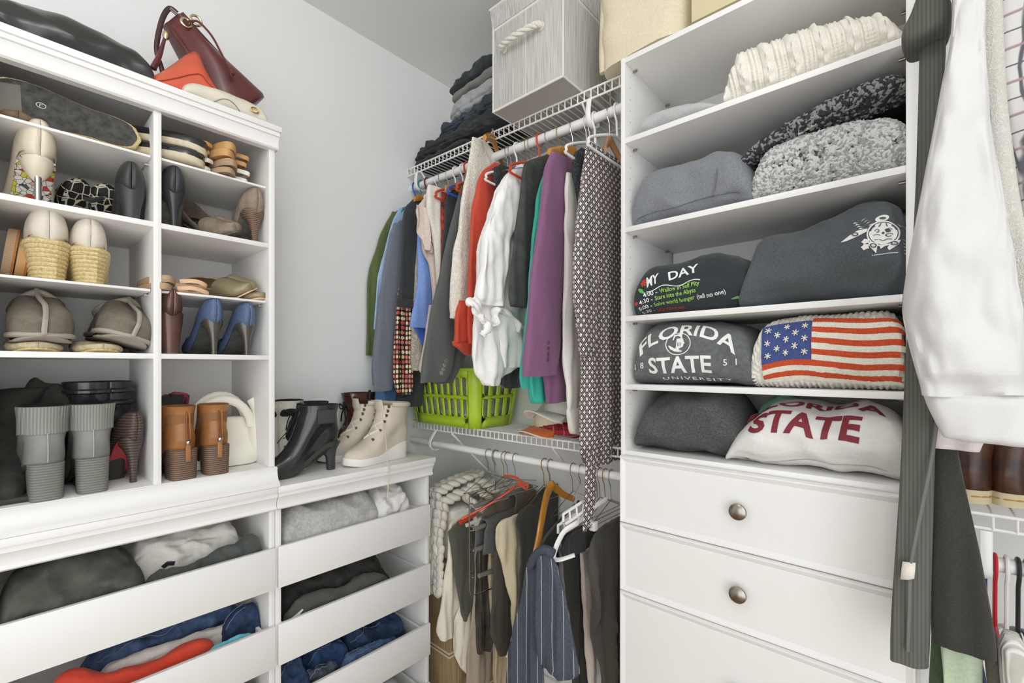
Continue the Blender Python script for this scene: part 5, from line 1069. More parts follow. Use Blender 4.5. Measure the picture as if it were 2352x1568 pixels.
F = Fold((P(1690, 841, y=yT + .01).x, yT + .012, TSH[2] + .112), (1, 0, 0), (0, 1, 0), P(2088, 841, y=yT).x - P(1690, 841, y=yT).x, .25, [(0, .012), (.1, .03), (.3, .045), (.6, .058), (.9, .050), (1, .045)], p=2.4, wr=.004, seed=5, endp=6)
for i in range(F.nu):     # the upper blanket follows the slope of the lower one
    u = F.us[i]; F.grid[i, :, 2] += .052 * u ** .7 - .018 * (1 - u)
fluffy('throw_blanket', 'dark charcoal shaggy blanket lying on the pale grey one', 'blanket', F, FL_K, [('dark_tufts', FL_K), ('grey_tufts', FL_G)], 6200, .0070, 5, 'folded clothes on the shelf tower', vmin=.1)
tt = bpy.data.objects['throw_blanket.001']
part(tt, 'brand_tag', G().add([F.at(F.W * .40 + a, .004 + b, .006) for a, b in ((0, 0), (.035, .004), (.037, .020), (.004, .017))], [(0, 1, 2, 3)]), mat('tag_cream', '#d9d0c2', .8))
part(tt, 'edge_piping', G().tube([F.at(F.W * q, -.012, .004) for q in np.linspace(.05, .45, 20)], .0024, 6), mat('piping_black', '#23282a', .6))
# shelf 3: black seasonal sweatshirt (printed words only), dark sweatshirt with turtle
BLKSW = FAB('black_sweatshirt', '#2a3235', var=.15, scale=350.); DGSW = FAB('charcoal_sweatshirt', '#50565a', var=.14, scale=350.)
F = fold_px(0, 1447, 1728, TSH[3], [(1450, 655), (1478, 606), (1557, 594), (1640, 570), (1720, 582)], yT, .24, wr=.006, p=2.8, seed=6, endp=9)
t = folded('sweatshirt', 'black sweatshirt printed MY DAY with a comic timetable', 'sweatshirt', BLKSW, F, 'folded clothes on the shelf tower')
W = F.W; H_ = .108
words(t, F, 'MY', W * .165, .058, .034, INK, bold=.03, shear=.35, rot=.28, tall=1.05, width=.040); words(t, F, 'DAY', W * .36, .068, .034, INK, bold=.02, rot=.20, width=.078)
V, Fc = strip2d([(W * q, .050 + .024 * (q - .2) + .004 * math.sin(q * 25)) for q in np.linspace(.16, .62, 30)], .0022); print_on(t, F, 'underline', V, Fc, INK, lambda x, y: (x, y))
for k, (tm, tx, xx, aa) in enumerate((('4:00 -', 'Wallow in Self Pity', .13, .0330), ('4:30 -', 'Stare into the Abyss', .085, .0160), ('5:00 -', 'Solve world hunger', .065, -.0020))):
    words(t, F, tm, W * xx, aa, .0165, INK, bold=.015, rot=.10, width=.040); words(t, F, tx, W * xx + .046, aa + .0045, .0160, INKG, bold=.012, rot=.10, width=(.106, .110, .112)[k])
words(t, F, '(tell no one)', W * .065 + .163, .0135, .0165, INK, bold=.012, rot=.08, width=.068); words(t, F, '5:30 -', W * .075, -.0190, .015, INK, rot=.06, width=.038); words(t, F, 'JAZZERCISE', W * .075 + .044, -.0170, .013, INKO, bold=.012, rot=.05, width=.080)
for cx, ca, rr in ((.135, .072, .010), (.055, .024, .006)):
    for k in range(6): V, Fc = strip2d([(0, 0), (rr * math.cos(k * PI / 3), rr * math.sin(k * PI / 3))], rr * .5); print_on(t, F, 'flower', V, Fc, INKO, lambda x, y: (W * cx + x, ca + y))
V, Fc = strip2d([(0, 0), (.008, -.008), (.018, -.018)], [.004, .010, .002]); print_on(t, F, 'leaf', V, Fc, mat('leaf_print', '#6fae5c', .7), lambda x, y: (W * .085 + x, .060 + y))
V, Fc = strip2d([(0, 0), (.015, .004), (.030, .002)], [.002, .008, .002]); print_on(t, F, 'leaf', V, Fc, mat('leaf_print', '#6fae5c'), lambda x, y: (W * .84 + x, .004 + y))
F = fold_px(0, 1688, 2094, TSH[3], [(1690, 690), (1715, 600), (1732, 545), (1800, 522), (1883, 498), (1973, 452), (2040, 428), (2085, 440)], yT - .004, .27, wr=.013, ws=8., p=2.6, seed=7, endp=10)
t = folded('sweatshirt', 'charcoal sweatshirt with white turtle emblem at its corner', 'sweatshirt', DGSW, F, 'folded clothes on the shelf tower')
tx, ta, k = F.W * .865, .100, .0255             # turtle emblem: k metres per unit
def em(name, V, Fc, m=INK, off=.0016): print_on(t, F, name, V, Fc, m, lambda x, y: (tx + x * k, ta + y * k), off)
V, Fc = disc(36, .0, .86, 1., 1.02); em('turtle_shell', V, Fc); V, Fc = disc(36, .92, 1.02, 1., 1.02); em('turtle_shell_rim', V, Fc)
V, Fc = disc(24, .0, 1., .42, .28); em('turtle_head', [(x * .96 + y * .3 - .08, y + x * .1 + 1.24) for x, y in V], Fc); V, Fc = disc(20, .0, 1., .2, .10); em('head_mark', [(x - .05, y + 1.24) for x, y in V], Fc, DGSW, .0024)
for nm, pg, hole in (('turtle_flipper', [(-.95, .50), (-1.6, .45), (-2.1, .05), (-2.7, -.42), (-2.3, -.40), (-1.6, -.05), (-1.0, .25)], (-1.75, .12)), ('turtle_flipper', [(.80, .85), (1.3, 1.1), (1.8, .75), (2.25, .40), (1.6, .35), (1.1, .5), (.95, .65)], (1.35, .75)), ('turtle_hind_flipper', [(-.85, -.65), (-.32, -.78), (-.40, -1.60), (-.72, -1.2), (-.92, -.9)], (-.6, -.98)), ('turtle_hind_flipper', [(.55, -.62), (1.05, -.50), (.92, -.9), (.38, -1.42), (.26, -1.2)], (.68, -.85)), ('turtle_tail', [(-.24, -.92), (.34, -.86), (-.14, -1.24)], None)):
    em(nm, pg, [tuple(range(len(pg)))])
    if hole: V, Fc = disc(14, .10, .17, 1.3, 1.); em('flipper_mark', [(x + hole[0], y + hole[1]) for x, y in V], Fc, DGSW, .0024)
for sx in (-1, 1):
    for pts_, w_ in (([(sx * .14, .82), (sx * .20, .62), (sx * .26, .55)], .06), ([(sx * .78, .25), (sx * .68, .50), (sx * .48, .66)], .10), ([(sx * (.34 + .16 * math.cos(a) * (1 - a * .09)), .22 + .16 * math.sin(a) * (1 - a * .09)) for a in np.linspace(0, 5.5, 14)], .05), ([(sx * (.36 + .28 * math.cos(a) * (1 - a * .1)), -.20 + .17 * math.sin(a) * (1 - a * .1)) for a in np.linspace(.5, 6., 16)], .055), ([(sx * .55, -.52), (sx * .25, -.48), (0, -.62)], .055)):
        V, Fc = strip2d(pts_, w_); em('shell_scroll', V, Fc, DGSW, .0024)
V, Fc = disc(12, .0, .09); em('shell_nose', [(x + .02, y + .02) for x, y in V], Fc, DGSW, .0024)
for q in range(8):
    x0_, y0_ = (-1.9 + .12 * (q % 4), 1.12 - .19 * (q % 4)) if q < 4 else (-1.38 + .16 * (q - 4), 1.20 - .18 * (q - 4)); V = [(x0_, y0_), (x0_ + .34, y0_ + (.02 if q < 4 else .22)), (x0_ + .12, y0_ + .12)]; em('fern_leaf', V, [(0, 1, 2)])
for q in range(5): V = [(1.15 + .02 * q, -.42 - .27 * q), (1.78, -.18 - .27 * q), (1.42, -.42 - .27 * q), (1.3, -.52 - .27 * q)]; em('fern_leaf', V, [(0, 1, 2, 3)])
for q in range(2):
    V, Fc = disc(10, .0, .20); em('flower_mark', [((x * (1 + .4 * (n_ % 2)) - 1.08), y * (1 + .4 * (n_ % 2)) - .58 - .48 * q) for n_, (x, y) in enumerate(V)], Fc)
V, Fc = strip2d([(-.62 + .06 * q, -1.78 + .006 * q + .045 * (q % 2)) for q in range(26)], .05); em('tiny_script', V, Fc)
# shelf 4
HG_ = mat('heather_charcoal', '#686b6c', .92, kind='mottle', scale=90., col2='#595c5d', bump=.1)
F = fold_px(0, 1446, 1734, TSH[4], [(1448, 800), (1465, 760), (1500, 742), (1545, 735), (1671, 735), (1715, 745), (1732, 765)], yT, .25, wr=.007, p=3.0, seed=8, endp=9)
t = folded('sweatshirt', 'heather charcoal sweatshirt with white FLORIDA STATE print', 'sweatshirt', HG_, F, 'folded clothes on the shelf tower')
W = F.W
def arch(qx, qy): c = W * .78 / 2; d = (qx - c) / c; return qx + d * .10 * qy * 2.0, qy - .050 * d * d
words(t, F, 'FLORIDA', W * .09, .110, .048, INK, bold=.02, warp=arch, width=W * .78, tall=1.05)
words(t, F, 'STATE', W * .175, .010, .062, INK, bold=.022, width=W * .52, tall=.98, rot=.03)
for ch, xx, aa in (('1', .035, .028), ('8', .095, .026), ('5', .78, .034), ('1', .87, .036)): words(t, F, ch, W * xx, aa, .022, INK, bold=.01)
words(t, F, 'UNIVERSITY', W * .28, -.014, .016, INK, bold=.01, width=W * .55, spacing=1.3)
ex, ea, er_ = W * .43, .088, .0295
V, Fc = disc(40, .93, 1., 1.12, 1.); print_on(t, F, 'emblem_ring', V, Fc, INK, lambda x, y: (ex + x * er_, ea + y * er_))
# profile head with feather inside the ring
V, Fc = strip2d([(-.42, .35), (-.30, .70), (.0, .78), (.28, .62), (.36, .30)], [.10, .16, .18, .16, .08]); print_on(t, F, 'emblem_hair', V, Fc, INK, lambda x, y: (ex + x * er_, ea + y * er_), .0018)
V = [(-.10, .42), (.20, .46), (.46, .40), (.52, .18), (.62, .02), (.50, -.04), (.50, -.16), (.42, -.30), (.20, -.36), (.02, -.52), (-.22, -.40), (-.16, -.05)]; print_on(t, F, 'emblem_face', V, [tuple(range(12))], INK, lambda x, y: (ex + x * er_, ea + y * er_), .0020)
for q in range(3): V, Fc = strip2d([(.02 + .12 * q, .10), (-.02 + .12 * q, -.22)], .045); print_on(t, F, 'emblem_stripe', V, Fc, HG_, lambda x, y: (ex + x * er_, ea + y * er_), .0026)
for q in range(4): V, Fc = strip2d([(-.85 + .05 * q, -.12 - .08 * q), (-.35, -.42 - .06 * q), (.35, -.62 - .05 * q)], [.10, .09, .02]); print_on(t, F, 'emblem_feather', V, Fc, INK, lambda x, y: (ex + x * er_, ea + y * er_), .0016)
# flag throw
CRO = mat('white_crochet', '#e9e6dd', .95, kind='fabric', scale=150., bump=.4, var=.05)
cro = lambda x, v, hh, zz, yy: .0042 * math.cos(x * 2 * PI / .021) * math.cos((zz - yy) * 2 * PI / .017)
F = fold_px(0, 1716, 2084, TSH[4], [(1718, 800), (1730, 752), (1770, 728), (1850, 718), (1950, 712), (2060, 708), (2080, 720)], yT - .004, .27, wr=.003, p=3.0, seed=9, endp=12, nu=190, nv=110, fn=cro)
t = folded('throw_blanket', 'white crochet throw with knitted stars and stripes flag', 'blanket', CRO, F, 'folded clothes on the shelf tower')
F = fold_px(0, 1716, 2084, TSH[4], [(1718, 800), (1730, 752), (1770, 728), (1850, 718), (1950, 712), (2060, 708), (2080, 720)], yT - .004, .27, wr=.003, p=3.0, seed=9, endp=12)
W = F.W; fx0, fx1 = W * .115, W * .985; fa0, fa1 = -.014, .128; FR = mat('flag_red', '#c8502c', .95, kind='fabric', scale=300., bump=.5, var=.12); FB = mat('flag_blue', '#44548a', .95, kind='fabric', scale=300., bump=.5, var=.15); FWh = mat('flag_white', '#e6e1d4', .95, kind='fabric', scale=300., bump=.5, var=.06)
wave = lambda x: .010 * math.sin((x - fx0) / (fx1 - fx0) * 5.2 + .3) * .9 + .012 * ((x - fx0) / (fx1 - fx0))
NS = 12
def band(a0, a1, xa, xb, n=60, m=5, o=.0058):
    V = [(xa + (xb - xa) * i / n, a0 + (a1 - a0) * j / m) for i in range(n + 1) for j in range(m + 1)]
    V = [(x, a + wave(x)) for x, a in V]; Fc = [(i * (m + 1) + j, (i + 1) * (m + 1) + j, (i + 1) * (m + 1) + j + 1, i * (m + 1) + j + 1) for i in range(n) for j in range(m)]
    rg_ = [F.at(x, a, o + .0010 * math.sin(x * 2 * PI / .0058) * math.sin(a * 2 * PI / .005)) for x, a in V]; return G().add(rg_, Fc)
for k_ in range(NS):
    a0 = fa0 + (fa1 - fa0) * k_ / NS; a1 = fa0 + (fa1 - fa0) * (k_ + 1) / NS; mm = FR if k_ % 2 == (NS - 1) % 2 else FWh; xa = fx0 if k_ < 4 else fx0 + (fx1 - fx0) * .385
    part(t, 'flag_stripe', band(a0, a1, xa, fx1 - .004 * (k_ % 3)), mm, label='red knitted stripe' if mm is FR else 'white knitted stripe')
part(t, 'flag_canton', band(fa0 + (fa1 - fa0) * 4 / NS, fa1 - .008, fx0, fx0 + (fx1 - fx0) * .385, o=.0064), FB, label='blue knitted star field')
for i in range(3):
    for j in range(5):
        if (i + j) % 2 and j in (1, 3) and i == 2: continue
        cx = fx0 + (fx1 - fx0) * .385 * (.13 + .185 * j); ca = fa0 + (fa1 - fa0) * 4 / NS + (fa1 - fa0) * 8 / NS * (.17 + .29 * i + (.13 if j % 2 else 0)); g = G()
        for q in range(3):
            a = q * PI / 3 + .3; pts = [F.at(cx + .0062 * s_ * math.cos(a), ca + wave(cx) + .0068 * s_ * math.sin(a), .0088) for s_ in (-1, 0, 1)]; g.tube(pts, .0012, 5)
        part(t, 'star', g, FWh)
# shelf 5
SHERP = mat('charcoal_boucle', '#5a5d5c', 1., kind='mottle', scale=260., col2='#3c3f3e', bump=.5)
F = fold_px(0, 1447, 1716, TSH[5], [(1448, 985), (1480, 912), (1560, 898), (1640, 900), (1690, 930), (1714, 985)], yT - .002, .27, wr=.013, ws=7., p=2.2, seed=10, endp=5, belly=.008)
folded('sweater', 'charcoal boucle fleece bundled at the left of the lowest shelf', 'sweater', SHERP, F, 'folded clothes on the shelf tower')
WSW = mat('white_sweatshirt', '#dddbd8', .9, kind='fabric', scale=250., bump=.15, var=.03)
F = fold_px(0, 1655, 2092, TSH[5], [(1656, 1045), (1690, 985), (1760, 930), (1850, 930), (1910, 944), (1975, 930), (2080, 945)], yT - .012, .29, wr=.010, ws=8., p=2.3, seed=11, endp=8, belly=.006)
t = folded('sweatshirt', 'white sweatshirt with maroon FLORIDA STATE lettering', 'sweatshirt', WSW, F, 'folded clothes on the shelf tower'); W = F.W
words(t, F, 'STATE', W * .175, .082, .068, INKR, bold=.035, width=W * .60, rot=-.09, tall=1.25)
for (x0_, y0_) in ((0, 0),):
    words(t, F, 'FLORIDA', W * .15, .178, .052, INKR, bold=.03, width=W * .74, warp=lambda qx, qy: (qx, qy - .030 * ((qx - W * .37) / (W * .37)) ** 2 - .008))
V, Fc = strip2d([(W * q, -.004 - .006 * math.sin(q * 7)) for q in np.linspace(.16, .9, 30)], .002); print_on(t, F, 'hem_seam', V, Fc, FAB('seam_grey', '#a9a7a2'), lambda x, y: (x, y))
F = Fold((P(1722, 841, y=-.22).x, -.22, TSH[5]), (1, 0, 0), (0, 1, 0), .12, .16, [(0, .13), (.5, .165), (1, .15)], p=2.2, wr=.006, seed=12)
folded('towel', 'mint green cloth tucked behind the white sweatshirt', 'towel', FAB('mint', '#7fb69a'), F, 'folded clothes on the shelf tower')
F = Fold((P(1702, 841, y=-.27).x, -.27, TSH[5]), (1, 0, 0), (0, 1, 0), .05, .10, [(0, .10), (.5, .115), (1, .10)], p=2.2, wr=.004, seed=13)
folded('shirt', 'dark red cloth wedged between fleece and white sweatshirt', 'shirt', FAB('dark_red', '#8e2226'), F, 'folded clothes on the shelf tower')

# ================================================================ clothes stack and boxes on the upper wire shelf
BLKJ = mat('black_washed_cotton', '#3d4042', .9, kind='mottle', scale=30., col2='#2c2e30', bump=.15); INDG = mat('black_indigo_denim', '#434a55', .9, kind='mottle', scale=35., col2='#323844', bump=.2)
yS = -.305 * S
def shelf_fold(name, label, cat, m, lo, hi, z0, h, yf, depth, seed, prof=None, slope=0., **k):
    x0 = max(.008, P(lo, 841, y=yf).x); x1 = P(hi, 841, y=yf).x
    k['wr'] = k.get('wr', .008) * 1.6; k.setdefault('nu', 100); k.setdefault('nv', 72)
    F = Fold((x0, yf, z0), (1, 0, 0), (0, 1, 0), x1 - x0, depth, prof or [(0, h * .9), (.5, h), (1, h * .95)], seed=seed, **k)
    if slope:
        for i in range(F.nu): F.grid[i, :, 2] += slope * F.us[i]
    return folded(name, label, cat, m, F, 'folded clothes stacked on the wire shelf'), F
zd = usz(.1) + .004
shelf_fold('folded_trousers', 'black folded trousers at the bottom of the wire shelf stack', 'trousers', BLKJ, 944, 1075, zd - .002, .026, yS - .008, .22, 21, wr=.005, ws=16.)
shelf_fold('folded_trousers', 'black folded cargo trousers, second from bottom of the stack', 'trousers', BLKJ, 943, 1150, zd + .024, .060, yS - .015, .23, 22, wr=.010, ws=14., layers=2, prof=[(0, .050), (.3, .060), (.7, .066), (1, .075)])
shelf_fold('jeans', 'black-indigo folded jeans in the middle of the stack', 'jeans', INDG, 1000, 1158, zd + .082, .05, yS - .002, .22, 23, wr=.010, ws=14., layers=2, prof=[(0, .030), (.4, .055), (1, .06)], slope=.012)
shelf_fold('sweatpants', 'light grey sweatpants folded above the dark jeans', 'sweatpants', FAB('light_grey_sweat', '#a3a5a8', var=.06), 1026, 1160, zd + .128, .07, yS - .002, .2, 24, wr=.009, ws=12., layers=2, slope=.014)
shelf_fold('sweater', 'grey-brown folded sweater second from the top of the stack', 'sweater', FAB('grey_brown_knit', '#7e7c78', var=.1), 1031, 1160, zd + .200, .042, yS - .002, .2, 25, wr=.006, slope=.010)
shelf_fold('folded_shirt', 'black folded top crowning the wire shelf stack', 't-shirt', BLKC if False else FAB('soft_black', '#30373a', var=.12), 1024, 1160, zd + .243, .045, yS - .004, .2, 26, wr=.010, ws=12., slope=.008)
# striped storage box with rope handle
BOXC = mat('striped_box_cloth', '#c9c8c4', .9, kind='lines', scale=420., col2='#a9a8a4', bump=.1); PIPE = mat('white_piping', '#dcdbd6', .7); BOXB = mat('box_underside', '#b5b2ab', .85)
bx0, bx1, by0, by1, bz0 = .724 * S, 1.056 * S, -.425 * S, -.105 * S, usz(.78) + .004; bh = .318
t = thing('storage_box', 'grey striped fabric storage box with white rope handle', 'storage box', ((bx0 + bx1) / 2, (by0 + by1) / 2, bz0))
part(t, 'body', G().box(bx0, bx1, by0, by1, bz0, bz0 + bh, .004), BOXC); part(t, 'underside', G().box(bx0 + .003, bx1 - .003, by0 + .003, by1 - .003, bz0 - .0022, bz0 + .002), BOXB)
for z in (bz0, bz0 + bh - .042):
    part(t, 'piping', G().tube([(bx0, by0, z), (bx1, by0, z), (bx1, by1, z), (bx0, by1, z)], .0042, 8, closed=True), PIPE)
for xx, yy in ((bx0, by0), (bx1, by0), (bx1, by1)): part(t, 'corner_piping', G().tube([(xx, yy, bz0), (xx, yy, bz0 + bh)], .0030, 8), PIPE)
rl = lambda z, o: [(bx0 - o, by0 - o, z), (bx1 + o, by0 - o, z), (bx1 + o, by1 + o, z), (bx0 - o, by1 + o, z)]
part(t, 'lid_flap', G().loft([rl(bz0 + bh - .036, .002), rl(bz0 + bh + .030, .008)]), BOXC); part(t, 'lid_edge', G().tube(rl(bz0 + bh + .030, .008), .004, 8, closed=True), PIPE)
part(t, 'front_seam', G().box((bx0 + bx1) / 2 - .0012, (bx0 + bx1) / 2 + .0012, by0 - .0012, by0, bz0, bz0 + bh - .04), PIPE)
h0 = P(1160, 113, y=by0); h1 = P(1243, 62, y=by0); zc = (h0.z + h1.z) / 2
core = smooth_path([(h0.x, by0 + .004, zc), (h0.x + .004, by0 - .022, zc - .004), ((h0.x + h1.x) / 2, by0 - .036, zc - .010), (h1.x - .004, by0 - .022, zc - .004), (h1.x, by0 + .004, zc)], 10); n_ = len(core)
for ph in (0, 2.094, 4.189):
    strand = []
    for i, c in enumerate(core):
        tt_ = (core[min(n_ - 1, i + 1)] - core[max(0, i - 1)]).normalized(); u_ = tt_.cross(Vector((0, 0, 1))).normalized(); v_ = tt_.cross(u_); a = ph + i * .62; strand.append(c + u_ * (.0055 * math.cos(a)) + v_ * (.0055 * math.sin(a)))
    part(t, 'rope_handle', G().tube(strand, .0056, 8), mat('cotton_rope', '#dedad0', .9, kind='fabric', scale=200., bump=.3, var=.06), sharp=80)
for hx in (h0.x, h1.x): part(t, 'grommet', G().lathe([(.008, .0), (.014, -.001), (.014, -.003), (.009, -.004)], (hx, by0, zc), 18, 'y'), PIPE)
# canvas bag and linen box right of it
CANV = mat('cream_canvas', '#ddd2b8', .9, kind='fabric', scale=250., bump=.15, var=.05); LINEN = mat('linen_weave', '#d5c8a4', .95, kind='check', scale=60., col2='#c4b58c')
rings = []
cx0, cx1 = 1.150 * S, 1.462 * S; cz = Z(2.168)
for f in np.linspace(0, 1, 18):
    z = cz + .30 * f; b = .018 * math.sin(f * 5) * (1 - f); ring = []
    for q in range(48):
        a = 2 * PI * q / 48; c, s_ = math.cos(a), math.sin(a); k = .14
        xx = (cx0 + cx1) / 2 + (cx1 - cx0) / 2 * (1 - .05 * (1 - f) ** 2) * (abs(c) ** .35) * (1 if c > 0 else -1); yy = -.19 * S + .17 * S * (abs(s_) ** .35) * (1 if s_ > 0 else -1)
        d_ = .012 * fbm(xx, yy, z, 9., 3) + .010 * math.sin(14 * xx + 6 * z)
        ring.append((xx + d_ * .3, min(-.02, yy - .35 * S * 0 + d_ - .012 * (1 - f)), z))
    rings.append(ring)
t = thing('canvas_bin', 'slouching cream canvas bin between striped box and linen box', 'storage bin', ((cx0 + cx1) / 2, -.19 * S, cz)); part(t, 'body', G().loft(rings), CANV, sharp=80)
part(t, 'corner_fold', G().tube(smooth_path([(cx0 + .012, -.338 * S, cz + .010), (cx0 + .012, -.342 * S, cz + .06), (cx0 + .014, -.340 * S, cz + .15), (cx0 + .016, -.335 * S, cz + .26)], 5), .014, 10, flat=.7), CANV, sharp=80)
lx0 = 1.474 * S; lx1 = 1.80 * S; ly0 = -.381 * S; lz = TSH[0] + .001
t = thing('linen_box', 'cream woven linen box on top of the shelf tower', 'storage box', ((lx0 + lx1) / 2, -.2, lz)); part(t, 'body', G().box(lx0, lx1, ly0, -.03, lz + .004, lz + .24, .003), LINEN, uv=None)
part(t, 'bottom_edge', G().box(lx0 - .001, lx1 + .001, ly0 - .001, -.03, lz, lz + .006, .001), mat('box_edge', '#8d8268', .8)); part(t, 'lid', G().box(lx0 - .003, lx1 + .003, ly0 - .003, -.028, lz + .242, lz + .29, .003), LINEN)
# ================================================================ laundry basket, caps on the lower wire shelf
LIME = mat('lime_plastic', '#b2d236', .35)
def basket():
    z0 = Z(0.897) + .004; h = .232; bx = (.060 * S, .505 * S); by = (-.315 * S, -.055 * S); ex = .030; n = 8
    t = thing('laundry_basket', 'lime green slotted plastic laundry basket full of grey laundry', 'laundry basket', (sum(bx) / 2, sum(by) / 2, z0))
    def pt(x, y, b):      # flared walls
        f = b / h; cx, cy = sum(bx) / 2, sum(by) / 2; kx = 1 + ex * f / ((bx[1] - bx[0]) / 2); ky = 1 + ex * f / ((by[1] - by[0]) / 2)
        return (cx + (x - cx) * kx, min(-.012, cy + (y - cy) * ky), z0 + b)
    rc = .035
    def panel(name, a, b):
        g = G(); L = math.dist(a, b); m = max(3, int(round((L) / .036))); q = lambda s, z: pt(a[0] + (b[0] - a[0]) * s / L, a[1] + (b[1] - a[1]) * s / L, z)
        rows_ = [(.0, .040, 0), (.040, .118, 1), (.118, .126, 0), (.126, .204, 1), (.204, h, 0)]
        for z_a, z_b, slot in rows_:
            for i in range(m):
                s0, s1 = L * i / m, L * (i + 1) / m
                if not slot: g.add([q(s0, z_a), q(s1, z_a), q(s1, z_b), q(s0, z_b)], [(0, 1, 2, 3)]); continue
                cx, cz = (s0 + s1) / 2, (z_a + z_b) / 2; hw, hh = (s1 - s0) / 2, (z_b - z_a) / 2; r = .0095; k = 24; O, I_ = [], []
                for j in range(k):
                    an = 2 * PI * (j + .5) / k; c, s_ = math.cos(an), math.sin(an); an = 2 * PI * j / k; c, s_ = math.cos(an), math.sin(an); mx = max(abs(c) / hw, abs(s_) / hh); O.append((cx + c / mx, cz + s_ / mx)) if (j - 0) % 3 or j % 6 == 0 else O.append((cx + hw * (1 if c > 0 else -1), cz + hh * (1 if s_ > 0 else -1)))
                    I_.append((cx + r * c, cz + (hh - r - .002) * (1 if s_ > 0 else -1) + r * s_))
                o = [q(*p_) for p_ in O] + [q(*p_) for p_ in I_]; g.add(o, [(j, (j + 1) % k, k + (j + 1) % k, k + j) for j in range(k)])
        solid(part(t, name, g, LIME, sharp=40, weld=True), .003, 0)
    panel('front_wall', (bx[0] + rc, by[0]), (bx[1] - rc, by[0])); panel('right_wall', (bx[1], by[0] + rc), (bx[1], by[1] - rc)); panel('left_wall', (bx[0], by[1] - rc), (bx[0], by[0] + rc)); panel('rear_wall', (bx[1] - rc, by[1]), (bx[0] + rc, by[1]))
    for cx, cy, a0 in ((bx[0] + rc, by[0] + rc, PI), (bx[1] - rc, by[0] + rc, 1.5 * PI), (bx[1] - rc, by[1] - rc, 0), (bx[0] + rc, by[1] - rc, .5 * PI)):
        g = G().sheet([[pt(cx + rc * math.cos(a0 + PI / 2 * k / 8), cy + rc * math.sin(a0 + PI / 2 * k / 8), z) for k in range(9)] for z in (0, .05, .11, .17, h)]); solid(part(t, 'corner_wall', g, LIME), .003, 0)
    ol = [pt(x, y, h) for x, y in ([(bx[0] + rc, by[0]), (bx[1] - rc, by[0])] + [(bx[1] - rc + rc * math.sin(a), by[0] + rc - rc * math.cos(a)) for a in (.4, .8, 1.2)] + [(bx[1], by[0] + rc), (bx[1], by[1] - rc), (bx[1] - rc, by[1]), (bx[0] + rc, by[1]), (bx[0], by[1] - rc), (bx[0], by[0] + rc)])]
    part(t, 'rim', G().tube(ol, .006, 8, closed=True), LIME); part(t, 'bottom', G().box(bx[0] + .006, bx[1] - .006, by[0] + .006, by[1] - .006, z0, z0 + .004, .001), LIME)
    GL = mat('grey_laundry_cloth', '#c2c0bd', .95, kind='mottle', scale=40., col2='#98969a', bump=.3); MR = FAB('maroon_cloth', '#6a1f2e')
    F = Fold((bx[0] + .008, by[0] + .012, z0 + .006), (1, 0, 0), (0, 1, 0), bx[1] - bx[0] - .018, by[1] - by[0] - .024, [(0, .17), (.3, .19), (.7, .20), (1, .19)], p=5, wr=.009, ws=26., seed=31, endp=14)
    folded('laundry', 'grey crumpled laundry showing through the lime basket slots', 'laundry', GL, F)
    F = Fold((bx[0] + .02, by[0] + .02, z0 + .19), (1, 0, 0), (0, 1, 0), .20, .16, [(0, .02), (.5, .045), (1, .03)], p=2.2, wr=.008, seed=32)
    folded('laundry', 'maroon cloth on top of the laundry in the basket', 'laundry', MR, F)
basket()
def cap(name, label, px, py, yb_, m, mb, rz, tilt, sc=1., under=None):
    p = P(px, py, y=yb_); p.z = Z(.897) + (.078 if sc > 1 else .040); t = thing(name, label, 'cap', p); t.rotation_euler = (tilt[0], tilt[1], rz)
    rings = [[(.085 * sc * c_ * math.cos(a), .075 * sc * c_ * math.sin(a), .092 * sc * s_) for a in [2 * PI * q / 28 for q in range(28)]] for c_, s_ in [(math.cos(f), math.sin(f)) for f in np.linspace(0, PI / 2 * .97, 9)]]
    part(t, 'crown', G().loft(rings, cap0=False), m, local=True, sharp=80)
    rows = [[(.070 * sc + (r * .085) * sc * math.cos(a * .9) * 1.0, .072 * sc * math.sin(a) * (1 + .06 * r), .004 - .028 * sc * (math.sin(a) ** 2) * (.3 + r * .7)) for a in np.linspace(-PI / 2, PI / 2, 17)] for r in np.linspace(0, 1, 7)]
    solid(part(t, 'visor', G().sheet(rows), mb, local=True, sharp=80), .0035, 0)
    part(t, 'visor_edge', G().tube(rows[-1], .0024, 6), m, local=True)
    return t
WCAP = FAB('white_cap_cotton', '#dedcd2', var=.04); OCAP = FAB('orange_cap', '#d06a2c', var=.08)
t = cap('baseball_cap', 'white baseball cap with curved visor behind the orange one', 1305, 940, -.150, WCAP, WCAP, -1.85, (0, -.10), 1.10)
t = cap('baseball_cap', 'orange visor cap facing out between basket and pearl sleeve', 1278, 985, -.160, FAB('cream_cap', '#d8cfb8', var=.05), OCAP, -1.80, (0, .12), .99)
PLA = mat('red_plaid', '#9c2630', .9, kind='plaid', scale=14., col2='#1a2a22')
F = Fold((P(1212, 841, y=-.255).x, -.250, Z(.897) + .004), (1, 0, 0), (0, 1, 0), .17, .20, [(0, .03), (.4, .05), (1, .055)], p=2.3, wr=.009, ws=18., seed=33)
folded('plaid_shirt', 'crumpled red plaid flannel under the orange visor', 'shirt', PLA, F)

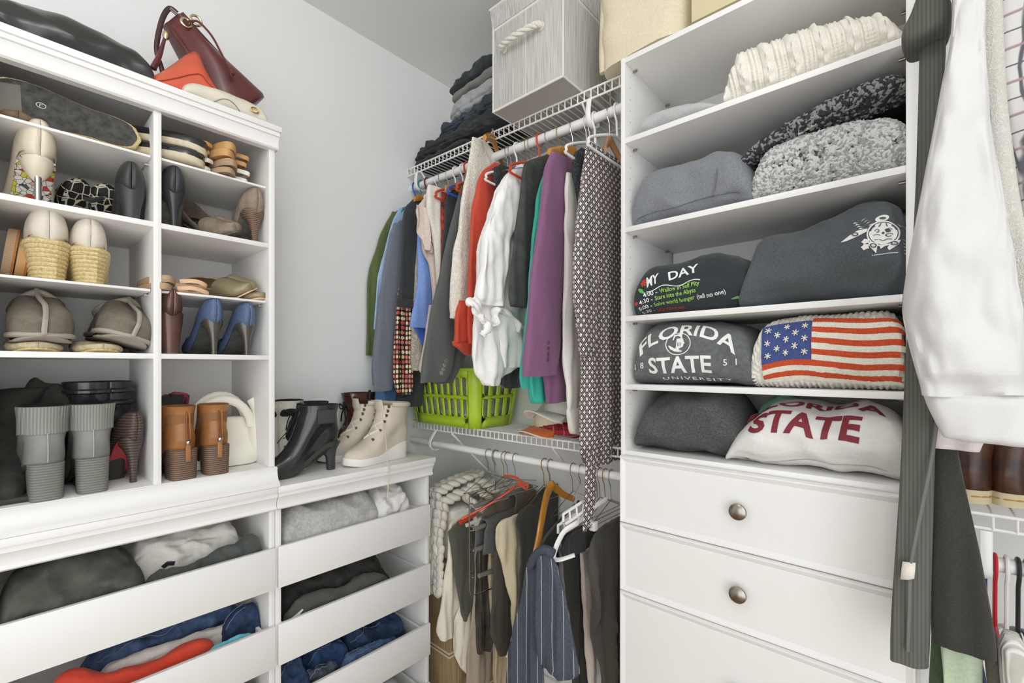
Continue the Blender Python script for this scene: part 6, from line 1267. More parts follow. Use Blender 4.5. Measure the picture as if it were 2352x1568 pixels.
# ================================================================ corner: fabric bins and chunky knit blanket
BINC = mat('taupe_striped_bin', '#a08a68', .9, kind='lines', scale=300., col2='#86714f', bump=.1); BPIP = mat('bin_piping', '#c9bb9c', .7)
zz_ = .004
for i, hh in enumerate((P(985, 1478, y=-.372 * S).z, .33)):
    t = thing('fabric_bin', ['taupe striped fabric bin standing on the floor in the corner', 'taupe striped fabric bin stacked under the chunky knit blanket'][i], 'storage bin', (.30 * S, -.20 * S, zz_))
    h1 = hh if i == 0 else .36; x0, x1, y0, y1 = .03 * S, .40 * S, -.372 * S, -.03 * S
    part(t, 'body', G().box(x0, x1, y0, y1, zz_, zz_ + h1 - .004, .003), BINC)
    for z in (zz_ + .006, zz_ + h1 - .008): part(t, 'piping', G().tube([(x0, y0, z), (x1, y0, z), (x1, y1, z), (x0, y1, z)], .0045, 8, closed=True), BPIP)
    zz_ += h1
TOPB = zz_
YARN = mat('chunky_yarn', '#d9d4ca', .95, kind='fabric', scale=140., bump=.3, var=.05)
def chunky():
    t = thing('chunky_blanket', 'chunky cream hand-knit blanket draped over the corner bins', 'blanket', (.22, -.36 * S, .35))
    g = G(); nr, nc = 10, 7
    rings = []
    for i in range(nc + 1):
        pass
    def stitch_mesh():
        return G().lathe([(.002, -.5), (.19, -.42), (.27, -.2), (.29, 0.0), (.27, .2), (.19, .42), (.002, .5)], (0, 0, 0), 8, 'z')
    proto = None
    yfr = -.372 * S - .012
    def put(p, ax, ay, L, w_, tw):
        nonlocal proto
        ax = Vector(ax).normalized(); nn = Vector(ay); nn = (nn - ax * nn.dot(ax)).normalized(); bb = ax.cross(nn)
        M = Matrix((bb, nn, ax)).transposed()
        if proto is None: proto = part(t, 'stitch', stitch_mesh(), YARN, local=True, sharp=80); o = proto
        else: o = proto.copy(); COL.objects.link(o); o.parent = t
        o.location = Vector(p) - t.location; o.rotation_euler = M.to_euler(); o.scale = (w_, w_ * .8, L)
    # hanging part, columns of V stitches: front face sighted from 985..1045 px
    zb_ = P(1010, 1350, y=yfr).z; rg = random.Random(3); sw = .056; sh_ = .032
    ztop = [Z(.56), Z(.60), Z(.64), Z(.66), Z(.665), Z(.63), Z(.58)]
    for c in range(6):
        x = .125 * S + .004 + c * sw * .74; zt_ = ztop[c]; zend = zb_ + (0 if c < 6 else .10 * (c - 5)); path = []
        # up the front, over the heap and back to the wall
        z = zend
        while z < zt_ - .05: path.append((x, yfr - .018 + .05 * s01((z - (zt_ - .22)) / .22) * .8, z)); z += sh_
        n_ = 9
        for k in range(n_): a = PI / 2 * k / (n_ - 1); path.append((x + .02 * math.sin(a), yfr + .026 + .20 * math.sin(a) ** 1.3 if k else yfr + .024, zt_ - .05 + .05 * math.sin(a) - .03 * (k / n_) ** 2))
        for k in range(len(path) - 1):
            p_, q_ = Vector(path[k]), Vector(path[k + 1]); d_ = (q_ - p_).normalized(); nn = Vector((0, -d_.z, d_.y)) if abs(d_.z) + abs(d_.y) > .1 else Vector((0, -1, 0))
            for sd in (-1, 1): put(p_ + Vector((sd * sw * .19 + rg.uniform(-.003, .003), 0, 0)) + nn * rg.uniform(-.003, .003), d_ + Vector((sd * .5, 0, 0)), nn, .056, .060, 0)
    # second heap towards the rod brace
    for c in range(3):
        for k in range(7):
            a = PI * k / 6; p_ = Vector((.40 * S + c * .036, -.20 * S + .085 * -math.cos(a) + .02, Z(.50) + .115 * math.sin(a) - .012 * c))
            for sd in (-1, 1): put(p_ + Vector((sd * sw * .17, 0, 0)), Vector((sd * .5, math.sin(a), math.cos(a))), Vector((0, -math.cos(a), math.sin(a) + .2)), .056, .058, 0)
    part(t, 'knit_core', G().box(.13 * S, .40 * S, yfr + .030, yfr + .18, TOPB - .005, Z(.53), .02), YARN)
    part(t, 'knit_core', G().box(.13 * S, .36 * S, yfr - .006, yfr + .000, zb_ + .02, TOPB + .03, .001), YARN)
chunky()

# ================================================================ lower rod: trousers and skirts
TAUP = FAB('taupe_linen', '#a89a88', var=.08); BRNW = FAB('brown_wool', '#6a5f50', scale=420., var=.14); CREP = FAB('cream_twill', '#e3d5b4', var=.04, rough=.8); OLVK = FAB('dark_olive_wool', '#545449', scale=400., var=.1); LTHR = mat('black_brown_leather', '#423d36', .4, kind='leather', scale=60., bump=.25, var=.25)
CHRT = FAB('charcoal_trouser', '#57544d', scale=420., var=.14); BLKD = FAB('black_dress_wool', '#3a3935', scale=300., var=.12); PINS = mat('navy_pinstripe', '#4d525f', .95, kind='pin', scale=8., col2='#b9b7b2', bump=.3); PINKC = FAB('pale_pink_cotton', '#e0d2c8', var=.04); LRG = 'clothes on the lower rod'
def low(name, label, cat, m, xu, rows, **k):
    k['amp'] = k.get('amp', .005) * 1.6; k['wr'] = .0045; k.setdefault('n', 60); k.setdefault('nz', 60); return garment(name, label, cat, m, xu, rows, group=LRG, **k)
low('shirt', 'cream shirt with a loose sleeve hanging beside the knit blanket', 'shirt', FAB('cream_shirt', '#e6dfce', var=.04), .405, [(1108, 1150, 1170), (1150, 1098, 1180), (1200, 1034, 1150), (1215, 1029, 1120), (1282, 1025, 1100), (1324, 1020, 1095), (1428, 1008, 1085), (1460, 1007, 1075), (1470, 1012, 1060)], amp=.006, th=.014, seed=51)
low('shirt', 'cream shirt tail showing under the dark olive trousers', 'shirt', FAB('cream_shirt', '#e6dfce'), .43, [(1380, 1060, 1110), (1430, 1045, 1100), (1490, 1042, 1090), (1530, 1056, 1085), (1547, 1070, 1080)], amp=.007, th=.010, seed=52)
low('trousers', 'dark olive wool trousers tapering to a point', 'trousers', OLVK, .455, [(1196, 1056, 1090), (1216, 1030, 1092), (1282, 1039, 1090), (1386, 1054, 1088), (1410, 1062, 1082), (1426, 1067, 1072)], amp=.004, th=.012, seed=53)
low('trousers', 'taupe linen trousers, long strip left of the leather trousers', 'trousers', TAUP, .485, [(1215, 1092, 1120), (1350, 1088, 1130), (1420, 1083, 1128), (1500, 1075, 1125), (1600, 1073, 1125)], amp=.004, th=.012, seed=54)
low('trousers', 'black-brown leather trousers with pale stitched cuffs', 'trousers', LTHR, .525, [(1240, 1100, 1140), (1290, 1096, 1135), (1380, 1095, 1130), (1460, 1093, 1126), (1495, 1096, 1122), (1500, 1098, 1120)], amp=.007, th=.016, seed=55, k=110)
low('trousers', 'beige linen trousers hanging to the floor under the chrome hanger', 'trousers', FAB('beige_linen', '#c2b191', var=.07), .575, [(1255, 1122, 1170), (1320, 1122, 1175), (1420, 1126, 1178), (1500, 1131, 1180), (1610, 1134, 1182)], amp=.006, th=.014, seed=56)
low('trousers', 'dark brown trousers with a wide turned cuff', 'trousers', FAB('dark_brown_twill', '#4a463c', scale=380., var=.12), .635, [(1240, 1145, 1185), (1290, 1128, 1182), (1330, 1135, 1182), (1400, 1130, 1178), (1450, 1128, 1177), (1500, 1142, 1170), (1507, 1148, 1165)], amp=.004, th=.016, seed=57)
# trousers folded over the bars of the chrome tier hanger
XM = .60
def over_bar(label, m, px0, px1, py, drop, w, seed, cat='trousers'):
    x = (XM + .002) * S; a = P(px0, py, x=x); b = P(px1, py - .36 * (px1 - px0), x=x); y0, y1 = a.y, min(b.y, -.03); n = 20; rows = []
    t = thing('trousers', label, cat, (x, (y0 + y1) / 2, a.z - drop), group=LRG)
    for k in range(-9, 10):
        s = k / 9; ang = max(-1, min(1, s * 2.2)) * PI / 2; r = .017; zz = a.z + r * math.cos(ang) if abs(s) < .4545 else a.z - drop * (abs(s) - .4545) / .5455; xx = x + r * math.sin(ang)
        rows.append([(xx + .004 * fbm(y0 + (y1 - y0) * i / n, zz, seed, 12.), y0 + (y1 - y0) * i / n + .01 * (abs(s) > .45) * (i / n - .5) * abs(s) * 4, zz + .003 * math.sin(i * .9 + seed)) for i in range(n + 1)])
    solid(part(t, 'legs', G().sheet(rows), m, sharp=80), .005, 1)
over_bar('brown wool trousers folded over the top foam bar', BRNW, 1178, 1262, 1146, .20, 0, 1)
over_bar('charcoal wool trousers folded over the second foam bar', CHAR, 1110, 1215, 1206, .10, 0, 2)
low('trousers', 'brown wool trousers clipped below the white plastic bar', 'trousers', BRNW, .57, [(1160, 1120, 1215), (1180, 1108, 1215), (1210, 1106, 1210), (1260, 1108, 1190)], amp=.003, th=.010, seed=58)
low('trousers', 'cream twill trousers folded at the front of the lower rod', 'trousers', CREP, .675, [(1192, 1158, 1195), (1205, 1136, 1202), (1245, 1141, 1203), (1303, 1157, 1206), (1386, 1171, 1200), (1449, 1177, 1194), (1500, 1167, 1188), (1512, 1164, 1175)], amp=.006, th=.014, seed=59, k=60)
low('dress', 'black wool dress sloping off its shoulder behind the cream trousers', 'dress', BLKD, .74, [(1118, 1255, 1290), (1140, 1228, 1300), (1165, 1205, 1300), (1192, 1180, 1300), (1230, 1195, 1295), (1300, 1202, 1290), (1420, 1190, 1280), (1580, 1180, 1270)], amp=.006, th=.016, seed=60)
low('trousers', 'black trousers behind the pinstripe skirt', 'trousers', BLKD, .95, [(1230, 1290, 1345), (1290, 1296, 1348), (1400, 1305, 1350), (1500, 1315, 1350), (1600, 1320, 1352)], amp=.006, th=.014, seed=61)
low('trousers', 'pale pink trousers, narrow strip left of the charcoal trousers', 'trousers', PINKC, 1.0, [(1270, 1332, 1358), (1300, 1335, 1362), (1400, 1342, 1366), (1500, 1345, 1368), (1600, 1350, 1370)], amp=.004, th=.012, seed=62)
low('trousers', 'charcoal ponte trousers folded beside the shelf tower', 'trousers', CHRT, 1.095, [(1200, 1400, 1470), (1215, 1372, 1470), (1240, 1356, 1465), (1300, 1354, 1460), (1420, 1366, 1455), (1520, 1380, 1450), (1600, 1386, 1450)], amp=.010, th=.018, seed=63, k=70)
low('trousers', 'black jersey trousers lying over the grey hanger arm', 'trousers', FAB('black_green_jersey', '#2f3532', var=.12), 1.03, [(1205, 1345, 1365), (1230, 1310, 1370), (1262, 1288, 1365), (1285, 1296, 1350)], amp=.003, th=.012, seed=64)
# pinstripe skirt, twisted to face the room: two panels
yP = -.475 * S
g, uv = drape_g(yP, [(1268, 1226, 1240), (1285, 1216, 1242), (1309, 1207, 1244), (1407, 1192, 1246), (1491, 1169, 1248), (1600, 1158, 1252)], plane='y', th=.018, amp=.010, k=75, seed=65)
t = thing('skirt', 'navy pinstripe wool skirt gathered at the top, hanging in front', 'skirt', base_of(g.v), group=LRG); part(t, 'left_panel', g, PINS, uv=uv, sharp=80)
g, uv = drape_g(yP - .030, [(1264, 1240, 1262), (1278, 1234, 1275), (1324, 1236, 1295), (1428, 1236, 1312), (1508, 1242, 1328), (1522, 1245, 1322), (1530, 1250, 1300)], plane='y', th=.016, amp=.007, k=70, seed=66); part(t, 'right_panel', g, PINS, uv=uv, sharp=80)
part(t, 'gathered_waist', G().tube(smooth_path([P(1218, 1300, y=yP - .02), P(1232, 1275, y=yP - .03), P(1250, 1262, y=yP - .035), P(1272, 1272, y=yP - .03)], 5), .014, 10), PINS, sharp=80)
part(t, 'drawstring', G().tube(smooth_path([P(1240, 1272, y=yP - .045), P(1252, 1235, y=yP), P(1290, 1190, y=yP + .06), P(1330, 1150, y=yP + .12)], 6), .006, 8, flat=.5), BLKD)
# hangers on the lower rod
def lhook(t, px, m, r=.0017, zn=None, sgn=-1):
    x = P(px, 1060, y=YR).x; zn = zn or LRZ - .075; part(t, 'hook', G().tube(hook_pts(x, YR, LRZ, zn, .0172, sgn), r, 7), m); return x
def chrome_tier():
    x = XM * S; q = lambda px, py: P(px, py, x=x); t = thing('tier_hanger', 'chrome trouser hanger with four grey foam bars', 'hanger', (x, YR, LRZ), group='hangers on the lower rod')
    top = smooth_path([q(1078, 1148), q(1080, 1138), q(1110, 1124), q(1160, 1105), q(1195, 1101), q(1235, 1104), q(1262, 1112)], 5); ap = q(1221, 1101)
    part(t, 'frame', G().tube(top[::-1] + [q(1078, 1200), q(1079, 1300), q(1080, 1355), q(1083, 1366), q(1092, 1365), q(1135, 1349), q(1180, 1332)], .0024, 8), CHROME)
    hx = P(1222, 1060, y=YR).x; part(t, 'hook', G().tube(hook_pts(x, YR, LRZ, ap.z, .0172), .0022, 8), CHROME)
    FOAM = mat('grey_foam', '#75756f', .9)
    for px0, px1, py in ((1092, 1180, 1162), (1092, 1125, 1214), (1092, 1140, 1262), (1100, 1150, 1322)):
        a = q(px0, py); b = q(px1 + 40, py - .36 * (px1 + 40 - px0)); br = part(t, 'foam_bar', G().tube([a, b], .0085, 12), FOAM)
        part(br, 'bar_clip', G().tube([q(1079, py - 6), q(1086, py - 5), q(1088, py + 4), q(1081, py + 5)], .0022, 6), CHROME)
chrome_tier()
wh = thing('clothes_hanger', 'golden wooden hanger with steep arms in the middle of the lower rod', 'hanger', P(1268, 1112, y=YR), group='hangers on the lower rod')
def wood_arm(par, pts, w0, w1, m, name='arm'):
    pth = smooth_path(pts, 7); n = len(pth); part(par, name, G().tube(pth, [w0 + (w1 - w0) * i / (n - 1) for i in range(n)], 12, flat=.55, up=(0, .3, 1)), m)
wood_arm(wh, [P(1270, 1112, y=YR), P(1258, 1130, y=YR - .03), P(1247, 1180, y=YR - .10), P(1237, 1240, y=YR - .15), P(1228, 1278, y=YR - .17)], .016, .013, WOODH); wood_arm(wh, [P(1266, 1112, y=YR), P(1280, 1124, y=YR + .03), P(1296, 1136, y=YR + .06), P(1318, 1146, y=YR + .10)], .015, .010, WOODH)
hp = P(1264, 1112, y=YR); part(wh, 'hook', G().tube(hook_pts(hp.x, YR, LRZ, hp.z, .0172), .0022, 8), CHROME)
# grey and white plastic clip hangers by the tower
ph = thing('clothes_hanger', 'pale grey plastic hanger with a long bent arm beside the tower', 'hanger', P(1393, 1150, y=-.30), group='hangers on the lower rod')
q = lambda px, py, d=0.: P(px, py, y=-.36 - d)
wood_arm(ph, [P(1393, 1146, y=YR), q(1362, 1166, -.04), q(1330, 1196, .02), q(1300, 1216, .05), q(1284, 1240, .06), q(1272, 1272, .07), q(1274, 1284, .07), q(1290, 1284, .07), q(1320, 1274, .05)], .0085, .0075, PW, 'frame')
part(ph, 'hook', G().tube(hook_pts(P(1372, 1060, y=YR).x, YR, LRZ, LRZ - .08, .0172), .0018, 7), CHROME); part(ph, 'clip', G().box(*[v for a, b in zip(q(1352, 1218, .0), q(1374, 1196, -.02)) for v in (a, b)], .003), mat('clear_clip', '#d4d4cc', .15))
for i in range(2):
    t = thing('skirt_hanger', ['white slotted skirt hanger overlapping the dress tie', 'white slotted skirt hanger tucked under its twin'][i], 'hanger', q(1310, 1200), group='hangers on the lower rod')
    ox, oy, d = (0, 0, .05) if i == 0 else (-12, 26, .03)
    L_ = lambda a, b: q(a + ox, b + oy, d)
    part(t, 'frame', G().tube([L_(1294, 1180), L_(1338, 1152), L_(1342, 1160), L_(1339, 1176), L_(1300, 1202), L_(1294, 1198)], .0045, 8, closed=True), PW)
    for a in (1308, 1324): part(t, 'bridge', G().tube([L_(a, 1172 - (a - 1308) * .62), L_(a + 2, 1198 - (a - 1308) * .62)], .003, 6), PW)
    part(t, 'hook', G().tube([L_(1322, 1162), L_(1326, 1125), P(1332, 1110, y=YR)] + hook_pts(P(1335, 1060, y=YR).x, YR, LRZ, LRZ - .05, .0172)[::-1][1:], .0014, 6), CHROME)
for i, (px, m, lab) in enumerate(((1122, CHROME, 'silver wire hook hanger at the left end of the lower rod'), (1140, CHROME, 'silver wire hanger second on the lower rod'), (1158, BRASS, 'brass wire hanger third on the lower rod'), (1166, CHROME, 'silver hanger hooked beside the brass one on the lower rod'), (1184, CHROME, 'silver hanger just left of the chrome tier hanger'), (1250, BRASS, 'brass hanger beside the golden wooden hanger'), (1316, CHROME, 'silver hanger left of the dress tie'), (1378, CHROME, 'silver hanger right of the dress tie'), (1390, BRASS, 'brass hanger next to the shelf tower'), (1404, CHROME, 'silver hanger closest to the shelf tower'))):
    x = P(px, 1070, y=YR).x; t = thing('clothes_hanger', lab, 'hanger', (x, YR, LRZ - .08), group='hangers on the lower rod'); part(t, 'hook', G().tube(hook_pts(x, YR, LRZ, LRZ - .075, .0172), .0015, 6), m)
    part(t, 'frame', G().tube([(x, YR, LRZ - .075), (x, YR - .13, LRZ - .13), (x, YR + .13, LRZ - .13)], .0014, 6, closed=True), m)
t = thing('clothes_hanger', 'orange-red plastic hanger twisted behind the chrome tier hanger', 'hanger', P(1180, 1110, y=YR), group='hangers on the lower rod')
part(t, 'frame', G().tube(smooth_path([P(1158, 1092, y=YR), P(1185, 1096, y=YR), P(1198, 1108, y=YR), P(1212, 1112, y=YR), P(1208, 1122, y=YR), P(1190, 1112, y=YR), P(1172, 1126, y=YR), P(1120, 1160, y=YR - .06), P(1060, 1192, y=YR - .14)], 5), .0045, 8), PR)
t = thing('skirt_hanger', 'white slotted plastic hanger above the brown wool trousers', 'hanger', P(1170, 1140, x=.56 * S), group='hangers on the lower rod'); q = lambda px, py: P(px, py, x=.555 * S)
part(t, 'frame', G().tube([q(1105, 1172), q(1150, 1145), q(1225, 1118), q(1228, 1126), q(1170, 1155), q(1112, 1178)], .004, 8, closed=True), PW)
for a in (1140, 1165, 1190): part(t, 'bridge', G().tube([q(a, 1154 - (a - 1140) * .42), q(a + 2, 1166 - (a - 1140) * .42)], .003, 6), PW)
t = thing('clothes_hanger', 'white tube hanger end beside the dark olive trousers', 'hanger', P(1090, 1200, x=.47 * S), group='hangers on the lower rod'); q = lambda px, py: P(px, py, x=.47 * S); part(t, 'bar', G().tube([q(1071, 1206), q(1105, 1190), q(1180, 1160)], .008, 10), PW); part(t, 'rubber_tip', G().tube([q(1056, 1200), q(1090, 1180)], .0095, 10), PR)

# ================================================================ clothes right of the tower
RG = 'clothes right of the shelf tower'; RSH = FAB('soft_white_shirting', '#d4d3d2', var=.012, scale=420.)
RIBK = mat('charcoal_rib_knit', '#62635e', .95, kind='ribx', scale=60., col2='#55564f', bump=.15); BPT = FAB('black_ponte', '#33332f', scale=400., var=.15)
def side(name, label, cat, m, yu, rows, **k): return garment(name, label, cat, m, yu * S, rows, group=RG, plane='y', **k)
t, _ = side('trousers', 'charcoal rib-knit trousers with white care tag hanging by the tower', 'trousers', RIBK, -.515, [(-170, 2120, 2160), (-60, 2115, 2168), (90, 2112, 2175), (200, 2110, 2170), (400, 2104, 2150), (552, 2097, 2140), (700, 2088, 2135), (800, 2080, 2140), (950, 2074, 2150), (1100, 2067, 2147), (1300, 2054, 2140), (1420, 2046, 2138), (1500, 2041, 2136), (1508, 2045, 2132)], th=.018, amp=.006, seed=71, k=60)
g, uv = drape_g(-.53 * S, [(-60, 2118, 2160), (0, 2108, 2170), (45, 2090, 2180), (85, 2070, 2190), (110, 2070, 2188), (122, 2082, 2176)], plane='y', th=.042, amp=.004, seed=72, nz=24); part(t, 'rolled_waistband', g, RIBK, uv=uv, sharp=80)
tg = part(t, 'care_tag', G().sheet([[P(px, py, y=-.515 * S - .026 - .002 * i) for px, py in r] for i, r in enumerate((((2073, 1289), (2088, 1291), (2103, 1292)), ((2070, 1310), (2087, 1311), (2102, 1311)), ((2068, 1330), (2085, 1331), (2100, 1329))))]), mat('care_tag_white', '#ddd5cc', .8), label='white care tag'); solid(tg, .0006)
part(t, 'overlock_seam', G().tube(smooth_path([P(2152, 960, y=-.515 * S - .016), P(2140, 1050, y=-.515 * S - .022), P(2110, 1200, y=-.515 * S - .026), P(2092, 1300, y=-.515 * S - .024), P(2088, 1400, y=-.515 * S - .024), P(2085, 1495, y=-.515 * S - .02)], 8), .0028, 6), mat('seam_thread', '#6f706b', .9))
t, _ = side('shirt', 'big white shirt with wide cuffed sleeve at the right edge', 'shirt', RSH, -.60, [(-190, 2205, 2245), (-150, 2185, 2262), (-60, 2182, 2262), (57, 2186, 2262), (134, 2178, 2262), (191, 2164, 2262), (319, 2141, 2275), (478, 2109, 2300), (560, 2094, 2315), (640, 2079, 2330), (706, 2069, 2340), (775, 2082, 2352), (896, 2116, 2368), (905, 2119, 2368)], th=.035, amp=.013, k=26, seed=73, wr=.010, n=72, nz=72)
g, uv = drape_g(-.60 * S - .002, [(893, 2116, 2372), (930, 2128, 2376), (1000, 2164, 2386), (1006, 2168, 2384)], plane='y', th=.036, amp=.002, nz=14, seed=74); part(t, 'cuff', g, RSH, uv=uv, sharp=80)
side('shirt', 'pale blush shirt tail peeking under the white cuff', 'shirt', FAB('blush_white', '#e4dcd8', var=.03), -.50, [(900, 2125, 2290), (1000, 2138, 2262), (1022, 2140, 2252), (1030, 2142, 2248)], th=.016, amp=.005, seed=75)
side('sweater', 'white textured knit sweater behind the white shirt sleeve', 'sweater', mat('white_textured_knit', '#e4e1da', .95, kind='lace', scale=230., col2='#d2cec4', bump=.4), -.47, [(-260, 2235, 2280), (-200, 2225, 2295), (-60, 2222, 2298), (250, 2240, 2312), (500, 2272, 2345), (750, 2300, 2400), (980, 2305, 2430), (1008, 2318, 2430)], th=.022, amp=.005, seed=76)
side('shirt', 'white shirt with grey and wine window-pane checks', 'shirt', mat('windowpane_check', '#e6e4e2', .85, kind='plaid', scale=11., col2='#6a6a70'), -.41, [(-300, 2300, 2380), (-240, 2285, 2415), (-60, 2285, 2420), (200, 2296, 2440), (450, 2340, 2450), (900, 2360, 2460)], th=.020, amp=.006, seed=77)
side('trousers', 'black flared trouser leg below the white shirt', 'trousers', BPT, -.485, [(1000, 2139, 2195), (1100, 2139, 2215), (1250, 2139, 2252), (1400, 2138, 2282), (1462, 2138, 2292), (1470, 2142, 2288)], th=.016, amp=.004, seed=78)
for i, (px, py) in enumerate(((2226, 1166), (2300, 1186))):
    p = P(px, py, y=-.30 * S - .012 * (1 - i)); t, I = boot('leather_boot', ['brown pull-up leather boot with cream sole half hidden by trousers', 'brown pull-up leather boot with cream sole at the right edge'][i], (p.x, p.y + .0, rsz(1.8) + .003), PI / 2 - .12 - .35 * i, mat('pullup_brown', '#5a3320', .35, kind='mottle', scale=16., col2='#2a1710', bump=.1), mat('cream_crepe_sole', '#c9bb98', .8), L=.26, H=.012, sh=.11, heel='none', plat=.022, soleth=.022, topw=.046, topf=.12, group='boots beside the tower')
    part(t, 'welt_stitch', G().tube([(s * .26, sd * float(np.interp(s, *TOES['round'])) * 1.05, .026) for sd, q_ in ((1, np.linspace(.3, .006, 10)), (-1, np.linspace(.006, .3, 10))) for s in q_], .0018, 5), mat('tan_thread', '#b0874f', .8), local=True)
    part(t, 'side_seam', G().tube([(.055, -.037, .03), (.06, -.040, .09), (.055, -.042, .15), (.05, -.047, .24)], .0014, 5), mat('tan_thread', '#b0874f'), local=True)
for yu, px, m, lab in ((-.56, 2150, PK, 'black plastic hanger of the charcoal rib-knit trousers'), (-.50, 2225, PW, 'white plastic hanger of the big white shirt'), (-.44, 2275, PB, 'blue plastic hanger of the white textured sweater'), (-.40, 2340, CHROME, 'silver wire hanger of the window-pane shirt')):
    hanger('wire' if m is CHROME else 'plastic', lab, P(px, 400, y=yu * S).x, Z(2.06), m, hw=.17, drop=.055, rise=.085, group='hangers right of the shelf tower', rr=.016)
for px, m, lab in ((2262, PN, 'navy plastic hanger, leftmost under the boots'), (2285, mat('plastic_crimson', '#b8242e', .25), 'crimson plastic hanger under the boots'), (2312, PW, 'white plastic hanger right of the crimson one'), (2338, PK, 'black plastic hanger right of the white one'), (2358, mat('plastic_steel_blue', '#2f4c7c', .3), 'steel blue plastic hanger at the picture edge')):
    x = P(px, 1290, y=YR).x; hanger('plastic', lab, x, RRZ, m, hw=.19, drop=.085, rise=.12, group='hangers under the boots', rr=.014)
side('top', 'pale green top hanging under the black trousers', 'top', FAB('pale_green', '#b9cbb0', var=.06), -.44, [(1440, 2170, 2256), (1480, 2160, 2258), (1530, 2165, 2258), (1620, 2170, 2262)], th=.018, amp=.008, seed=79)
side('top', 'dark green top behind the pale green one', 'top', FAB('deep_green', '#3f5a3a', var=.1), -.40, [(1440, 2140, 2230), (1520, 2136, 2225), (1620, 2130, 2222)], th=.014, amp=.006, seed=80)
side('sweater', 'white ribbed knit sweater at the bottom right corner', 'sweater', mat('white_rib', '#dedcd6', .95, kind='rib', scale=50., col2='#bdbab2', bump=.7), -.47, [(1450, 2305, 2340), (1480, 2292, 2370), (1540, 2296, 2390), (1640, 2305, 2400)], th=.024, amp=.006, seed=81)
side('cardigan', 'brown-grey cardigan, narrow strip beside the green tops', 'cardigan', FAB('brown_grey', '#6b655c', var=.12), -.43, [(1445, 2255, 2290), (1520, 2262, 2298), (1620, 2272, 2305)], th=.014, amp=.005, seed=82)

# ================================================================ clothes in the drawers
DG = 'clothes in the drawers'
def fold_left(name, label, cat, m, lo, hi, base, prof, xf, depth, ymin=None, ymax=None, **k):
    k['wr'] = k.get('wr', .008) * 1.7; k.setdefault('nu', 90); k.setdefault('nv', 72)
    y0 = P(lo, 841, x=xf).y; y1 = P(hi, 841, x=xf).y; W = y1 - y0; pr = []
    for px, py in prof:
        q_ = P(px, py, x=xf - .02); pr.append(((q_.y - y0) / W, max(.02, q_.z - base)))
    F = Fold((xf, y0, base), (0, 1, 0), (-1, 0, 0), W, depth, pr, **k); t = folded(name, label, cat, m, F, DG)
    if cat == 'jeans' and m is not WJ:
        st = mat('jean_stitch', '#75809a', .8)
        for a0, a1 in ((.55, .62), (.72, .70)):
            pts = [F.at(F.W * q_, F.arc[int(q_ * (F.nu - 1)), int(F.nv * (a0 + (a1 - a0) * q_))], .0016) for q_ in np.linspace(.10, .60, 24)]; part(t, 'seam', G().tube(pts, .0011, 5), st)
    return t, F
dz = {(u, k): zf + .002 for u, k, zf, z1 in DRAWERS}
GRN = FAB('green_black_twill', '#4c504d', scale=350., var=.14); CHK = mat('charcoal_chino', '#55564e', .9, kind='mottle', scale=18., col2='#42433c', bump=.1); WJ = FAB('white_denim', '#dedad2', var=.04)
fold_left('trousers', 'charcoal chinos filling the left of the top drawer', 'trousers', CHK, -12, 348, dz[0, 0], [(-10, 1350), (60, 1320), (180, 1285), (280, 1266), (345, 1300)], XF - .012, .16, wr=.010, ws=10., p=2.4, seed=91, endp=9)
t, F = fold_left('jeans', 'white jeans with a black label in the top drawer', 'jeans', WJ, 285, 565, dz[0, 0], [(285, 1270), (340, 1245), (420, 1228), (500, 1208), (560, 1196)], XF - .075, .13, wr=.008, ws=14., p=2.4, layers=4, seed=92, endp=8)
V, Fc = strip2d([(0, 0), (.012, .008), (.026, .006)], .012); print_on(t, F, 'brand_label', V, Fc, mat('label_black', '#1c1c1c', .8), lambda x, y: (F.W * .28 + x, .085 + y), .003)
fold_left('trousers', 'dark green-black trousers rolled at the right of the top drawer', 'trousers', GRN, 330, 610, dz[0, 0], [(332, 1318), (400, 1305), (470, 1288), (530, 1255), (570, 1225), (606, 1205)], XF - .010, .062, wr=.008, ws=13., p=2.2, layers=2, seed=93, endp=9)
fold_left('trousers', 'red trousers at the front left of the second drawer', 'trousers', FAB('bright_red', '#d0442f', var=.06), 100, 508, dz[0, 1], [(105, 1545), (160, 1533), (205, 1536), (240, 1546), (300, 1538), (365, 1513), (463, 1466), (503, 1454)], XF - .030, .05, wr=.004, ws=12., p=2.4, seed=94, endp=9)
fold_left('trousers', 'white trousers folded between red trousers and jeans', 'trousers', WJ, 215, 548, dz[0, 1], [(220, 1536), (320, 1503), (430, 1465), (545, 1425)], XF - .080, .05, wr=.006, ws=12., p=2.2, layers=3, seed=95, endp=9)
fold_left('jeans', 'blue jeans folded at the back of the second drawer', 'jeans', DENMD, 175, 575, dz[0, 1], [(180, 1524), (260, 1488), (400, 1437), (500, 1402), (570, 1385)], XF - .130, .09, wr=.010, ws=12., p=2.4, layers=2, seed=96, endp=9)
fold_left('jeans', 'navy jeans corner at the right of the second drawer', 'jeans', DENDK, 512, 604, dz[0, 1], [(515, 1425), (560, 1388), (590, 1382), (602, 1402)], XF - .060, .05, wr=.006, ws=12., p=2.6, seed=97)
fold_left('top', 'aqua blue top at the right front of the second drawer', 'top', FAB('aqua', '#62b6c6', var=.08), 352, 606, dz[0, 1], [(356, 1556), (430, 1524), (491, 1480), (550, 1452), (604, 1438)], XF - .003, .026, wr=.004, ws=16., p=2.2, seed=98)
fold_left('sweater', 'brown sweater in the third drawer of the shoe cabinet unit', 'sweater', BRNW, 380, 606, dz[0, 2], [(400, 1620), (500, 1590), (600, 1556)], XF - .02, .12, wr=.008, seed=99)
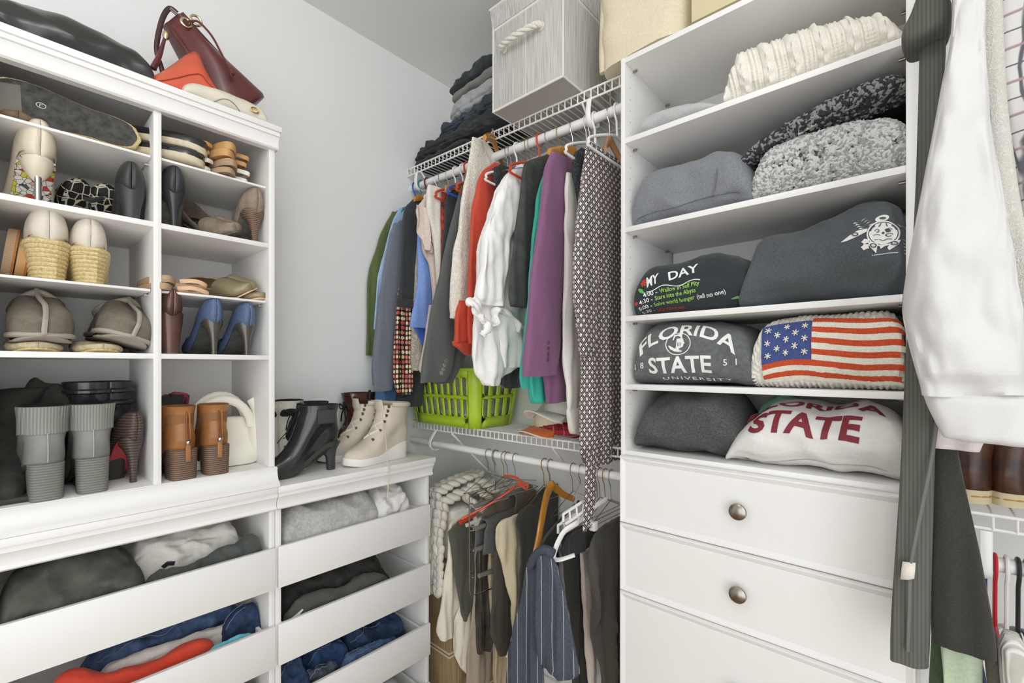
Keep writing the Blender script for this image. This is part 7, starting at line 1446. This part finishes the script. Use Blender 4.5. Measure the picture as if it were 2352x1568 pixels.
t, F = fold_left('sweatshirt', 'light grey marl sweatshirt in the upper drawer below the boots', 'sweatshirt', mat('grey_marl', '#bdbcb9', .95, kind='mottle', scale=110., col2='#a5a4a1', bump=.15), 648, 886, dz[1, 0], [(650, 1172), (700, 1158), (770, 1140), (840, 1124), (884, 1150)], XF - .012, .20, wr=.006, ws=9., p=2.6, seed=100, endp=9)
t, F = fold_left('shirt', 'white cotton roll beside the grey marl sweatshirt', 'shirt', FAB('white_jersey', '#dddbd7', var=.03), 862, 950, dz[1, 0], [(862, 1130), (890, 1112), (920, 1106), (948, 1124)], XF - .016, .17, wr=.009, ws=13., p=2.2, layers=3, seed=101)
fold_left('jacket', 'black plush jacket in the middle drawer below the boots', 'jacket', mat('black_plush', '#3a3b37', 1., kind='mottle', scale=40., col2='#2a2b28', bump=.3), 648, 908, dz[1, 1], [(650, 1350), (720, 1322), (800, 1292), (870, 1276), (905, 1310)], XF - .060, .16, wr=.012, ws=10., p=2.2, seed=102, endp=8)
t, F = fold_left('trousers', 'charcoal trousers in front of the black plush jacket', 'trousers', FAB('charcoal_jersey', '#4c4f4a', var=.12), 655, 905, dz[1, 1], [(660, 1385), (720, 1362), (800, 1338), (870, 1314), (902, 1310)], XF - .010, .045, wr=.006, ws=12., p=2.2, seed=103, endp=9)
V, Fc = strip2d([(0, 0), (.018, .004), (.036, .018)], .006); print_on(t, F, 'hang_tag', V, Fc, mat('tag_paper', '#d2ccbe', .8), lambda x, y: (F.W * .05 + x, .075 + y), .004)
fold_left('jeans', 'dark blue jeans roll at the left of the lower drawer', 'jeans', DENDK, 644, 722, dz[1, 2], [(646, 1545), (670, 1520), (700, 1508), (720, 1530)], XF - .012, .14, wr=.010, ws=14., p=2.2, seed=104)
fold_left('jeans', 'mid blue jeans in the centre of the lower drawer', 'jeans', mat('denim_royal', '#33507c', .9, kind='mottle', scale=30., col2='#24395c', bump=.2), 705, 812, dz[1, 2], [(706, 1510), (750, 1486), (800, 1470), (811, 1478)], XF - .055, .12, wr=.010, ws=14., p=2.2, layers=2, seed=105)
fold_left('jeans', 'black jeans with pale stitching at the front of the lower drawer', 'jeans', INDG, 700, 790, dz[1, 2], [(702, 1545), (740, 1528), (788, 1505)], XF - .010, .04, wr=.008, ws=16., p=2.2, layers=3, seed=106)
fold_left('jeans', 'indigo jeans with thick seams at the right of the lower drawer', 'jeans', DENDK, 800, 938, dz[1, 2], [(802, 1468), (860, 1436), (915, 1410), (936, 1408)], XF - .060, .12, wr=.012, ws=14., p=2.2, layers=2, seed=107)
fold_left('jeans', 'faded slate jeans in front of the indigo pair', 'jeans', DENMD, 782, 925, dz[1, 2], [(785, 1512), (850, 1482), (900, 1456), (922, 1446)], XF - .010, .045, wr=.008, ws=14., p=2.2, layers=2, seed=108)
fold_left('shirt', 'grey cloth at the right of the bottom drawer', 'shirt', FAB('grey_cloth', '#8b8a8a'), 840, 930, dz[1, 3], [(842, 1580), (890, 1555), (928, 1540)], XF - .02, .12, wr=.008, seed=109)

# ================================================================ bags on top of the shoe cabinet
HT = Z(1.965); BAGG = 'bags on the shoe cabinet'
BLKB = mat('black_smooth_leather', '#2f312f', .32, kind='leather', scale=300., bump=.04, var=.15, coat=.15)
y0 = P(-60, 841, x=.26).y; y1 = P(362, 841, x=.26).y; W = y1 - y0; pr = []
for px, py in ((-60, -20), (0, -8), (60, 5), (140, 34), (230, 78), (300, 116), (345, 148), (360, 175)):
    q_ = P(px, py, x=.235); pr.append(((q_.y - y0) / W, max(.012, q_.z - HT)))
F = Fold((.285, y0, HT + .001), (0, 1, 0), (-1, 0, 0), W, .16, pr, p=2.1, wr=.014, ws=6., seed=111, endp=12)
t = folded('handbag', 'slumped black leather bag on top of the shoe cabinet', 'bag', BLKB, F, BAGG)
part(t, 'top_seam', G().tube([F.at(F.W * q_, F.arc[int(q_ * (F.nu - 1)), int(F.nv * .60)], .001) for q_ in np.linspace(.06, .97, 50)], .0014, 5), mat('grey_thread', '#5c5e5c', .8))
MARO = mat('maroon_leather', '#5e2a2b', .38, kind='leather', scale=220., bump=.08, var=.16, coat=.1); GOLD = mat('pale_gold', '#cdbf9c', .22, 1.)
def bucket():
    xb = .205; q = lambda px, py: P(px, py, x=xb); ctr = [(397, 45, 27, .016), (412, 68, 29, .028), (432, 98, 31, .040), (456, 132, 36, .052), (484, 172, 43, .060), (510, 210, 53, .066), (530, 240, 62, .068), (543, 258, 67, .068), (548, 266, 66, .064)]
    rings = []
    for i, (cx, cy, hw, hx) in enumerate(ctr):
        a = q(cx + .83 * hw, cy - .565 * hw); b = q(cx - .83 * hw, cy + .565 * hw); c = (a + b) / 2; e = (a - b) / 2; ring = []
        for k in range(40):
            an = 2 * PI * k / 40; cs, sn = math.cos(an), math.sin(an); pl = (.010 * math.sin(5 * an + 1) * max(0, 1 - abs(i - 2) / 3))
            p_ = c + e * ((abs(cs) ** .85) * (1 if cs > 0 else -1)) + Vector((1, 0, 0)) * (hx * (abs(sn) ** .9) * (1 if sn > 0 else -1) + pl); p_.z = max(p_.z, HT + .002); ring.append(p_)
        rings.append(ring)
    t = thing('bucket_bag', 'maroon leather bucket bag with drawstring and gold eyelets', 'bag', base_of([p_ for r in rings for p_ in r]), group=BAGG)
    part(t, 'body', G().loft(rings), MARO, sharp=70)
    d = Vector((.028, 0, 0))
    for (px, py, r) in ((417, 71, .0105), (440, 66, .0125)):
        c = q(px, py) + Vector((.045, 0, 0)) - (q(px, py) - CAM) * 0; part(t, 'eyelet', G().tube([c + Vector((0, r * math.cos(a), r * math.sin(a))) for a in np.linspace(0, 2 * PI, 21)[:-1]], .0034, 8, closed=True), GOLD)
    dr = [q(418, 72) + Vector((.052, 0, 0)), q(432, 71) + Vector((.056, 0, 0)), q(446, 78) + Vector((.060, 0, 0)), q(470, 108) + Vector((.066, 0, 0)), q(487, 145) + Vector((.074, 0, 0)), q(498, 170) + Vector((.078, 0, 0)), q(510, 192) + Vector((.080, 0, 0))]
    part(t, 'drawstring', G().tube(smooth_path(dr, 5), .0030, 7), MARO); part(t, 'drawstring_knot', G().tube(smooth_path([dr[-1], dr[-1] + Vector((.004, .004, -.006)), dr[-1] + Vector((.004, -.003, -.010)), dr[-1] + Vector((0, .006, -.016))], 4), .0042, 7), MARO)
    st = smooth_path([q(405, 35), q(388, 24), q(372, 45), q(360, 90), q(358, 125), q(368, 158), q(372, 175)], 6); part(t, 'shoulder_strap', G().tube([p_ + Vector((.012, 0, 0)) for p_ in st], .006, 8, flat=.4), mat('dark_maroon_strap', '#3f2423', .4))
    part(t, 'strap_buckle', G().tube([q(386, 30) + d, q(402, 44) + d, q(399, 47) + d, q(384, 34) + d], .0020, 6, closed=True), CHROME)
    c = q(375, 92) + d; part(t, 'charm', G().lathe([(.001, .012), (.007, .006), (.008, -.004), (.004, -.012)], c, 12, 'z'), GOLD); part(t, 'charm_tassel', G().tube(smooth_path([c, q(368, 115) + d, q(360, 140) + d, q(346, 168) + d], 4), [.003 + .0004 * i for i in range(13)], 7), MARO)
bucket()
ORNG = mat('orange_leather', '#cf5a3e', .42, kind='leather', scale=250., bump=.08, var=.08)
def pouch():
    xb = .275; q = lambda px, py, dx=0.: Vector((xb + dx, *P(px, py, x=xb)[1:])); f = lambda p_: Vector((p_.x, p_.y, max(p_.z, HT + .002)))
    top = [(352, 176), (372, 165), (400, 146), (425, 128), (446, 119), (456, 125), (466, 150), (482, 180), (496, 206), (503, 218)]; bot = [(352, 190), (372, 196), (400, 204), (425, 208), (446, 212), (456, 214), (466, 216), (482, 219), (496, 222), (503, 224)]
    fr, bk = [], []
    rows = []
    for (a, b) in zip(top, bot):
        rows.append([f(q(a[0] + (b[0] - a[0]) * k / 8, a[1] + (b[1] + 34 - a[1]) * k / 8, .030 * math.sin(PI * min(1, k / 8 * .9 + .05)) * .9 + .016 * k / 8)) for k in range(9)] + [f(q(a[0] + (b[0] - a[0]) * k / 8, a[1] + (b[1] + 34 - a[1]) * k / 8, -.030 * math.sin(PI * min(1, k / 8 * .9 + .05)))) for k in range(8, -1, -1)])
    t = thing('pouch', 'orange leather pouch leaning on the maroon bucket bag', 'bag', (xb, rows[4][0].y, HT), group=BAGG); part(t, 'body', G().loft(rows), ORNG, sharp=60)
    part(t, 'stitched_seam', G().tube([r[4] + Vector((.002, 0, 0)) for r in rows], .0012, 5), mat('rust_thread', '#9c3a26', .7))
pouch()
y0 = P(412, 841, x=.30).y; y1 = P(612, 841, x=.30).y; W = y1 - y0; pr = []
for px, py in ((412, 197), (440, 200), (500, 212), (550, 232), (590, 252), (608, 268)):
    q_ = P(px, py, x=.28); pr.append(((q_.y - y0) / W, max(.012, q_.z - HT)))
F = Fold((.325, y0, HT + .001), (0, 1, 0), (-1, 0, 0), W, .10, pr, p=2.1, wr=.004, seed=112, endp=10)
t = folded('purse', 'cream leather purse with gold ring under the bucket bag', 'bag', mat('cream_leather', '#d8d2c2', .42, kind='leather', scale=250., bump=.05, var=.04), F, BAGG)
c = Vector(F.at(F.W * .80, .02, .004)); part(t, 'gold_ring', G().tube([c + Vector((.002, .010 * math.cos(a), .007 * math.sin(a))) for a in np.linspace(0, 2 * PI, 21)[:-1]], .0018, 7, closed=True), BRASS)
part(t, 'flap_seam', G().tube([F.at(F.W * (.34 + .30 * k / 16), .004 + .018 * math.sin(PI * k / 16), .001) for k in range(17)], .0012, 5), mat('brown_thread', '#8d8372', .8))
